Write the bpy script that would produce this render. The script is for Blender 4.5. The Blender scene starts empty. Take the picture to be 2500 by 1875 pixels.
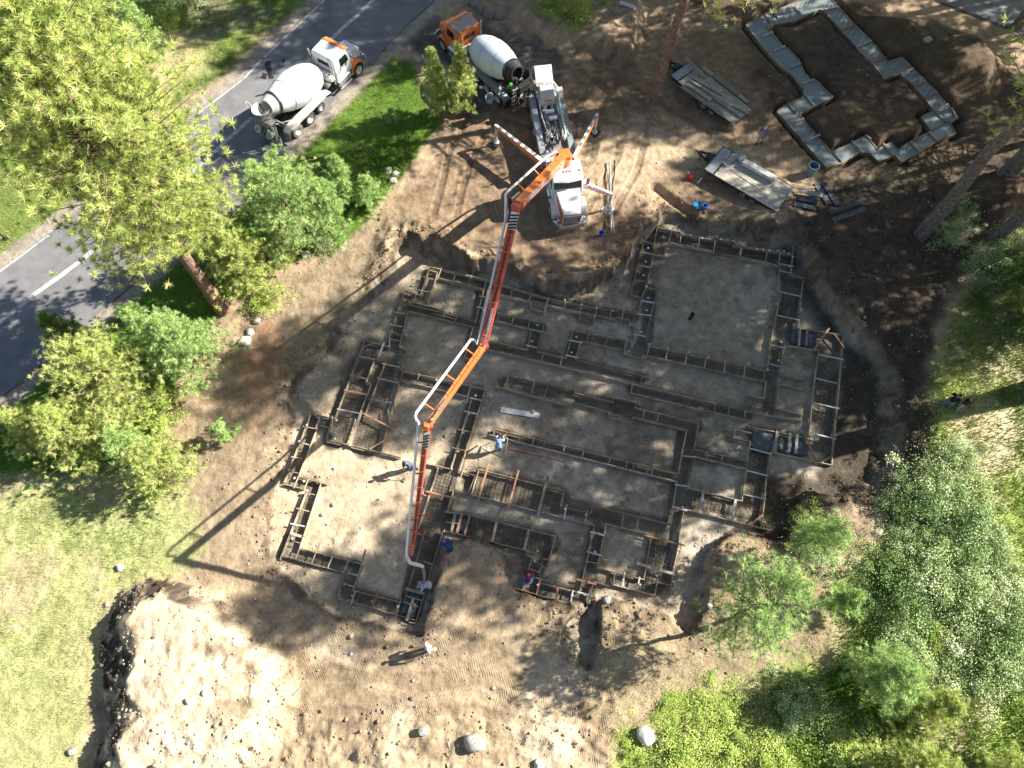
import bpy, bmesh, math, random
import numpy as np
from mathutils import Vector, Matrix, Quaternion
random.seed(7); RNG = np.random.default_rng(11)
SC = bpy.context.scene; COL = SC.collection; PI = math.pi; R = math.radians
# ------------------------------------------------------------------ camera, sky, sun, exposure
CAM_H, TILT, FPX = 42.0, R(22.7), 1733.0
cd = bpy.data.cameras.new('camera'); cam = bpy.data.objects.new('camera', cd); COL.objects.link(cam)
cam.location = (0, 0, CAM_H); cam.rotation_euler = (TILT, 0, 0)
cd.sensor_width = 36; cd.lens = FPX / 2500 * 36; cd.clip_start = .5; cd.clip_end = 2000
SC.camera = cam
SUN_AZ, SUN_EL = R(16), R(34)
w = bpy.data.worlds.new('World'); SC.world = w; w.use_nodes = True
nt = w.node_tree; sky = nt.nodes.new('ShaderNodeTexSky'); sky.sky_type = 'NISHITA'; sky.sun_disc = False
sky.sun_elevation = SUN_EL; sky.sun_rotation = R(90) - SUN_AZ
bg = nt.nodes['Background']; bg.inputs[1].default_value = .055
nt.links.new(sky.outputs[0], bg.inputs[0])
sl = bpy.data.lights.new('sun', 'SUN'); sl.energy = 5.0; sl.angle = R(.5); sl.color = (1, .95, .86)
so = bpy.data.objects.new('sun', sl); COL.objects.link(so); so.location = (60, 20, 60)
SUNV = Vector((math.cos(SUN_AZ) * math.cos(SUN_EL), math.sin(SUN_AZ) * math.cos(SUN_EL), math.sin(SUN_EL)))
so.rotation_euler = (-SUNV).to_track_quat('-Z', 'Y').to_euler()
SC.view_settings.view_transform = 'Standard'; SC.view_settings.look = 'None'; SC.view_settings.exposure = 1.42
SC.view_settings.gamma = 1
SC.cycles.max_bounces = 5; SC.cycles.diffuse_bounces = 2; SC.cycles.transparent_max_bounces = 6

# ------------------------------------------------------------------ survey: where a point of the photograph lies on the plane z
CT, ST = math.cos(TILT), math.sin(TILT)
def U(px, py, z=0.):
    u = (px - 1250) / FPX; v = (937.5 - py) / FPX
    d = Vector((u, v * CT + ST, v * ST - CT)); k = (z - CAM_H) / d.z
    return Vector((d.x * k, d.y * k, z))
def UA(pts, z=0.): return np.array([U(x, y, z)[:2] for x, y in pts])
K = 600 / 2212.
ORG = {'C3': (650, 550), 'C4': (1100, 550), 'C5': (1500, 500), 'C6': (650, 900), 'C7': (1100, 900), 'C8': (1550, 900), 'D1': (600, 1200), 'D2': (1100, 1200)}
def cp(k, p): return (ORG[k][0] + p[0] * K, ORG[k][1] + p[1] * K)

# ------------------------------------------------------------------ objects
def tag(o, label=None, cat=None, group=None, kind=None):
    if label: o['label'] = label
    if cat: o['category'] = cat
    if group: o['group'] = group
    if kind: o['kind'] = kind
    return o
def thing(name, label, cat, loc=(0, 0, 0), rz=0, group=None):
    o = bpy.data.objects.new(name, None); COL.objects.link(o); o.empty_display_size = .3
    o.location = loc; o.rotation_euler = (0, 0, rz)
    return tag(o, label, cat, group)
def link(name, me, m=None, parent=None):
    o = bpy.data.objects.new(name, me); COL.objects.link(o)
    if m is not None:
        me.materials.clear()
        for x in (m if isinstance(m, (list, tuple)) else [m]): me.materials.append(x)
    if parent is not None: o.parent = parent
    return o
def copy_tree(o, parent=None):
    c = o.copy(); COL.objects.link(c)
    if parent is not None: c.parent = parent
    for ch in list(o.children): copy_tree(ch, c)
    return c
def np_mesh(name, V, F, smooth=False, tint=None, tname='Tint'):
    V = np.asarray(V, np.float32); F = np.asarray(F, np.int32); n = F.shape[1]
    me = bpy.data.meshes.new(name); me.vertices.add(len(V)); me.vertices.foreach_set('co', V.ravel())
    me.loops.add(F.size); me.loops.foreach_set('vertex_index', F.ravel())
    me.polygons.add(len(F)); me.polygons.foreach_set('loop_start', np.arange(0, F.size, n, dtype=np.int32))
    try: me.polygons.foreach_set('loop_total', np.full(len(F), n, np.int32))
    except Exception: pass
    if smooth: me.polygons.foreach_set('use_smooth', np.ones(len(F), bool))
    if tint is not None:
        t = np.asarray(tint, np.float32)
        if t.ndim == 1:
            a = me.attributes.new(tname, 'FLOAT', 'POINT'); a.data.foreach_set('value', t)
        else:
            a = me.attributes.new(tname, 'FLOAT_COLOR', 'POINT')
            a.data.foreach_set('color', np.concatenate([t, np.ones((len(t), 1), np.float32)], 1).ravel().astype(np.float32))
    me.update(calc_edges=True); me.validate()
    return me
class MB:
    def __init__(s): s.v = []; s.f = []; s.mi = []; s.m = 0
    def add(s, vs, fs):
        b = len(s.v); s.v += [tuple(v) for v in vs]
        for f in fs: s.f.append(tuple(b + i for i in f)); s.mi.append(s.m)
        return s
    def box(s, c, d, M=None):
        x, y, z = d[0] / 2, d[1] / 2, d[2] / 2
        vs = [Vector((i * x, j * y, k * z)) for i in (-1, 1) for j in (-1, 1) for k in (-1, 1)]
        if M is not None: vs = [M @ v for v in vs]
        vs = [v + Vector(c) for v in vs]
        return s.add(vs, [(0, 1, 3, 2), (4, 6, 7, 5), (0, 4, 5, 1), (2, 3, 7, 6), (0, 2, 6, 4), (1, 5, 7, 3)])
    def taper(s, c, d, top, off=(0, 0)):       # box whose top face is scaled / shifted
        x, y, z = d[0] / 2, d[1] / 2, d[2] / 2
        vs = [Vector((i * x, j * y, -z)) for i, j in ((-1, -1), (1, -1), (1, 1), (-1, 1))] + \
             [Vector((i * x * top[0] + off[0], j * y * top[1] + off[1], z)) for i, j in ((-1, -1), (1, -1), (1, 1), (-1, 1))]
        vs = [v + Vector(c) for v in vs]
        return s.add(vs, [(3, 2, 1, 0), (4, 5, 6, 7), (0, 1, 5, 4), (1, 2, 6, 5), (2, 3, 7, 6), (3, 0, 4, 7)])
    def bar(s, a, b, wd, ht, up=(0, 0, 1), wd2=None, ht2=None):   # box from a to b
        a = Vector(a); b = Vector(b); d = (b - a).normalized(); up = Vector(up)
        if abs(d.dot(up)) > .98: up = Vector((1, 0, 0))
        sd = d.cross(up).normalized(); u = sd.cross(d).normalized()
        wd2 = wd if wd2 is None else wd2; ht2 = ht if ht2 is None else ht2
        vs = []
        for p, ww, hh in ((a, wd, ht), (b, wd2, ht2)):
            for i, j in ((-1, -1), (1, -1), (1, 1), (-1, 1)): vs.append(p + sd * (i * ww / 2) + u * (j * hh / 2))
        return s.add(vs, [(3, 2, 1, 0), (4, 5, 6, 7), (0, 1, 5, 4), (1, 2, 6, 5), (2, 3, 7, 6), (3, 0, 4, 7)])
    def tube(s, pts, r, n=8, cap=True):
        pts = [Vector(p) for p in pts]; rs = r if isinstance(r, (list, tuple)) else [r] * len(pts)
        b = len(s.v); prev = None
        for i, p in enumerate(pts):
            d = (pts[min(i + 1, len(pts) - 1)] - pts[max(i - 1, 0)]).normalized()
            if prev is None:
                q = Vector((0, 0, 1)) if abs(d.z) < .9 else Vector((1, 0, 0))
                x = d.cross(q).normalized()
            else: x = (prev - d * prev.dot(d)).normalized()
            prev = x; y = d.cross(x)
            for k in range(n):
                a = 2 * PI * k / n; s.v.append(tuple(p + (x * math.cos(a) + y * math.sin(a)) * rs[i]))
        for i in range(len(pts) - 1):
            for k in range(n):
                k2 = (k + 1) % n
                s.f.append((b + i * n + k, b + i * n + k2, b + (i + 1) * n + k2, b + (i + 1) * n + k)); s.mi.append(s.m)
        if cap:
            s.f.append(tuple(b + k for k in range(n - 1, -1, -1))); s.mi.append(s.m)
            e = b + (len(pts) - 1) * n; s.f.append(tuple(e + k for k in range(n))); s.mi.append(s.m)
        return s
    def lathe(s, prof, a, b, n=24):            # profile [(t along a->b, radius)]
        a = Vector(a); b = Vector(b); d = (b - a); dn = d.normalized()
        q = Vector((0, 0, 1)) if abs(dn.z) < .9 else Vector((1, 0, 0))
        x = dn.cross(q).normalized(); y = dn.cross(x); base = len(s.v)
        for t, r in prof:
            for k in range(n):
                an = 2 * PI * k / n; s.v.append(tuple(a + d * t + (x * math.cos(an) + y * math.sin(an)) * max(r, .0005)))
        for i in range(len(prof) - 1):
            for k in range(n):
                k2 = (k + 1) % n
                s.f.append((base + i * n + k, base + i * n + k2, base + (i + 1) * n + k2, base + (i + 1) * n + k)); s.mi.append(s.m)
        return s
    def prism(s, poly, z0, z1):
        n = len(poly); vs = [(p[0], p[1], z0) for p in poly] + [(p[0], p[1], z1) for p in poly]
        A = sum(poly[i][0] * poly[(i + 1) % n][1] - poly[(i + 1) % n][0] * poly[i][1] for i in range(n))
        f = [tuple(range(n, 2 * n)), tuple(range(n - 1, -1, -1))] + [(i, (i + 1) % n, n + (i + 1) % n, n + i) for i in range(n)]
        if A < 0: f = [tuple(reversed(q)) for q in f]
        return s.add(vs, f)
    def xprism(s, prof, y0, y1):               # side outline in (x, z), extruded across y
        n = len(prof); vs = [(p[0], y0, p[1]) for p in prof] + [(p[0], y1, p[1]) for p in prof]
        f = [tuple(range(n)), tuple(range(2 * n - 1, n - 1, -1))] + [((i + 1) % n, i, n + i, n + (i + 1) % n) for i in range(n)]
        A = sum(prof[i][0] * prof[(i + 1) % n][1] - prof[(i + 1) % n][0] * prof[i][1] for i in range(n))
        if A < 0: f = [tuple(reversed(q)) for q in f]
        return s.add(vs, f)
    def build(s, name, m, parent=None, smooth=False, bevel=0, org=None, ang=35):
        o0 = Vector(org) if org is not None else Vector((0, 0, 0))
        me = bpy.data.meshes.new(name)
        me.from_pydata([tuple(Vector(v) - o0) for v in s.v], [], s.f)
        if smooth:
            for p in me.polygons: p.use_smooth = True
            try: me.set_sharp_from_angle(angle=R(ang))
            except Exception: pass
        me.update()
        o = link(name, me, m, parent)
        if isinstance(m, (list, tuple)): me.polygons.foreach_set('material_index', s.mi)
        if bevel:
            b = o.modifiers.new('bevel', 'BEVEL'); b.width = bevel; b.segments = 2; b.limit_method = 'ANGLE'; b.angle_limit = R(40)
        return o

# ------------------------------------------------------------------ materials
def mat(name, col, rough=.7, metal=0., var=.12, scale=6., bump=0., bscale=None, spec=.4, coat=0., dirt=0., dcol=(.22, .17, .12), trans=0.):
    m = bpy.data.materials.new(name); m.use_nodes = True; t = m.node_tree; N = t.nodes; L = t.links
    b = N['Principled BSDF']; b.inputs['Roughness'].default_value = rough; b.inputs['Metallic'].default_value = metal
    b.inputs['Specular IOR Level'].default_value = spec
    if coat: b.inputs['Coat Weight'].default_value = coat
    tc = N.new('ShaderNodeTexCoord'); nz = N.new('ShaderNodeTexNoise'); nz.inputs['Scale'].default_value = scale; nz.inputs['Detail'].default_value = 6
    L.new(tc.outputs['Object'], nz.inputs['Vector'])
    cr = N.new('ShaderNodeMapRange'); cr.inputs[1].default_value = .3; cr.inputs[2].default_value = .7
    cr.inputs[3].default_value = 1 - var; cr.inputs[4].default_value = 1 + var
    L.new(nz.outputs[0], cr.inputs[0])
    mx = N.new('ShaderNodeVectorMath'); mx.operation = 'SCALE'; mx.inputs[0].default_value = col
    L.new(cr.outputs[0], mx.inputs['Scale']); out = mx.outputs[0]
    if dirt:
        n2 = N.new('ShaderNodeTexNoise'); n2.inputs['Scale'].default_value = scale * .6; n2.inputs['Detail'].default_value = 8
        L.new(tc.outputs['Object'], n2.inputs['Vector'])
        r2 = N.new('ShaderNodeMapRange'); r2.inputs[1].default_value = .45; r2.inputs[2].default_value = .75; r2.inputs[4].default_value = dirt
        L.new(n2.outputs[0], r2.inputs[0])
        mm = N.new('ShaderNodeMix'); mm.data_type = 'RGBA'; mm.inputs[7].default_value = (*dcol, 1)
        L.new(r2.outputs[0], mm.inputs[0]); L.new(out, mm.inputs[6]); out = mm.outputs[2]
    L.new(out, b.inputs['Base Color'])
    if bump:
        n3 = N.new('ShaderNodeTexNoise'); n3.inputs['Scale'].default_value = bscale or scale * 4; n3.inputs['Detail'].default_value = 8
        L.new(tc.outputs['Object'], n3.inputs['Vector'])
        bp = N.new('ShaderNodeBump'); bp.inputs['Strength'].default_value = 1; bp.inputs['Distance'].default_value = bump
        L.new(n3.outputs[0], bp.inputs['Height']); L.new(bp.outputs[0], b.inputs['Normal'])
    return m
def leaf_mat(name, c0, c1, c2, trans=.35, rough=.55):
    m = bpy.data.materials.new(name); m.use_nodes = True; t = m.node_tree; N = t.nodes; L = t.links
    b = N['Principled BSDF']; b.inputs['Roughness'].default_value = rough; b.inputs['Specular IOR Level'].default_value = .3
    at = N.new('ShaderNodeAttribute'); at.attribute_name = 'Tint'
    rp = N.new('ShaderNodeValToRGB'); rp.color_ramp.elements[0].color = (*c0, 1); rp.color_ramp.elements[1].color = (*c2, 1)
    e = rp.color_ramp.elements.new(.5); e.color = (*c1, 1)
    L.new(at.outputs['Fac'], rp.inputs[0]); L.new(rp.outputs[0], b.inputs['Base Color'])
    tr = N.new('ShaderNodeBsdfTranslucent'); L.new(rp.outputs[0], tr.inputs[0])
    ms = N.new('ShaderNodeMixShader'); ms.inputs[0].default_value = trans
    L.new(b.outputs[0], ms.inputs[1]); L.new(tr.outputs[0], ms.inputs[2]); L.new(ms.outputs[0], N['Material Output'].inputs[0])
    return m
def wood_mat(name, col, var=.35, dirt=.5, dcol=(.13, .10, .075), sc=3.):
    m = bpy.data.materials.new(name); m.use_nodes = True; t = m.node_tree; N = t.nodes; L = t.links
    b = N['Principled BSDF']; b.inputs['Roughness'].default_value = .8; b.inputs['Specular IOR Level'].default_value = .25
    g = N.new('ShaderNodeNewGeometry'); oi = N.new('ShaderNodeObjectInfo')
    n1 = N.new('ShaderNodeTexNoise'); n1.inputs['Scale'].default_value = sc; n1.inputs['Detail'].default_value = 9; n1.inputs['Roughness'].default_value = .65
    L.new(g.outputs['Position'], n1.inputs['Vector'])
    r1 = N.new('ShaderNodeMapRange'); r1.inputs[1].default_value = .3; r1.inputs[2].default_value = .7; r1.inputs[3].default_value = 1 - var; r1.inputs[4].default_value = 1 + var
    L.new(n1.outputs[0], r1.inputs[0])
    r0 = N.new('ShaderNodeMapRange'); r0.inputs[3].default_value = .65; r0.inputs[4].default_value = 1.3
    L.new(oi.outputs['Random'], r0.inputs[0])
    mu = N.new('ShaderNodeMath'); mu.operation = 'MULTIPLY'; L.new(r1.outputs[0], mu.inputs[0]); L.new(r0.outputs[0], mu.inputs[1])
    mx = N.new('ShaderNodeVectorMath'); mx.operation = 'SCALE'; mx.inputs[0].default_value = col; L.new(mu.outputs[0], mx.inputs['Scale'])
    n2 = N.new('ShaderNodeTexNoise'); n2.inputs['Scale'].default_value = 1.3; n2.inputs['Detail'].default_value = 9; L.new(g.outputs['Position'], n2.inputs['Vector'])
    r2 = N.new('ShaderNodeMapRange'); r2.inputs[1].default_value = .4; r2.inputs[2].default_value = .65; r2.inputs[4].default_value = dirt; L.new(n2.outputs[0], r2.inputs[0])
    mm = N.new('ShaderNodeMix'); mm.data_type = 'RGBA'; mm.inputs[7].default_value = (*dcol, 1)
    L.new(r2.outputs[0], mm.inputs[0]); L.new(mx.outputs[0], mm.inputs[6]); L.new(mm.outputs[2], b.inputs['Base Color'])
    return m
M = {}
M['white'] = mat('white_paint', (.74, .75, .76), .35, var=.05, dirt=.25, dcol=(.45, .42, .36), coat=.3)
M['cream'] = mat('dusty_white_paint', (.62, .61, .56), .5, var=.1, dirt=.6, dcol=(.36, .33, .27))
M['orange'] = mat('orange_paint', (.78, .19, .045), .26, var=.10, dirt=.25, dcol=(.42, .17, .08), coat=.2)
M['orange2'] = mat('worn_red_orange_paint', (.56, .095, .055), .34, var=.12, dirt=.3, dcol=(.45, .16, .10))
M['dusty_orange'] = mat('dust_covered_roof', (.40, .34, .32), .8, var=.15, dirt=.6, dcol=(.46, .20, .12))
M['drum'] = mat('drum_paint', (.66, .68, .69), .4, var=.06, scale=1.5, dirt=.35, dcol=(.50, .49, .45))
M['drum2'] = mat('pale_blue_grey_drum_paint', (.55, .60, .63), .5, var=.05, scale=1.2, dirt=.2, dcol=(.5, .5, .5))
M['black'] = mat('black_steel', (.022, .022, .024), .6, var=.3, dirt=.4, dcol=(.10, .09, .08))
M['tyre'] = mat('tyre_rubber', (.025, .025, .026), .85, var=.3, dirt=.5, dcol=(.13, .11, .09), bump=.01, bscale=30)
M['tyre_dusty'] = mat('dusty_tyre_rubber', (.17, .15, .13), .9, var=.3, dirt=.5, dcol=(.30, .27, .23))
M['rim'] = mat('steel_rim', (.45, .46, .47), .4, .3, dirt=.3)
M['chrome'] = mat('polished_metal', (.62, .63, .65), .25, .85, var=.08)
M['alu'] = mat('galvanised_plate', (.33, .36, .39), .5, .3, var=.15, dirt=.4, dcol=(.30, .28, .24))
M['grime'] = mat('cement_splashed_steel', (.21, .20, .185), .75, var=.3, scale=9, dirt=.7, dcol=(.42, .40, .36))
M['green'] = mat('pale_green_pipe', (.30, .40, .30), .5, dirt=.5, dcol=(.45, .45, .40))
M['glass'] = mat('window_glass', (.012, .018, .02), .08, var=.05, spec=.8)
M['red'] = mat('red_paint', (.62, .02, .02), .4, dirt=.1)
M['lamp_amber'] = mat('amber_lens', (.6, .14, .02), .3)
M['blue'] = mat('blue_plastic', (.012, .14, .62), .35, var=.05)
M['ltblue'] = mat('light_blue_plastic', (.02, .28, .66), .35, var=.05)
M['greyblue'] = mat('blue_grey_plastic', (.16, .24, .29), .5, var=.08)
M['pvc'] = mat('grey_plastic_pipe', (.40, .40, .40), .5)
M['whiteplastic'] = mat('white_plastic', (.6, .6, .58), .5)
M['steelgrey'] = mat('grey_steel', (.24, .24, .24), .5, .3, dirt=.4)
M['form'] = wood_mat('weathered_form_lumber', (.42, .33, .23), dirt=.4)
M['tie'] = wood_mat('pale_cross_cleat_lumber', (.40, .33, .25), dirt=.3)
M['tiewhite'] = wood_mat('concrete_whitened_plank', (.50, .50, .49), dirt=.3)
M['tieorange'] = wood_mat('reddish_stained_plank', (.42, .22, .13), dirt=.3)
M['plank'] = wood_mat('grey_weathered_plank', (.33, .32, .26), dirt=.4, sc=5)
M['plankdark'] = wood_mat('dark_wet_form_panel', (.075, .078, .09), var=.5, dirt=.5, dcol=(.16, .16, .17), sc=4)
M['deck'] = wood_mat('trailer_deck_boards', (.47, .43, .36), dirt=.35, dcol=(.30, .27, .22), sc=4)
M['rebar'] = mat('rusty_rebar', (.075, .055, .045), .7, .3, var=.3)
M['capw'] = mat('pale_rebar_cap', (.62, .56, .50), .5); M['capo'] = mat('orange_rebar_cap', (.70, .24, .12), .5)
M['concrete'] = mat('fresh_concrete', (.20, .235, .245), .5, var=.12, scale=1.2, dirt=.35, dcol=(.20, .22, .22), bump=.012, bscale=14)  # blue of the reflected sky is put into the concrete colour
M['wet'] = mat('wet_concrete', (.085, .098, .105), .65, var=.25, scale=3, bump=.05, bscale=7)
M['rock'] = mat('pale_granite', (.42, .39, .35), .85, var=.3, scale=5, bump=.04, bscale=9, dirt=.4, dcol=(.28, .25, .2))
M['rockw'] = mat('white_rock', (.60, .57, .50), .85, var=.15, scale=4, bump=.04, bscale=7, dirt=.3, dcol=(.4, .36, .28))
M['rockd'] = mat('grey_brown_rock', (.24, .215, .185), .9, var=.3, scale=5, bump=.04, bscale=9)
M['root'] = mat('root_wood', (.22, .15, .10), .9, var=.4)
M['bark'] = mat('pine_bark', (.235, .145, .105), .95, var=.5, scale=5, bump=.10, bscale=9, dirt=.6, dcol=(.12, .085, .07))
M['barkg'] = mat('grey_pine_bark', (.20, .165, .145), .95, var=.5, scale=5, bump=.10, bscale=9, dirt=.6, dcol=(.10, .08, .07))
M['skin'] = mat('skin', (.42, .24, .17), .6, var=.05)
M['pine'] = leaf_mat('pine_needles', (.17, .24, .05), (.56, .66, .19), (.90, .88, .38), trans=.28)
M['pinedark'] = leaf_mat('dark_pine_needles', (.08, .17, .05), (.19, .32, .09), (.36, .46, .16), trans=.45)
M['pineblue'] = leaf_mat('fresh_pine_needles', (.14, .26, .07), (.44, .63, .21), (.78, .88, .40), trans=.28)
M['leaf'] = leaf_mat('shrub_leaves', (.08, .15, .03), (.44, .55, .20), (.90, .92, .70), trans=.2)
M['leafd'] = leaf_mat('dark_shrub_leaves', (.05, .10, .025), (.22, .34, .09), (.52, .62, .32), trans=.2)
M['leafy'] = leaf_mat('yellow_green_leaves', (.16, .26, .035), (.42, .54, .09), (.70, .70, .26), trans=.2)
M['grass'] = leaf_mat('grass_blades', (.10, .20, .022), (.30, .38, .085), (.58, .51, .29), trans=.35, rough=.7)
# ------------------------------------------------------------------ terrain fields
_P = np.random.default_rng(3).random((256, 256)).astype(np.float32)
def vnoise(x, y):
    xi = np.floor(x).astype(int); yi = np.floor(y).astype(int); fx = x - xi; fy = y - yi
    fx = fx * fx * (3 - 2 * fx); fy = fy * fy * (3 - 2 * fy)
    a = _P[xi % 256, yi % 256]; b = _P[(xi + 1) % 256, yi % 256]; c = _P[xi % 256, (yi + 1) % 256]; d = _P[(xi + 1) % 256, (yi + 1) % 256]
    return (a + (b - a) * fx) * (1 - fy) + (c + (d - c) * fx) * fy
def fbm(x, y, sc, o=5, g=.5):
    s = 0; a = 1; t = 0
    for i in range(o):
        s = s + a * vnoise(x / sc + 17.3 * i, y / sc - 9.1 * i); t += a; a *= g; sc /= 2.03
    return s / t - .5
def sdf(x, y, poly):                       # signed distance, negative inside
    P = np.asarray(poly, float); d = np.full(x.shape, 1e9); ins = np.zeros(x.shape, bool); n = len(P)
    for i in range(n):
        ax, ay = P[i]; bx, by = P[(i + 1) % n]; ex, ey = bx - ax, by - ay
        t = np.clip(((x - ax) * ex + (y - ay) * ey) / max(ex * ex + ey * ey, 1e-9), 0, 1)
        d = np.minimum(d, (x - ax - t * ex) ** 2 + (y - ay - t * ey) ** 2)
        c = ((ay > y) != (by > y)) & (x < (bx - ax) * (y - ay) / (by - ay + 1e-12) + ax); ins ^= c
    d = np.sqrt(d); return np.where(ins, -d, d)
def sdl(x, y, pts):                        # distance to a polyline
    d = np.full(x.shape, 1e9)
    for (ax, ay), (bx, by) in zip(pts[:-1], pts[1:]):
        ex, ey = bx - ax, by - ay; t = np.clip(((x - ax) * ex + (y - ay) * ey) / max(ex * ex + ey * ey, 1e-9), 0, 1)
        d = np.minimum(d, (x - ax - t * ex) ** 2 + (y - ay - t * ey) ** 2)
    return np.sqrt(d)
def sm(a, b, x): t = np.clip((x - a) / (b - a), 0, 1); return t * t * (3 - 2 * t)
ZP = -.9                                    # pit floor
ZF = -.58                                   # top of the form boards
RIM = [(975, 600), (1005, 572), (1030, 590), (1060, 580), (1110, 608), (1150, 645), (1200, 640), (1260, 668), (1330, 690), (1400, 698), (1465, 675), (1510, 640), (1535, 600), (1545, 570), (1590, 545), (1610, 508), (1650, 510), (1700, 530), (1780, 540), (1850, 545), (1930, 555), (1985, 600), (2015, 680), (2080, 760), (2150, 830), (2195, 890), (2215, 960), (2228, 1050), (2225, 1150), (2180, 1232), (2100, 1225), (1990, 1205), (1965, 1260), (1940, 1340), (1900, 1337), (1830, 1315), (1770, 1305), (1755, 1350), (1745, 1420), (1728, 1500), (1690, 1550), (1655, 1535), (1630, 1500), (1590, 1490), (1500, 1475), (1478, 1470), (1470, 1530), (1455, 1590), (1445, 1660), (1425, 1655), (1400, 1600), (1372, 1560), (1380, 1520), (1425, 1490), (1330, 1475), (1260, 1455), (1238, 1430), (1235, 1385), (1240, 1345), (1180, 1318), (1100, 1325), (1075, 1400), (1062, 1470), (1037, 1560), (1020, 1570), (980, 1546), (900, 1522), (817, 1500), (740, 1468), (703, 1420), (650, 1390), (625, 1345), (640, 1290), (655, 1220), (665, 1150), (688, 1080), (698, 1000), (690, 960), (720, 910), (760, 870), (800, 820), (830, 780), (870, 740), (920, 690), (960, 640)]
TOE = [(990, 622), (1020, 615), (1070, 632), (1120, 652), (1200, 672), (1290, 705), (1400, 728), (1490, 706), (1540, 660), (1562, 605), (1598, 560), (1640, 545), (1700, 562), (1790, 580), (1900, 592), (1945, 612), (1962, 700), (2005, 770), (2065, 830), (2105, 900), (2095, 1000), (2095, 1090), (2085, 1150), (2040, 1195), (1975, 1190), (1940, 1220), (1915, 1300), (1870, 1312), (1840, 1305), (1780, 1297), (1730, 1310), (1712, 1370), (1700, 1450), (1688, 1510), (1668, 1525), (1635, 1460), (1500, 1450), (1462, 1455), (1452, 1530), (1438, 1590), (1430, 1630), (1412, 1590), (1388, 1555), (1396, 1528), (1445, 1480), (1440, 1452), (1330, 1458), (1262, 1440), (1250, 1400), (1255, 1350), (1180, 1305), (1090, 1315), (1063, 1400), (1048, 1470), (1028, 1550), (960, 1525), (850, 1480), (760, 1440), (720, 1400), (665, 1355), (660, 1300), (675, 1220), (685, 1150), (705, 1080), (715, 1000), (715, 960), (745, 915), (785, 870), (820, 830), (850, 790), (890, 755), (935, 710), (975, 655)]
MO = [(240, 1490), (285, 1430), (350, 1395), (480, 1425), (640, 1500), (715, 1600), (735, 1720), (700, 1830), (560, 1960), (180, 1990), (200, 1870), (232, 1790), (240, 1740), (218, 1680), (215, 1600), (225, 1540)]
MI = [(322, 1520), (345, 1475), (400, 1462), (460, 1490), (560, 1550), (620, 1620), (630, 1710), (580, 1800), (480, 1900), (320, 1900), (300, 1820), (335, 1760), (318, 1690), (352, 1630), (340, 1570)]
GOUT = [(1822, 62), (1870, 36), (1940, 8), (2020, -25), (2030, 0), (2086, 62), (2125, 100), (2168, 152), (2201, 141), (2228, 168), (2285, 226), (2311, 257), (2338, 286), (2317, 300), (2332, 326), (2287, 343), (2248, 369), (2202, 395), (2185, 377), (2145, 395), (2124, 375), (2100, 370), (2057, 397), (2017, 408), (1897, 272), (1925, 255), (1966, 235), (1960, 217), (1931, 180), (1916, 172), (1885, 140), (1845, 92)]
GIN = [(1871, 66), (1889, 59), (1932, 54), (2000, 23), (2010, 25), (2054, 75), (2090, 115), (2131, 156), (2160, 193), (2197, 180), (2233, 212), (2258, 240), (2281, 271), (2249, 286), (2275, 321), (2267, 325), (2224, 346), (2192, 366), (2175, 349), (2153, 361), (2143, 367), (2114, 332), (2082, 349), (2029, 373), (1949, 280), (1978, 263), (2033, 237), (2017, 223), (1994, 198), (1978, 196), (1964, 180), (1948, 145), (1925, 120), (1911, 115), (1884, 81)]
RL = [(-400, 955), (0, 660), (120, 571), (475, 278), (598, 187), (640, 140), (782, 7), (860, -70), (950, -160)]
RR = [(-350, 1200), (0, 972), (63, 925), (127, 868), (240, 765), (355, 665), (480, 557), (690, 375), (880, 180), (960, 95), (1050, 10), (1120, -70), (1200, -150)]
DRV = [(965, 100), (1045, 18), (1150, 50), (1290, 80), (1390, 130), (1400, 185), (1330, 215), (1240, 205), (1190, 262), (1150, 275), (1130, 200), (1080, 170)]
ACC = [(2283, -2), (2450, 62), (2520, 85), (2760, 150), (2760, -190), (2200, -160)]
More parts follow.
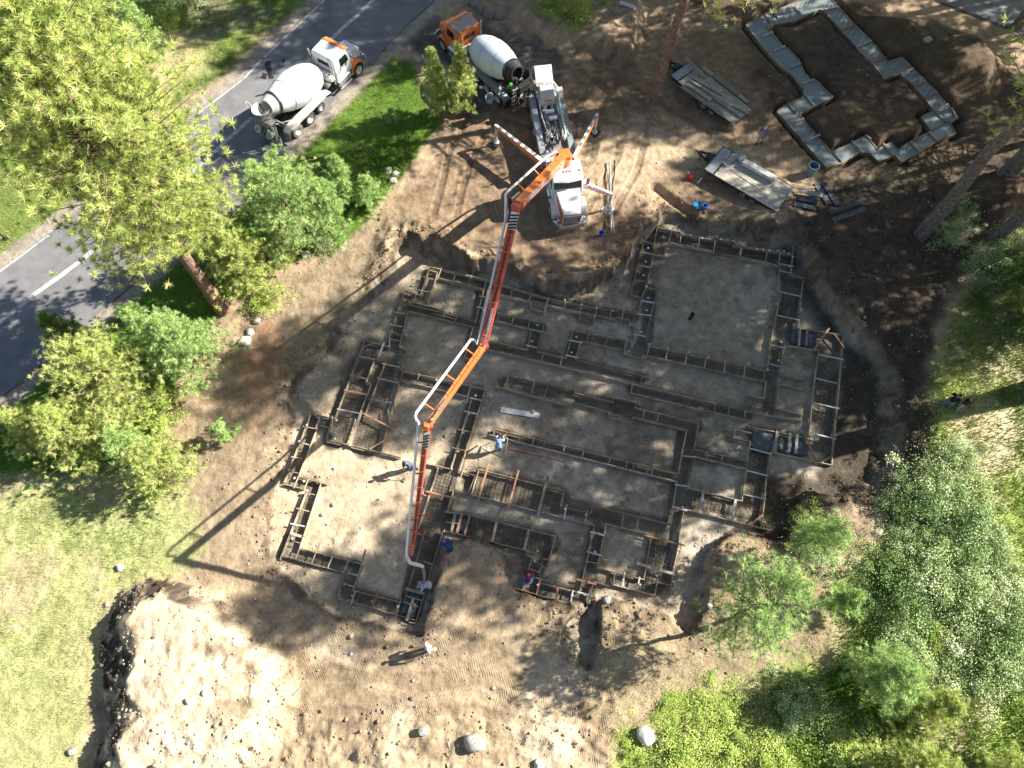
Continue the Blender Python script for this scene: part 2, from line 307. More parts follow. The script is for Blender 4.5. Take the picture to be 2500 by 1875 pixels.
CHAN = {'C5': [([(300, 330), (200, 810)], 48), ([(320, 760), (290, 1180), (200, 1330)], 55), ([(400, 280), (900, 370), (1550, 490)], 55), ([(1550, 480), (1530, 640)], 50), ([(1600, 650), (1540, 1150)], 85), ([(1600, 1190), (2020, 1270)], 65), ([(1470, 1260), (1430, 1500)], 50), ([(300, 1310), (1360, 1540)], 45), ([(1940, 1250), (1880, 1659)], 90)],
 'C8': [([(1750, 0), (1670, 620)], 85), ([(1700, 700), (1050, 560)], 60), ([(1120, 700), (1080, 1300)], 80), ([(1100, 1300), (400, 1150)], 70), ([(500, 560), (420, 1000), (340, 1400)], 45), ([(1000, 870), (560, 760)], 40), ([(0, 400), (560, 520)], 45), ([(0, 180), (1020, 420)], 40), ([(1230, 40), (1200, 380)], 50)],
 'C4': [([(0, 470), (1650, 830)], 45), ([(410, 820), (820, 910)], 40), ([(780, 900), (710, 1130)], 50), ([(340, 1080), (1100, 1230), (1720, 1370)], 45), ([(1140, 980), (1580, 1080)], 45), ([(1130, 990), (1080, 1180)], 45), ([(1640, 1460), (2212, 1590)], 40), ([(520, 1410), (1100, 1540), (1650, 1640)], 50)],
 'C3': [([(1500, 420), (2000, 540)], 40), ([(1450, 450), (1390, 640)], 40), ([(1270, 630), (1150, 1060)], 50), ([(1300, 740), (1870, 890)], 40), ([(930, 1080), (770, 1650)], 80), ([(1120, 1150), (1000, 1659)], 80), ([(1220, 1350), (1880, 1510)], 45), ([(1900, 1500), (1860, 1659)], 55), ([(1940, 560), (1830, 1190)], 50)],
 'C6': [([(780, 0), (600, 640)], 90), ([(1000, 100), (880, 700)], 110), ([(440, 430), (220, 1000), (420, 1060), (230, 1620)], 50), ([(1900, 200), (1700, 900)], 60), ([(1620, 900), (1540, 1300)], 100), ([(1540, 1300), (1450, 1659)], 90)],
 'C7': [([(400, 570), (2040, 980)], 35), ([(240, 1010), (950, 1180)], 120), ([(950, 1220), (1950, 1420)], 70), ([(2080, 600), (2000, 1400)], 45), ([(480, 120), (1080, 250), (1460, 350), (1700, 430), (2150, 520)], 45)],
 'D1': [([(400, 420), (340, 560), (980, 690), (900, 900), (1450, 1070)], 50), ([(1640, 250), (1480, 1080)], 90)],
 'D2': [([(0, 270), (880, 460)], 90), ([(860, 520), (760, 740)], 50), ([(1320, 330), (1230, 900)], 50), ([(780, 870), (1220, 990)], 55), ([(1900, 350), (1850, 800)], 90), ([(1480, 780), (1850, 870)], 50)]}
W = lambda pts: UA(pts)
_rim, _toe, _mo, _mi, _go, _gi = W(RIM), UA(TOE, ZP), W(MO), UA(MI, 1.2), UA(GOUT, -.2), UA(GIN, -.2)
_road = W(RL + RR[::-1]); _drv = W(DRV); _acc = W(ACC)
_ch = [(UA([cp(k, p) for p in pl], ZP), hw * K / 37.) for k, l in CHAN.items() for pl, hw in l]
_ruts = [W(l) for l in ([(600, 1620), (800, 1590), (1040, 1640), (1300, 1600), (1480, 1520)], [(690, 1690), (900, 1700), (1150, 1690), (1340, 1740), (1500, 1850)], [(760, 1760), (1000, 1650), (1200, 1560), (1290, 1500)], [(1120, 1580), (1280, 1680), (1450, 1710)], [(1480, 180), (1560, 280), (1530, 400), (1450, 540)], [(1240, 270), (1430, 320), (1600, 330), (1760, 340)], [(1420, 140), (1500, 210), (1700, 330)], [(1180, 280), (1120, 380), (1090, 520)], [(1530, 120), (1440, 260), (1420, 380)])]
def fields(x, y):
    f = {}; wob = fbm(x, y, 1.6, 4) * 1.1 + fbm(x + 9, y, .5, 3) * .5
    r = sdf(x, y, _rim) + wob * .8; t = sdf(x, y, _toe) + wob * .3
    k = np.clip(r, 0, None) * 0 + np.clip(-r / (np.clip(-r, 0, None) + np.clip(t, 0, None) + 1e-6), 0, 1)
    k = np.where(r > 0, 0, np.where(t < 0, 1, k)); k = np.where(x > 18, sm(.05, .8, k), sm(.12, .7, k)); f['pit'] = k; f['rim'] = r
    rd = np.minimum(sdf(x, y, _road), sdf(x, y, _acc)); f['rd'] = rd
    far = sm(.3, 4, rd)
    n = fbm(x, y, 9, 3) * .35 + fbm(x, y, 1.3, 4) * .10
    n = n - .55 * sm(-4, -14, x) * sm(26, 10, y)                    # the meadow side lies lower
    rough = sm(-.6, -2.4, y + fbm(x, y, 3, 3) * 2) * sm(-22, -12, x) * sm(9, 4, x)              # churned spoil along the bottom
    n = n + rough * (np.abs(fbm(x, y, 2.6, 6, .6)) * 1.3 + fbm(x, y, .5, 3) * .2)
    hump = sm(.0, 1.4, -sdf(x, y, W([(1230, 60), (1420, 130), (1560, 160), (1590, 20), (1500, -60), (1250, -60)])))
    n = n + hump * (.9 + fbm(x, y, 1.4, 4) * .6)
    hump = sm(0, 2.2, -sdf(x, y, W([(2060, 30), (2180, 130), (2300, 210), (2420, 260), (2480, 180), (2400, 90), (2270, 30)])))
    n = n + hump * (1.1 + fbm(x, y, 1.6, 4) * .7)
    hump = sm(0, 1.2, -sdf(x, y, W([(2330, 480), (2390, 560), (2480, 540), (2520, 450), (2430, 420)])))
    n = n + hump * (.8 + fbm(x, y, 1., 3) * .5)
    hump = sm(.6, .0, sdl(x, y, W([(1600, 458), (1640, 490), (1690, 520)])))
    n = n - hump * .5
    bank = sm(3.2, 0, np.abs(r)) * sm(14, 20, x)
    n = n + bank * (.5 + fbm(x, y, .9, 4) * .9) + .7 * sm(14, 20, x) * sm(-.5, 2.0, r) * sm(8, 3, r) * sm(34, 28, y)
    berm = sm(2.4, .1, np.abs(r - .1)) * sm(20, 22, y) * sm(-10.5, -9, x) * sm(12, 8, x); n = n + berm * (.5 + fbm(x, y, .8, 4) * .9)
    knoll = sm(0, 2.5, -sdf(x, y, W([(1480, 1480), (1640, 1540), (1760, 1330), (1960, 1340), (2040, 1480), (1900, 1660), (1560, 1720), (1440, 1680)])))
    n = n + knoll * .5
    n = n * far
    mo = sdf(x, y, _mo) + fbm(x, y, 2.4, 5, .6) * 1.5 + .1; mi = sdf(x, y, _mi) + fbm(x + 20, y, 1.5, 4) * 1.2
    mk = np.where(mo > 0, 0, np.where(mi < 0, 1, np.clip(-mo / (np.clip(-mo, 0, None) + np.clip(mi, 0, None) + 1e-6), 0, 1)))
    f['mound'] = mk; n = n + mk * (1.95 + fbm(x, y, 3, 4) * .5 + np.abs(fbm(x, y, .8, 3)) * .3) + np.abs(fbm(x, y, .55, 4, .65)) * .9 * sm(.03, .2, mk) * sm(.97, .6, mk)
    pf = ZP + fbm(x, y, 1.8, 4) * .14
    heap = sm(1.1, 0, sdf(x, y, W([(770, 1340), (830, 1310), (900, 1330), (960, 1360), (950, 1420), (800, 1360)])))
    pf = pf + heap * (.18 + np.abs(fbm(x, y, .7, 3)) * .3)
    kk = np.clip(k + (fbm(x, y, .9, 5, .62)) * .75 * (k > .02) * (k < .98), 0, 1)
    z = n * (1 - kk) + pf * kk
    ch = np.full(x.shape, 1e9)
    for pl, hw in _ch: ch = np.minimum(ch, sdl(x, y, pl) - hw)
    f['ch'] = ch; c = sm(.12, -.08, ch) * (k > .9); z = np.where(c > 0, z * (1 - c) + (ZP - .1 + fbm(x, y, .5, 3) * .08) * c, z)
    go, gi = sdf(x, y, _go), sdf(x, y, _gi)
    tr = np.maximum(go - .42, -gi - .38) + fbm(x, y, .9, 3) * .25; f['gt'] = tr; f['gi'] = gi
    c = sm(.25, -.12, tr); z = z * (1 - c) + (-.62 + fbm(x, y, .8, 3) * .1) * c
    z = np.where(rd < .25, np.minimum(z, -.03 - .03 * sm(.25, -.1, rd)), z)
    ru = np.full(x.shape, 1e9)
    for pl in _ruts: ru = np.minimum(ru, np.abs(np.abs(sdl(x, y, pl) + fbm(x, y, 3, 2) * .3) - .85))
    f['rut'] = sm(.30, .16, ru) * (k < .02); z = z - f['rut'] * .06 + sm(.12, 0, np.abs(ru - .36)) * .035 * (k < .02) * sm(.3, 1, rd)
    dist = sm(.2, 1.5, rd) * (1 - .7 * sm(.9, 1, k)); z = z + dist * (fbm(x + 3, y - 8, .45, 3, .6) * .10)
    f['z'] = z; return f
ZONES = {}
def zone(name, pts): ZONES[name] = W(pts)
zone('lawn', [(735, 368), (918, 178), (955, 140), (1010, 150), (1040, 250), (1085, 290), (1055, 335), (1010, 390), (960, 460), (900, 540), (820, 610), (700, 640), (600, 680), (450, 880), (380, 1060), (230, 1210), (0, 1200), (-250, 1300), (-250, 1150), (0, 985), (71, 922), (168, 846), (480, 575)])
zone('meadow', [(-250, 1180), (60, 1150), (330, 1150), (470, 1230), (470, 1330), (430, 1400), (330, 1420), (250, 1470), (222, 1540), (215, 1700), (200, 1850), (170, 2000), (-250, 2000)])
zone('upper', [(-500, -250), (880, -250), (745, 0), (560, 158), (370, 320), (120, 552), (-5, 640), (-400, 930)])
zone('straw', [(330, 120), (420, 60), (520, 110), (500, 170), (420, 230), (340, 200), (300, 160)])
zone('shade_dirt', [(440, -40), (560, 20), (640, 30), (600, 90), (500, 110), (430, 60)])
zone('right', [(2242, 1010), (2262, 880), (2310, 770), (2380, 660), (2520, 600), (2900, 480), (2900, 2000), (1480, 2000), (1520, 1830), (1580, 1790), (1700, 1700), (1860, 1660), (2020, 1620), (2040, 1440), (2160, 1320), (2240, 1200)])
zone('straw2', [(2290, 1010), (2400, 970), (2510, 1040), (2490, 1150), (2390, 1190), (2330, 1120)])
zone('duff', [(1480, 1500), (1640, 1560), (1760, 1330), (1960, 1350), (2060, 1420), (2040, 1640), (1860, 1690), (1600, 1770), (1500, 1840), (1440, 1700), (1450, 1600)])
zone('duffL', [(900, 480), (1000, 520), (960, 620), (850, 730), (760, 850), (690, 950), (670, 1080), (600, 1180), (450, 1260), (420, 1150), (520, 1000), (640, 780), (760, 640)])
zone('rust', [(560, 870), (640, 760), (720, 800), (740, 880), (690, 950), (640, 1060), (560, 1010)])
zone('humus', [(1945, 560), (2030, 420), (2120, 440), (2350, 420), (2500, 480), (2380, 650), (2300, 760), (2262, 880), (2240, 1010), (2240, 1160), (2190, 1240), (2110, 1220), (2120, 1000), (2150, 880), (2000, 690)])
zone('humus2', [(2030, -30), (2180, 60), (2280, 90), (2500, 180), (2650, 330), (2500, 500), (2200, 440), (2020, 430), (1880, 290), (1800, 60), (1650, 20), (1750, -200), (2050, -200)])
zone('darkpit', [(1930, 590), (2000, 690), (2090, 830), (2180, 880), (2250, 1000), (2240, 1160), (2060, 1250), (1950, 1345), (1860, 1325), (1870, 1145), (1990, 1150), (2055, 1000), (2060, 850), (1975, 720)])  # dark bank soil, with the bank's shade painted into the colour as well
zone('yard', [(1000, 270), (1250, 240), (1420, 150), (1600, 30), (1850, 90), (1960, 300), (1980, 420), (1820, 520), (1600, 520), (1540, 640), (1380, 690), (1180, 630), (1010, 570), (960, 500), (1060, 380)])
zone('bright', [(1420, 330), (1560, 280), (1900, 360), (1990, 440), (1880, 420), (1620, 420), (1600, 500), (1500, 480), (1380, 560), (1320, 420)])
zone('work', [(640, 1380), (820, 1520), (1020, 1580), (1080, 1420), (1240, 1480), (1400, 1500), (1440, 1680), (1530, 1800), (1480, 2000), (160, 2000), (210, 1700), (230, 1500), (420, 1410)])
zone('paleL', [(960, 570), (930, 680), (840, 770), (740, 880), (700, 960), (690, 1080), (640, 1200), (640, 1380), (540, 1400), (470, 1330), (560, 1180), (700, 900), (860, 700), (900, 600)])
def lerp(a, b, t): return a * (1 - t[..., None]) + np.asarray(b) * t[..., None]
def colour(x, y, f):
    n1 = fbm(x, y, 3.2, 5); n2 = fbm(x + 50, y - 20, .8, 4); n3 = fbm(x - 31, y + 77, 7, 3)
    def zm(nm, soft=.8, nz=1.2): return sm(soft, -soft, sdf(x, y, ZONES[nm]) + n1 * nz * 2 + n2 * nz)
    c = np.empty(x.shape + (3,)); c[:] = (.35, .255, .165)
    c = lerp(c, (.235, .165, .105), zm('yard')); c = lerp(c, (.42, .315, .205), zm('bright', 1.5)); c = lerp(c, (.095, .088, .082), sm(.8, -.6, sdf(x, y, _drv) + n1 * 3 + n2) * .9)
    c = lerp(c, (.365, .275, .175), zm('work', 1.2)); c = lerp(c, (.31, .235, .155), zm('paleL', 1.))
    gr = np.zeros(x.shape)
    c = lerp(c, (.33, .255, .155), zm('duff')); c = lerp(c, (.27, .205, .135), zm('duffL')); c = lerp(c, (.27, .145, .085), zm('rust') * .7 * sm(-.1, .15, n1))
    m = zm('upper'); c = lerp(c, (.15, .20, .045), m); gr = np.maximum(gr, m)
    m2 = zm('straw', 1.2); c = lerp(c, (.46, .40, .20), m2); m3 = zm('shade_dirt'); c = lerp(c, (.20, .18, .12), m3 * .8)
    m = zm('lawn', .35, .3); c = lerp(c, (.10, .17, .025), m); gr = np.maximum(gr, m)
    m = zm('meadow', .8, .8); c = lerp(c, (.38, .38, .17), m); gr = np.maximum(gr, m)
    c = lerp(c, (.40, .33, .20), m * sm(-.03, .15, n3 + n1 * .9))
    m = zm('right', .8, .8); c = lerp(c, (.27, .35, .08), m); gr = np.maximum(gr, m)
    c = lerp(c, (.36, .30, .19), m * sm(.03, .2, n3 + n1 * .5))
    s2 = zm('straw2', 1.); c = lerp(c, (.45, .37, .25), s2); gr = gr * (1 - .6 * s2); gr = np.maximum(gr, .45 * zm('duff') * sm(-.2, .15, n1))
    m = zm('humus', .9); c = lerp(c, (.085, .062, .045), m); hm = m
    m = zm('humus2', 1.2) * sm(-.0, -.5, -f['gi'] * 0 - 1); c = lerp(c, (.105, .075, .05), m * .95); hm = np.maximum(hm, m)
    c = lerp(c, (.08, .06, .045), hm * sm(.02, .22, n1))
    c = c * (1 - .22 * f['rut'][..., None])
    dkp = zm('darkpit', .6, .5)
    pk = sm(.5, .95, f['pit'] + n2 * .3)
    pit = np.empty(c.shape); pit[:] = (.37, .305, .22)
    pit = lerp(pit, (.42, .365, .28), sm(-.02, .18, n1)); pit = lerp(pit, (.22, .175, .125), sm(.05, .22, n3 * .8 + n2 * .5))
    pit = lerp(pit, (.47, .37, .25), sm(-1, -5, x - 0 + n1 * 5) * sm(22, 12, y + n1 * 6))
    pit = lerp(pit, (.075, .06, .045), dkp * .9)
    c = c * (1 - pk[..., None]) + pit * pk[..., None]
    face = sm(.05, .3, f['pit']) * sm(.98, .7, f['pit'])
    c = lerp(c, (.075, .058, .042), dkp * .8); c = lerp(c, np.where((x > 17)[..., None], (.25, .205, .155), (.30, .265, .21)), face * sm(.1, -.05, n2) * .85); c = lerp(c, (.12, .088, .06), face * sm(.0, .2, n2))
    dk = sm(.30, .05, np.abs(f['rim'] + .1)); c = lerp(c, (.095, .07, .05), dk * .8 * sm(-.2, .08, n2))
    wk = zm('work', 1.2); c = lerp(c, (.24, .175, .11), wk * sm(.03, .2, fbm(x * .7 + y * .3, y * 1.6, 2.4, 5) + n2 * .4) * .75); c = lerp(c, (.50, .40, .27), wk * sm(.02, .22, fbm(x + 90, y * 1.3, 4, 4)) * .8)
    c = lerp(c, (.16, .135, .10), sm(.10, -.05, f['ch']) * pk * .9)
    c = lerp(c, (.58, .475, .325), f['mound'] * .85); c = lerp(c, (.085, .066, .048), sm(.03, .15, f['mound']) * sm(.98, .8, f['mound']) * sm(-16.3, -18.3, x + n1 * 2) * sm(.2, -.1, n2)); c = lerp(c, (.33, .245, .155), sm(.8, 1, f['mound']) * sm(.02, .16, fbm(x + y * .5, y * 1.5, 2.2, 5)) * .8)  # black gravelly left face of the mound, its shade painted in too
    c = lerp(c, (.10, .078, .055), sm(.2, -.05, f['gt']))
    g = sm(1.5, .7, f['rd'] + n2 * .6) * (sdf(x, y, _road) < 2); c = lerp(c, (.30, .255, .205), g); gr = gr * (1 - g)
    gr = gr * (1 - pk) * (1 - sm(.02, .15, f['mound']))
    c = c * (1 + n2[..., None] * .55 + n1[..., None] * .25)
    return np.clip(c, .01, .9), gr
fx = np.concatenate([np.arange(-50, -32, .2), np.arange(-32, 30, .105), np.arange(30, 50.01, .2)]); fy = np.concatenate([np.arange(-9, 36, .105), np.arange(36, 66.01, .17)])
xs = np.concatenate([[-420, -260, -160, -100, -70, -57], fx, [57, 70, 100, 160, 260, 420]])
ys = np.concatenate([[-300, -160, -80, -40, -20, -12], fy, [70, 80, 100, 150, 240, 420]])
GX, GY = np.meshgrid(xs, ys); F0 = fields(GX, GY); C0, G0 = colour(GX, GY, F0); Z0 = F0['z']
ny, nx = GX.shape; ii = np.arange(nx * ny).reshape(ny, nx)
quads = np.stack([ii[:-1, :-1], ii[:-1, 1:], ii[1:, 1:], ii[1:, :-1]], -1).reshape(-1, 4)
def near(arr, x, y):
    i = np.clip(np.searchsorted(xs, x) - 1, 0, nx - 2); j = np.clip(np.searchsorted(ys, y) - 1, 0, ny - 2)
    tx = np.clip((x - xs[i]) / (xs[i + 1] - xs[i]), 0, 1); ty = np.clip((y - ys[j]) / (ys[j + 1] - ys[j]), 0, 1)
    return (arr[j, i] * (1 - tx) + arr[j, i + 1] * tx) * (1 - ty) + (arr[j + 1, i] * (1 - tx) + arr[j + 1, i + 1] * tx) * ty
def gz(x, y): return float(near(Z0, np.array([x]), np.array([y]))[0])
def G(px, py, dz=0.):                       # the ground point seen at a pixel
    z = 0.
    for _ in range(6): p = U(px, py, z); z = gz(p.x, p.y)
    p = U(px, py, z); return Vector((p.x, p.y, gz(p.x, p.y) + dz))
gm = bpy.data.materials.new('soil_and_turf'); gm.use_nodes = True; t = gm.node_tree; N = t.nodes; L = t.links
b = N['Principled BSDF']; b.inputs['Roughness'].default_value = .95; b.inputs['Specular IOR Level'].default_value = .15
at = N.new('ShaderNodeAttribute'); at.attribute_name = 'Col'
g = N.new('ShaderNodeNewGeometry')
def noise(sc, det=6, rg=.6):
    n = N.new('ShaderNodeTexNoise'); n.inputs['Scale'].default_value = sc; n.inputs['Detail'].default_value = det; n.inputs['Roughness'].default_value = rg
    L.new(g.outputs['Position'], n.inputs['Vector']); return n.outputs[0]
def mrange(s, a, bb, c, d):
    n = N.new('ShaderNodeMapRange'); L.new(s, n.inputs[0])
    for i, v in enumerate((a, bb, c, d)): n.inputs[i + 1].default_value = v
    return n.outputs[0]
def mth(op, a, bb):
    n = N.new('ShaderNodeMath'); n.operation = op
    for i, v in enumerate((a, bb)):
        if isinstance(v, (int, float)): n.inputs[i].default_value = v
        else: L.new(v, n.inputs[i])
    return n.outputs[0]
f1 = mrange(noise(9., 8, .7), .3, .7, .78, 1.22); f2 = mrange(noise(1.6, 8, .65), .32, .68, .70, 1.30)
vo = N.new('ShaderNodeTexVoronoi'); vo.inputs['Scale'].default_value = 7; L.new(g.outputs['Position'], vo.inputs['Vector'])
peb = mrange(vo.outputs['Distance'], .10, .16, 1.45, 1.0)
mul = mth('MULTIPLY', mth('MULTIPLY', f1, f2), peb)
sc_ = N.new('ShaderNodeVectorMath'); sc_.operation = 'SCALE'; L.new(at.outputs['Color'], sc_.inputs[0]); L.new(mul, sc_.inputs['Scale'])
L.new(sc_.outputs[0], b.inputs['Base Color'])
tk = N.new('ShaderNodeAttribute'); tk.attribute_name = 'Track'
mp = N.new('ShaderNodeMapping'); mp.inputs['Rotation'].default_value = (0, 0, R(12)); L.new(g.outputs['Position'], mp.inputs['Vector'])
wv = N.new('ShaderNodeTexWave'); wv.inputs['Scale'].default_value = 3.4; wv.inputs['Distortion'].default_value = 5.; wv.inputs['Detail'].default_value = 2; wv.inputs['Detail Scale'].default_value = .25
L.new(mp.outputs[0], wv.inputs['Vector'])
wvm = mth('MULTIPLY', mth('MULTIPLY', wv.outputs['Fac'], tk.outputs['Fac']), mrange(noise(.75, 4), .50, .62, 0., 1.))
hgt = mth('ADD', mth('ADD', mth('MULTIPLY', noise(2.2, 9, .6), .11), mth('MULTIPLY', noise(16., 5, .6), .012)), mth('MULTIPLY', wvm, .03))
bp = N.new('ShaderNodeBump'); bp.inputs['Strength'].default_value = 1; bp.inputs['Distance'].default_value = 1.; L.new(hgt, bp.inputs['Height']); L.new(bp.outputs[0], b.inputs['Normal'])
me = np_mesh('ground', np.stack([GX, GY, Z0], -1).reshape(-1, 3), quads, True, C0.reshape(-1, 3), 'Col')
trk = sm(1, -1, sdf(GX, GY, W([(700, 1560), (1000, 1570), (1400, 1600), (1500, 1760), (1480, 1860), (1100, 1760), (720, 1800), (680, 1650)]))).ravel().astype(np.float32); trk = np.maximum(trk * .6, F0['rut'].ravel()).astype(np.float32)
a = me.attributes.new('Track', 'FLOAT', 'POINT'); a.data.foreach_set('value', trk)
ground = tag(link('ground', me, gm), kind='structure')
# ------------------------------------------------------------------ roads
M['asphalt'] = mat('worn_asphalt', (.18, .177, .18), .85, var=.22, scale=.9, bump=.02, bscale=25, dirt=.6, dcol=(.25, .24, .225))
M['millings'] = mat('dark_driveway_gravel', (.075, .072, .075), .95, var=.3, scale=2, bump=.03, bscale=18, dirt=.55, dcol=(.16, .125, .095))
M['stain'] = mat('dark_wet_stain', (.03, .029, .03), .6, var=.3)
M['paint'] = mat('worn_road_paint', (.50, .50, .48), .8, var=.2, scale=4, dirt=1., dcol=(.19, .19, .19))
M['shoulder'] = mat('gravel_shoulder', (.31, .265, .215), .95, var=.35, scale=8, bump=.03, bscale=20)
def strip(name, poly, z, m, amp=.18, kind='structure', dens=.5):
    P = [Vector((p[0], p[1], 0)) for p in poly]; out = []
    for i, p in enumerate(P):
        q = P[(i + 1) % len(P)]; k = max(1, int((q - p).length / dens))
        for j in range(k):
            v = p.lerp(q, j / k); out.append((v.x + float(fbm(np.array(v.x), np.array(v.y), .9, 3)) * amp * 2, v.y + float(fbm(np.array(v.x + 40), np.array(v.y), .9, 3)) * amp * 2))
    bm = bmesh.new(); vs = [bm.verts.new((x, y, z)) for x, y in out]; bm.faces.new(vs); bmesh.ops.triangulate(bm, faces=bm.faces[:])
    bmesh.ops.recalc_face_normals(bm, faces=bm.faces[:])
    if bm.faces[0].normal.z < 0: bmesh.ops.reverse_faces(bm, faces=bm.faces[:])
    me = bpy.data.meshes.new(name); bm.to_mesh(me); bm.free()
    return tag(link(name, me, m), kind=kind)
strip('road', _road, .02, M['asphalt'], .12); strip('access_road', _acc, .02, M['asphalt'], .1)
def band(pts, wd):
    P = [U(*p) for p in pts]; l = []; r_ = []
    for i, p in enumerate(P):
        d = (P[min(i + 1, len(P) - 1)] - P[max(i - 1, 0)]).normalized(); n = Vector((-d.y, d.x, 0)) * wd / 2; l.append(p + n); r_.append(p - n)
    return [(v.x, v.y) for v in l + r_[::-1]]
for pts, wd in (([(-60, 826), (0, 786), (90, 715), (177, 653), (228, 612)], .34), ([(455, 437), (523, 371), (588, 312), (615, 288)], .32), ([(770, 130), (814, 90), (905, 7), (930, -20)], .34)):
    strip('centre_line', band(pts, wd), .026, M['paint'], .06, dens=.25)
for pts, wd in (([(-60, 706), (0, 663), (120, 575)], .16), ([(475, 284), (598, 191), (640, 145)], .16), ([(645, 140), (782, 10), (830, -40)], .16)):
    strip('edge_line', band(pts, wd), .026, M['paint'], .05, dens=.25)
for pts, s_ in (([(650, 148), (662, 150), (664, 172), (668, 190), (655, 192), (653, 172), (645, 160)], .25), ([(640, 176), (652, 178), (650, 194), (636, 190)], .2), ([(688, 146), (697, 145), (694, 153), (689, 154)], .12)): strip('road_stain', UA(pts), .03, M['stain'], s_, dens=.15)
strip('road_shoulder', band([(2283, 2), (2450, 66), (2520, 90)], .25), .024, M['black'], .05)
# ------------------------------------------------------------------ footing formwork: boards (polylines) and ties (w = whitened, o = reddish, b = broad)
BD = {}
BD['garage'] = ('unpoured square footing form of grey boards around the pad with the black standpipe', (1760, 780), 'C5', [
 [(400, 145), (360, 330), (355, 430)], [(395, 203), (600, 247)], [(605, 260), (920, 320)], [(920, 303), (1090, 333), (1094, 358), (1602, 445)], [(1620, 350), (1590, 612)],
 [(355, 440), (462, 460)], [(475, 340), (455, 445)], [(485, 335), (895, 415), (893, 442)], [(905, 460), (1065, 490), (1075, 455), (1490, 545)],
 [(265, 325), (145, 808)], [(262, 325), (357, 347)], [(350, 445), (290, 738)], [(138, 808), (245, 832)], [(292, 738), (245, 835), (215, 982)], [(290, 740), (388, 765), (330, 1000), (285, 1195), (297, 1265)],
  [(290, 1265), (1370, 1495)], [(300, 1355), (820, 1470), (1350, 1590)], [(1500, 545), (1470, 757)]],
 [((520, 210), (490, 332), ''), ((605, 258), (590, 347), ''), ((770, 290), (750, 387), ''), ((905, 325), (890, 437), ''), ((1145, 365), (1130, 457), 'b'), ((1375, 410), (1360, 502), ''), ((1492, 405), (1478, 532), ''), ((1480, 533), (1610, 557), 'w'), ((1480, 595), (1602, 620), 'w'),
  ((240, 430), (355, 448), 'w'), ((206, 545), (327, 568), ''), ((183, 678), (297, 700), ''), ((238, 865), (360, 885), 'w'), ((203, 983), (332, 1000), 'w'), ((168, 1165), (287, 1190), 'w'),
  ((315, 1252), (293, 1362), ''), ((482, 1288), (460, 1397), ''), ((654, 1328), (636, 1432), ''), ((827, 1378), (807, 1472), ''), ((1000, 1400), (984, 1512), ''), ((1177, 1443), (1163, 1557), ''), ((1357, 1483), (1339, 1592), ''), ((112, 1212), (89, 1322), '')])
BD['right'] = ('wide outer footing form with whitened planks along the dark right-hand bank', (1990, 850), 'C5', [
 [(1455, 757), (1502, 771)], [(1500, 785), (1443, 1087)], [(1398, 1080), (1445, 1087)], [(1430, 1090), (1380, 1487)],
 [(1570, 620), (1706, 655), (1645, 1107), (2066, 1172), (2040, 1475), (1957, 2345)], [(1530, 1262), (1842, 1305), (1819, 1475), (1749, 2085)], [(1530, 1265), (1490, 1532), (1717, 1585)],
 [(1490, 1617), (1717, 1666)], [(1487, 1617), (1450, 1828), (1690, 1890)],
 [(1414, 2225), (1957, 2340)], [(1694, 2090), (1237, 2000)], [(1227, 1995), (1185, 1988)]],
 [((1493, 787), (1688, 831), 'w'), ((1458, 995), (1667, 1041), 'w'), ((1410, 1265), (1537, 1291), 'w'), ((1383, 1430), (1512, 1463), 'w'), ((1838, 1350), (2062, 1396), 'w'), ((1793, 1560), (1998, 1608), 'w'),
  ((1670, 1120), (1658, 1272), 'b'), ((1735, 1120), (1723, 1272), 'b'), ((1935, 1108), (1798, 1302), 'o'), ((1975, 1160), (2067, 1287), 'o'),
  ((1785, 1783), (2020, 1836), 'w'), ((1760, 2053), (1996, 2112), 'w'), ((1710, 2063), (1820, 2330), 'o'), ((1465, 2038), (1445, 2222), 'b'), ((1580, 2058), (1568, 2230), 'b'), ((1645, 2068), (1632, 2240), 'bw'), ((1215, 2192), (1412, 2246), 'w'), ((1980, 2242), (1890, 2300), 'o')])
BD['upper'] = ('long narrow footing form in the upper middle of the pit passing under the boom', (1330, 770), 'C4', [
 [(-60, 405), (320, 492)], [(320, 492), (880, 657), (1320, 747), (1690, 800)], [(0, 515), (290, 577)], [(450, 625), (720, 690), (725, 747), (848, 777), (862, 722)], [(868, 722), (1165, 787), (1163, 842), (1285, 880), (1307, 812), (1480, 855), (1500, 825), (1610, 852), (1608, 892), (1667, 907), (1650, 1000), (1600, 995), (1580, 1030)],
 [(410, 780), (842, 877), (777, 1132), (1042, 1192)], [(400, 857), (725, 932), (690, 1117)], [(360, 1037), (690, 1117)], [(330, 1115), (780, 1217), (1640, 1425)],
 [(1105, 935), (1040, 1192)], [(1100, 935), (1580, 1032), (1560, 1162), (1742, 1202)], [(1170, 1047), (1560, 1122)], [(1170, 1047), (1125, 1207), (1725, 1352), (1805, 1372)], [(1725, 1352), (1715, 1422)]],
 [((185, 455), (170, 537), ''), ((322, 487), (300, 577), ''), ((555, 578), (538, 667), ''), ((725, 608), (704, 702), ''), ((882, 653), (843, 797), 'b'), ((1035, 678), (1024, 762), ''), ((1182, 708), (1158, 812), ''), ((1320, 740), (1288, 877), ''), ((1440, 788), (1434, 862), ''), ((1557, 768), (1538, 862), ''), ((1662, 798), (1644, 902), ''),
  ((447, 783), (414, 872), ''), ((572, 813), (549, 902), ''), ((717, 838), (694, 932), ''), ((712, 935), (832, 965), 'w'), ((678, 1080), (777, 1105), 'w'), ((1063, 1035), (1182, 1060), 'w'), ((1033, 1170), (1152, 1195), 'w'), ((1247, 953), (1226, 1057), ''), ((1417, 983), (1393, 1087), ''), ((842, 1128), (813, 1242), ''), ((1007, 1168), (983, 1277), '')])
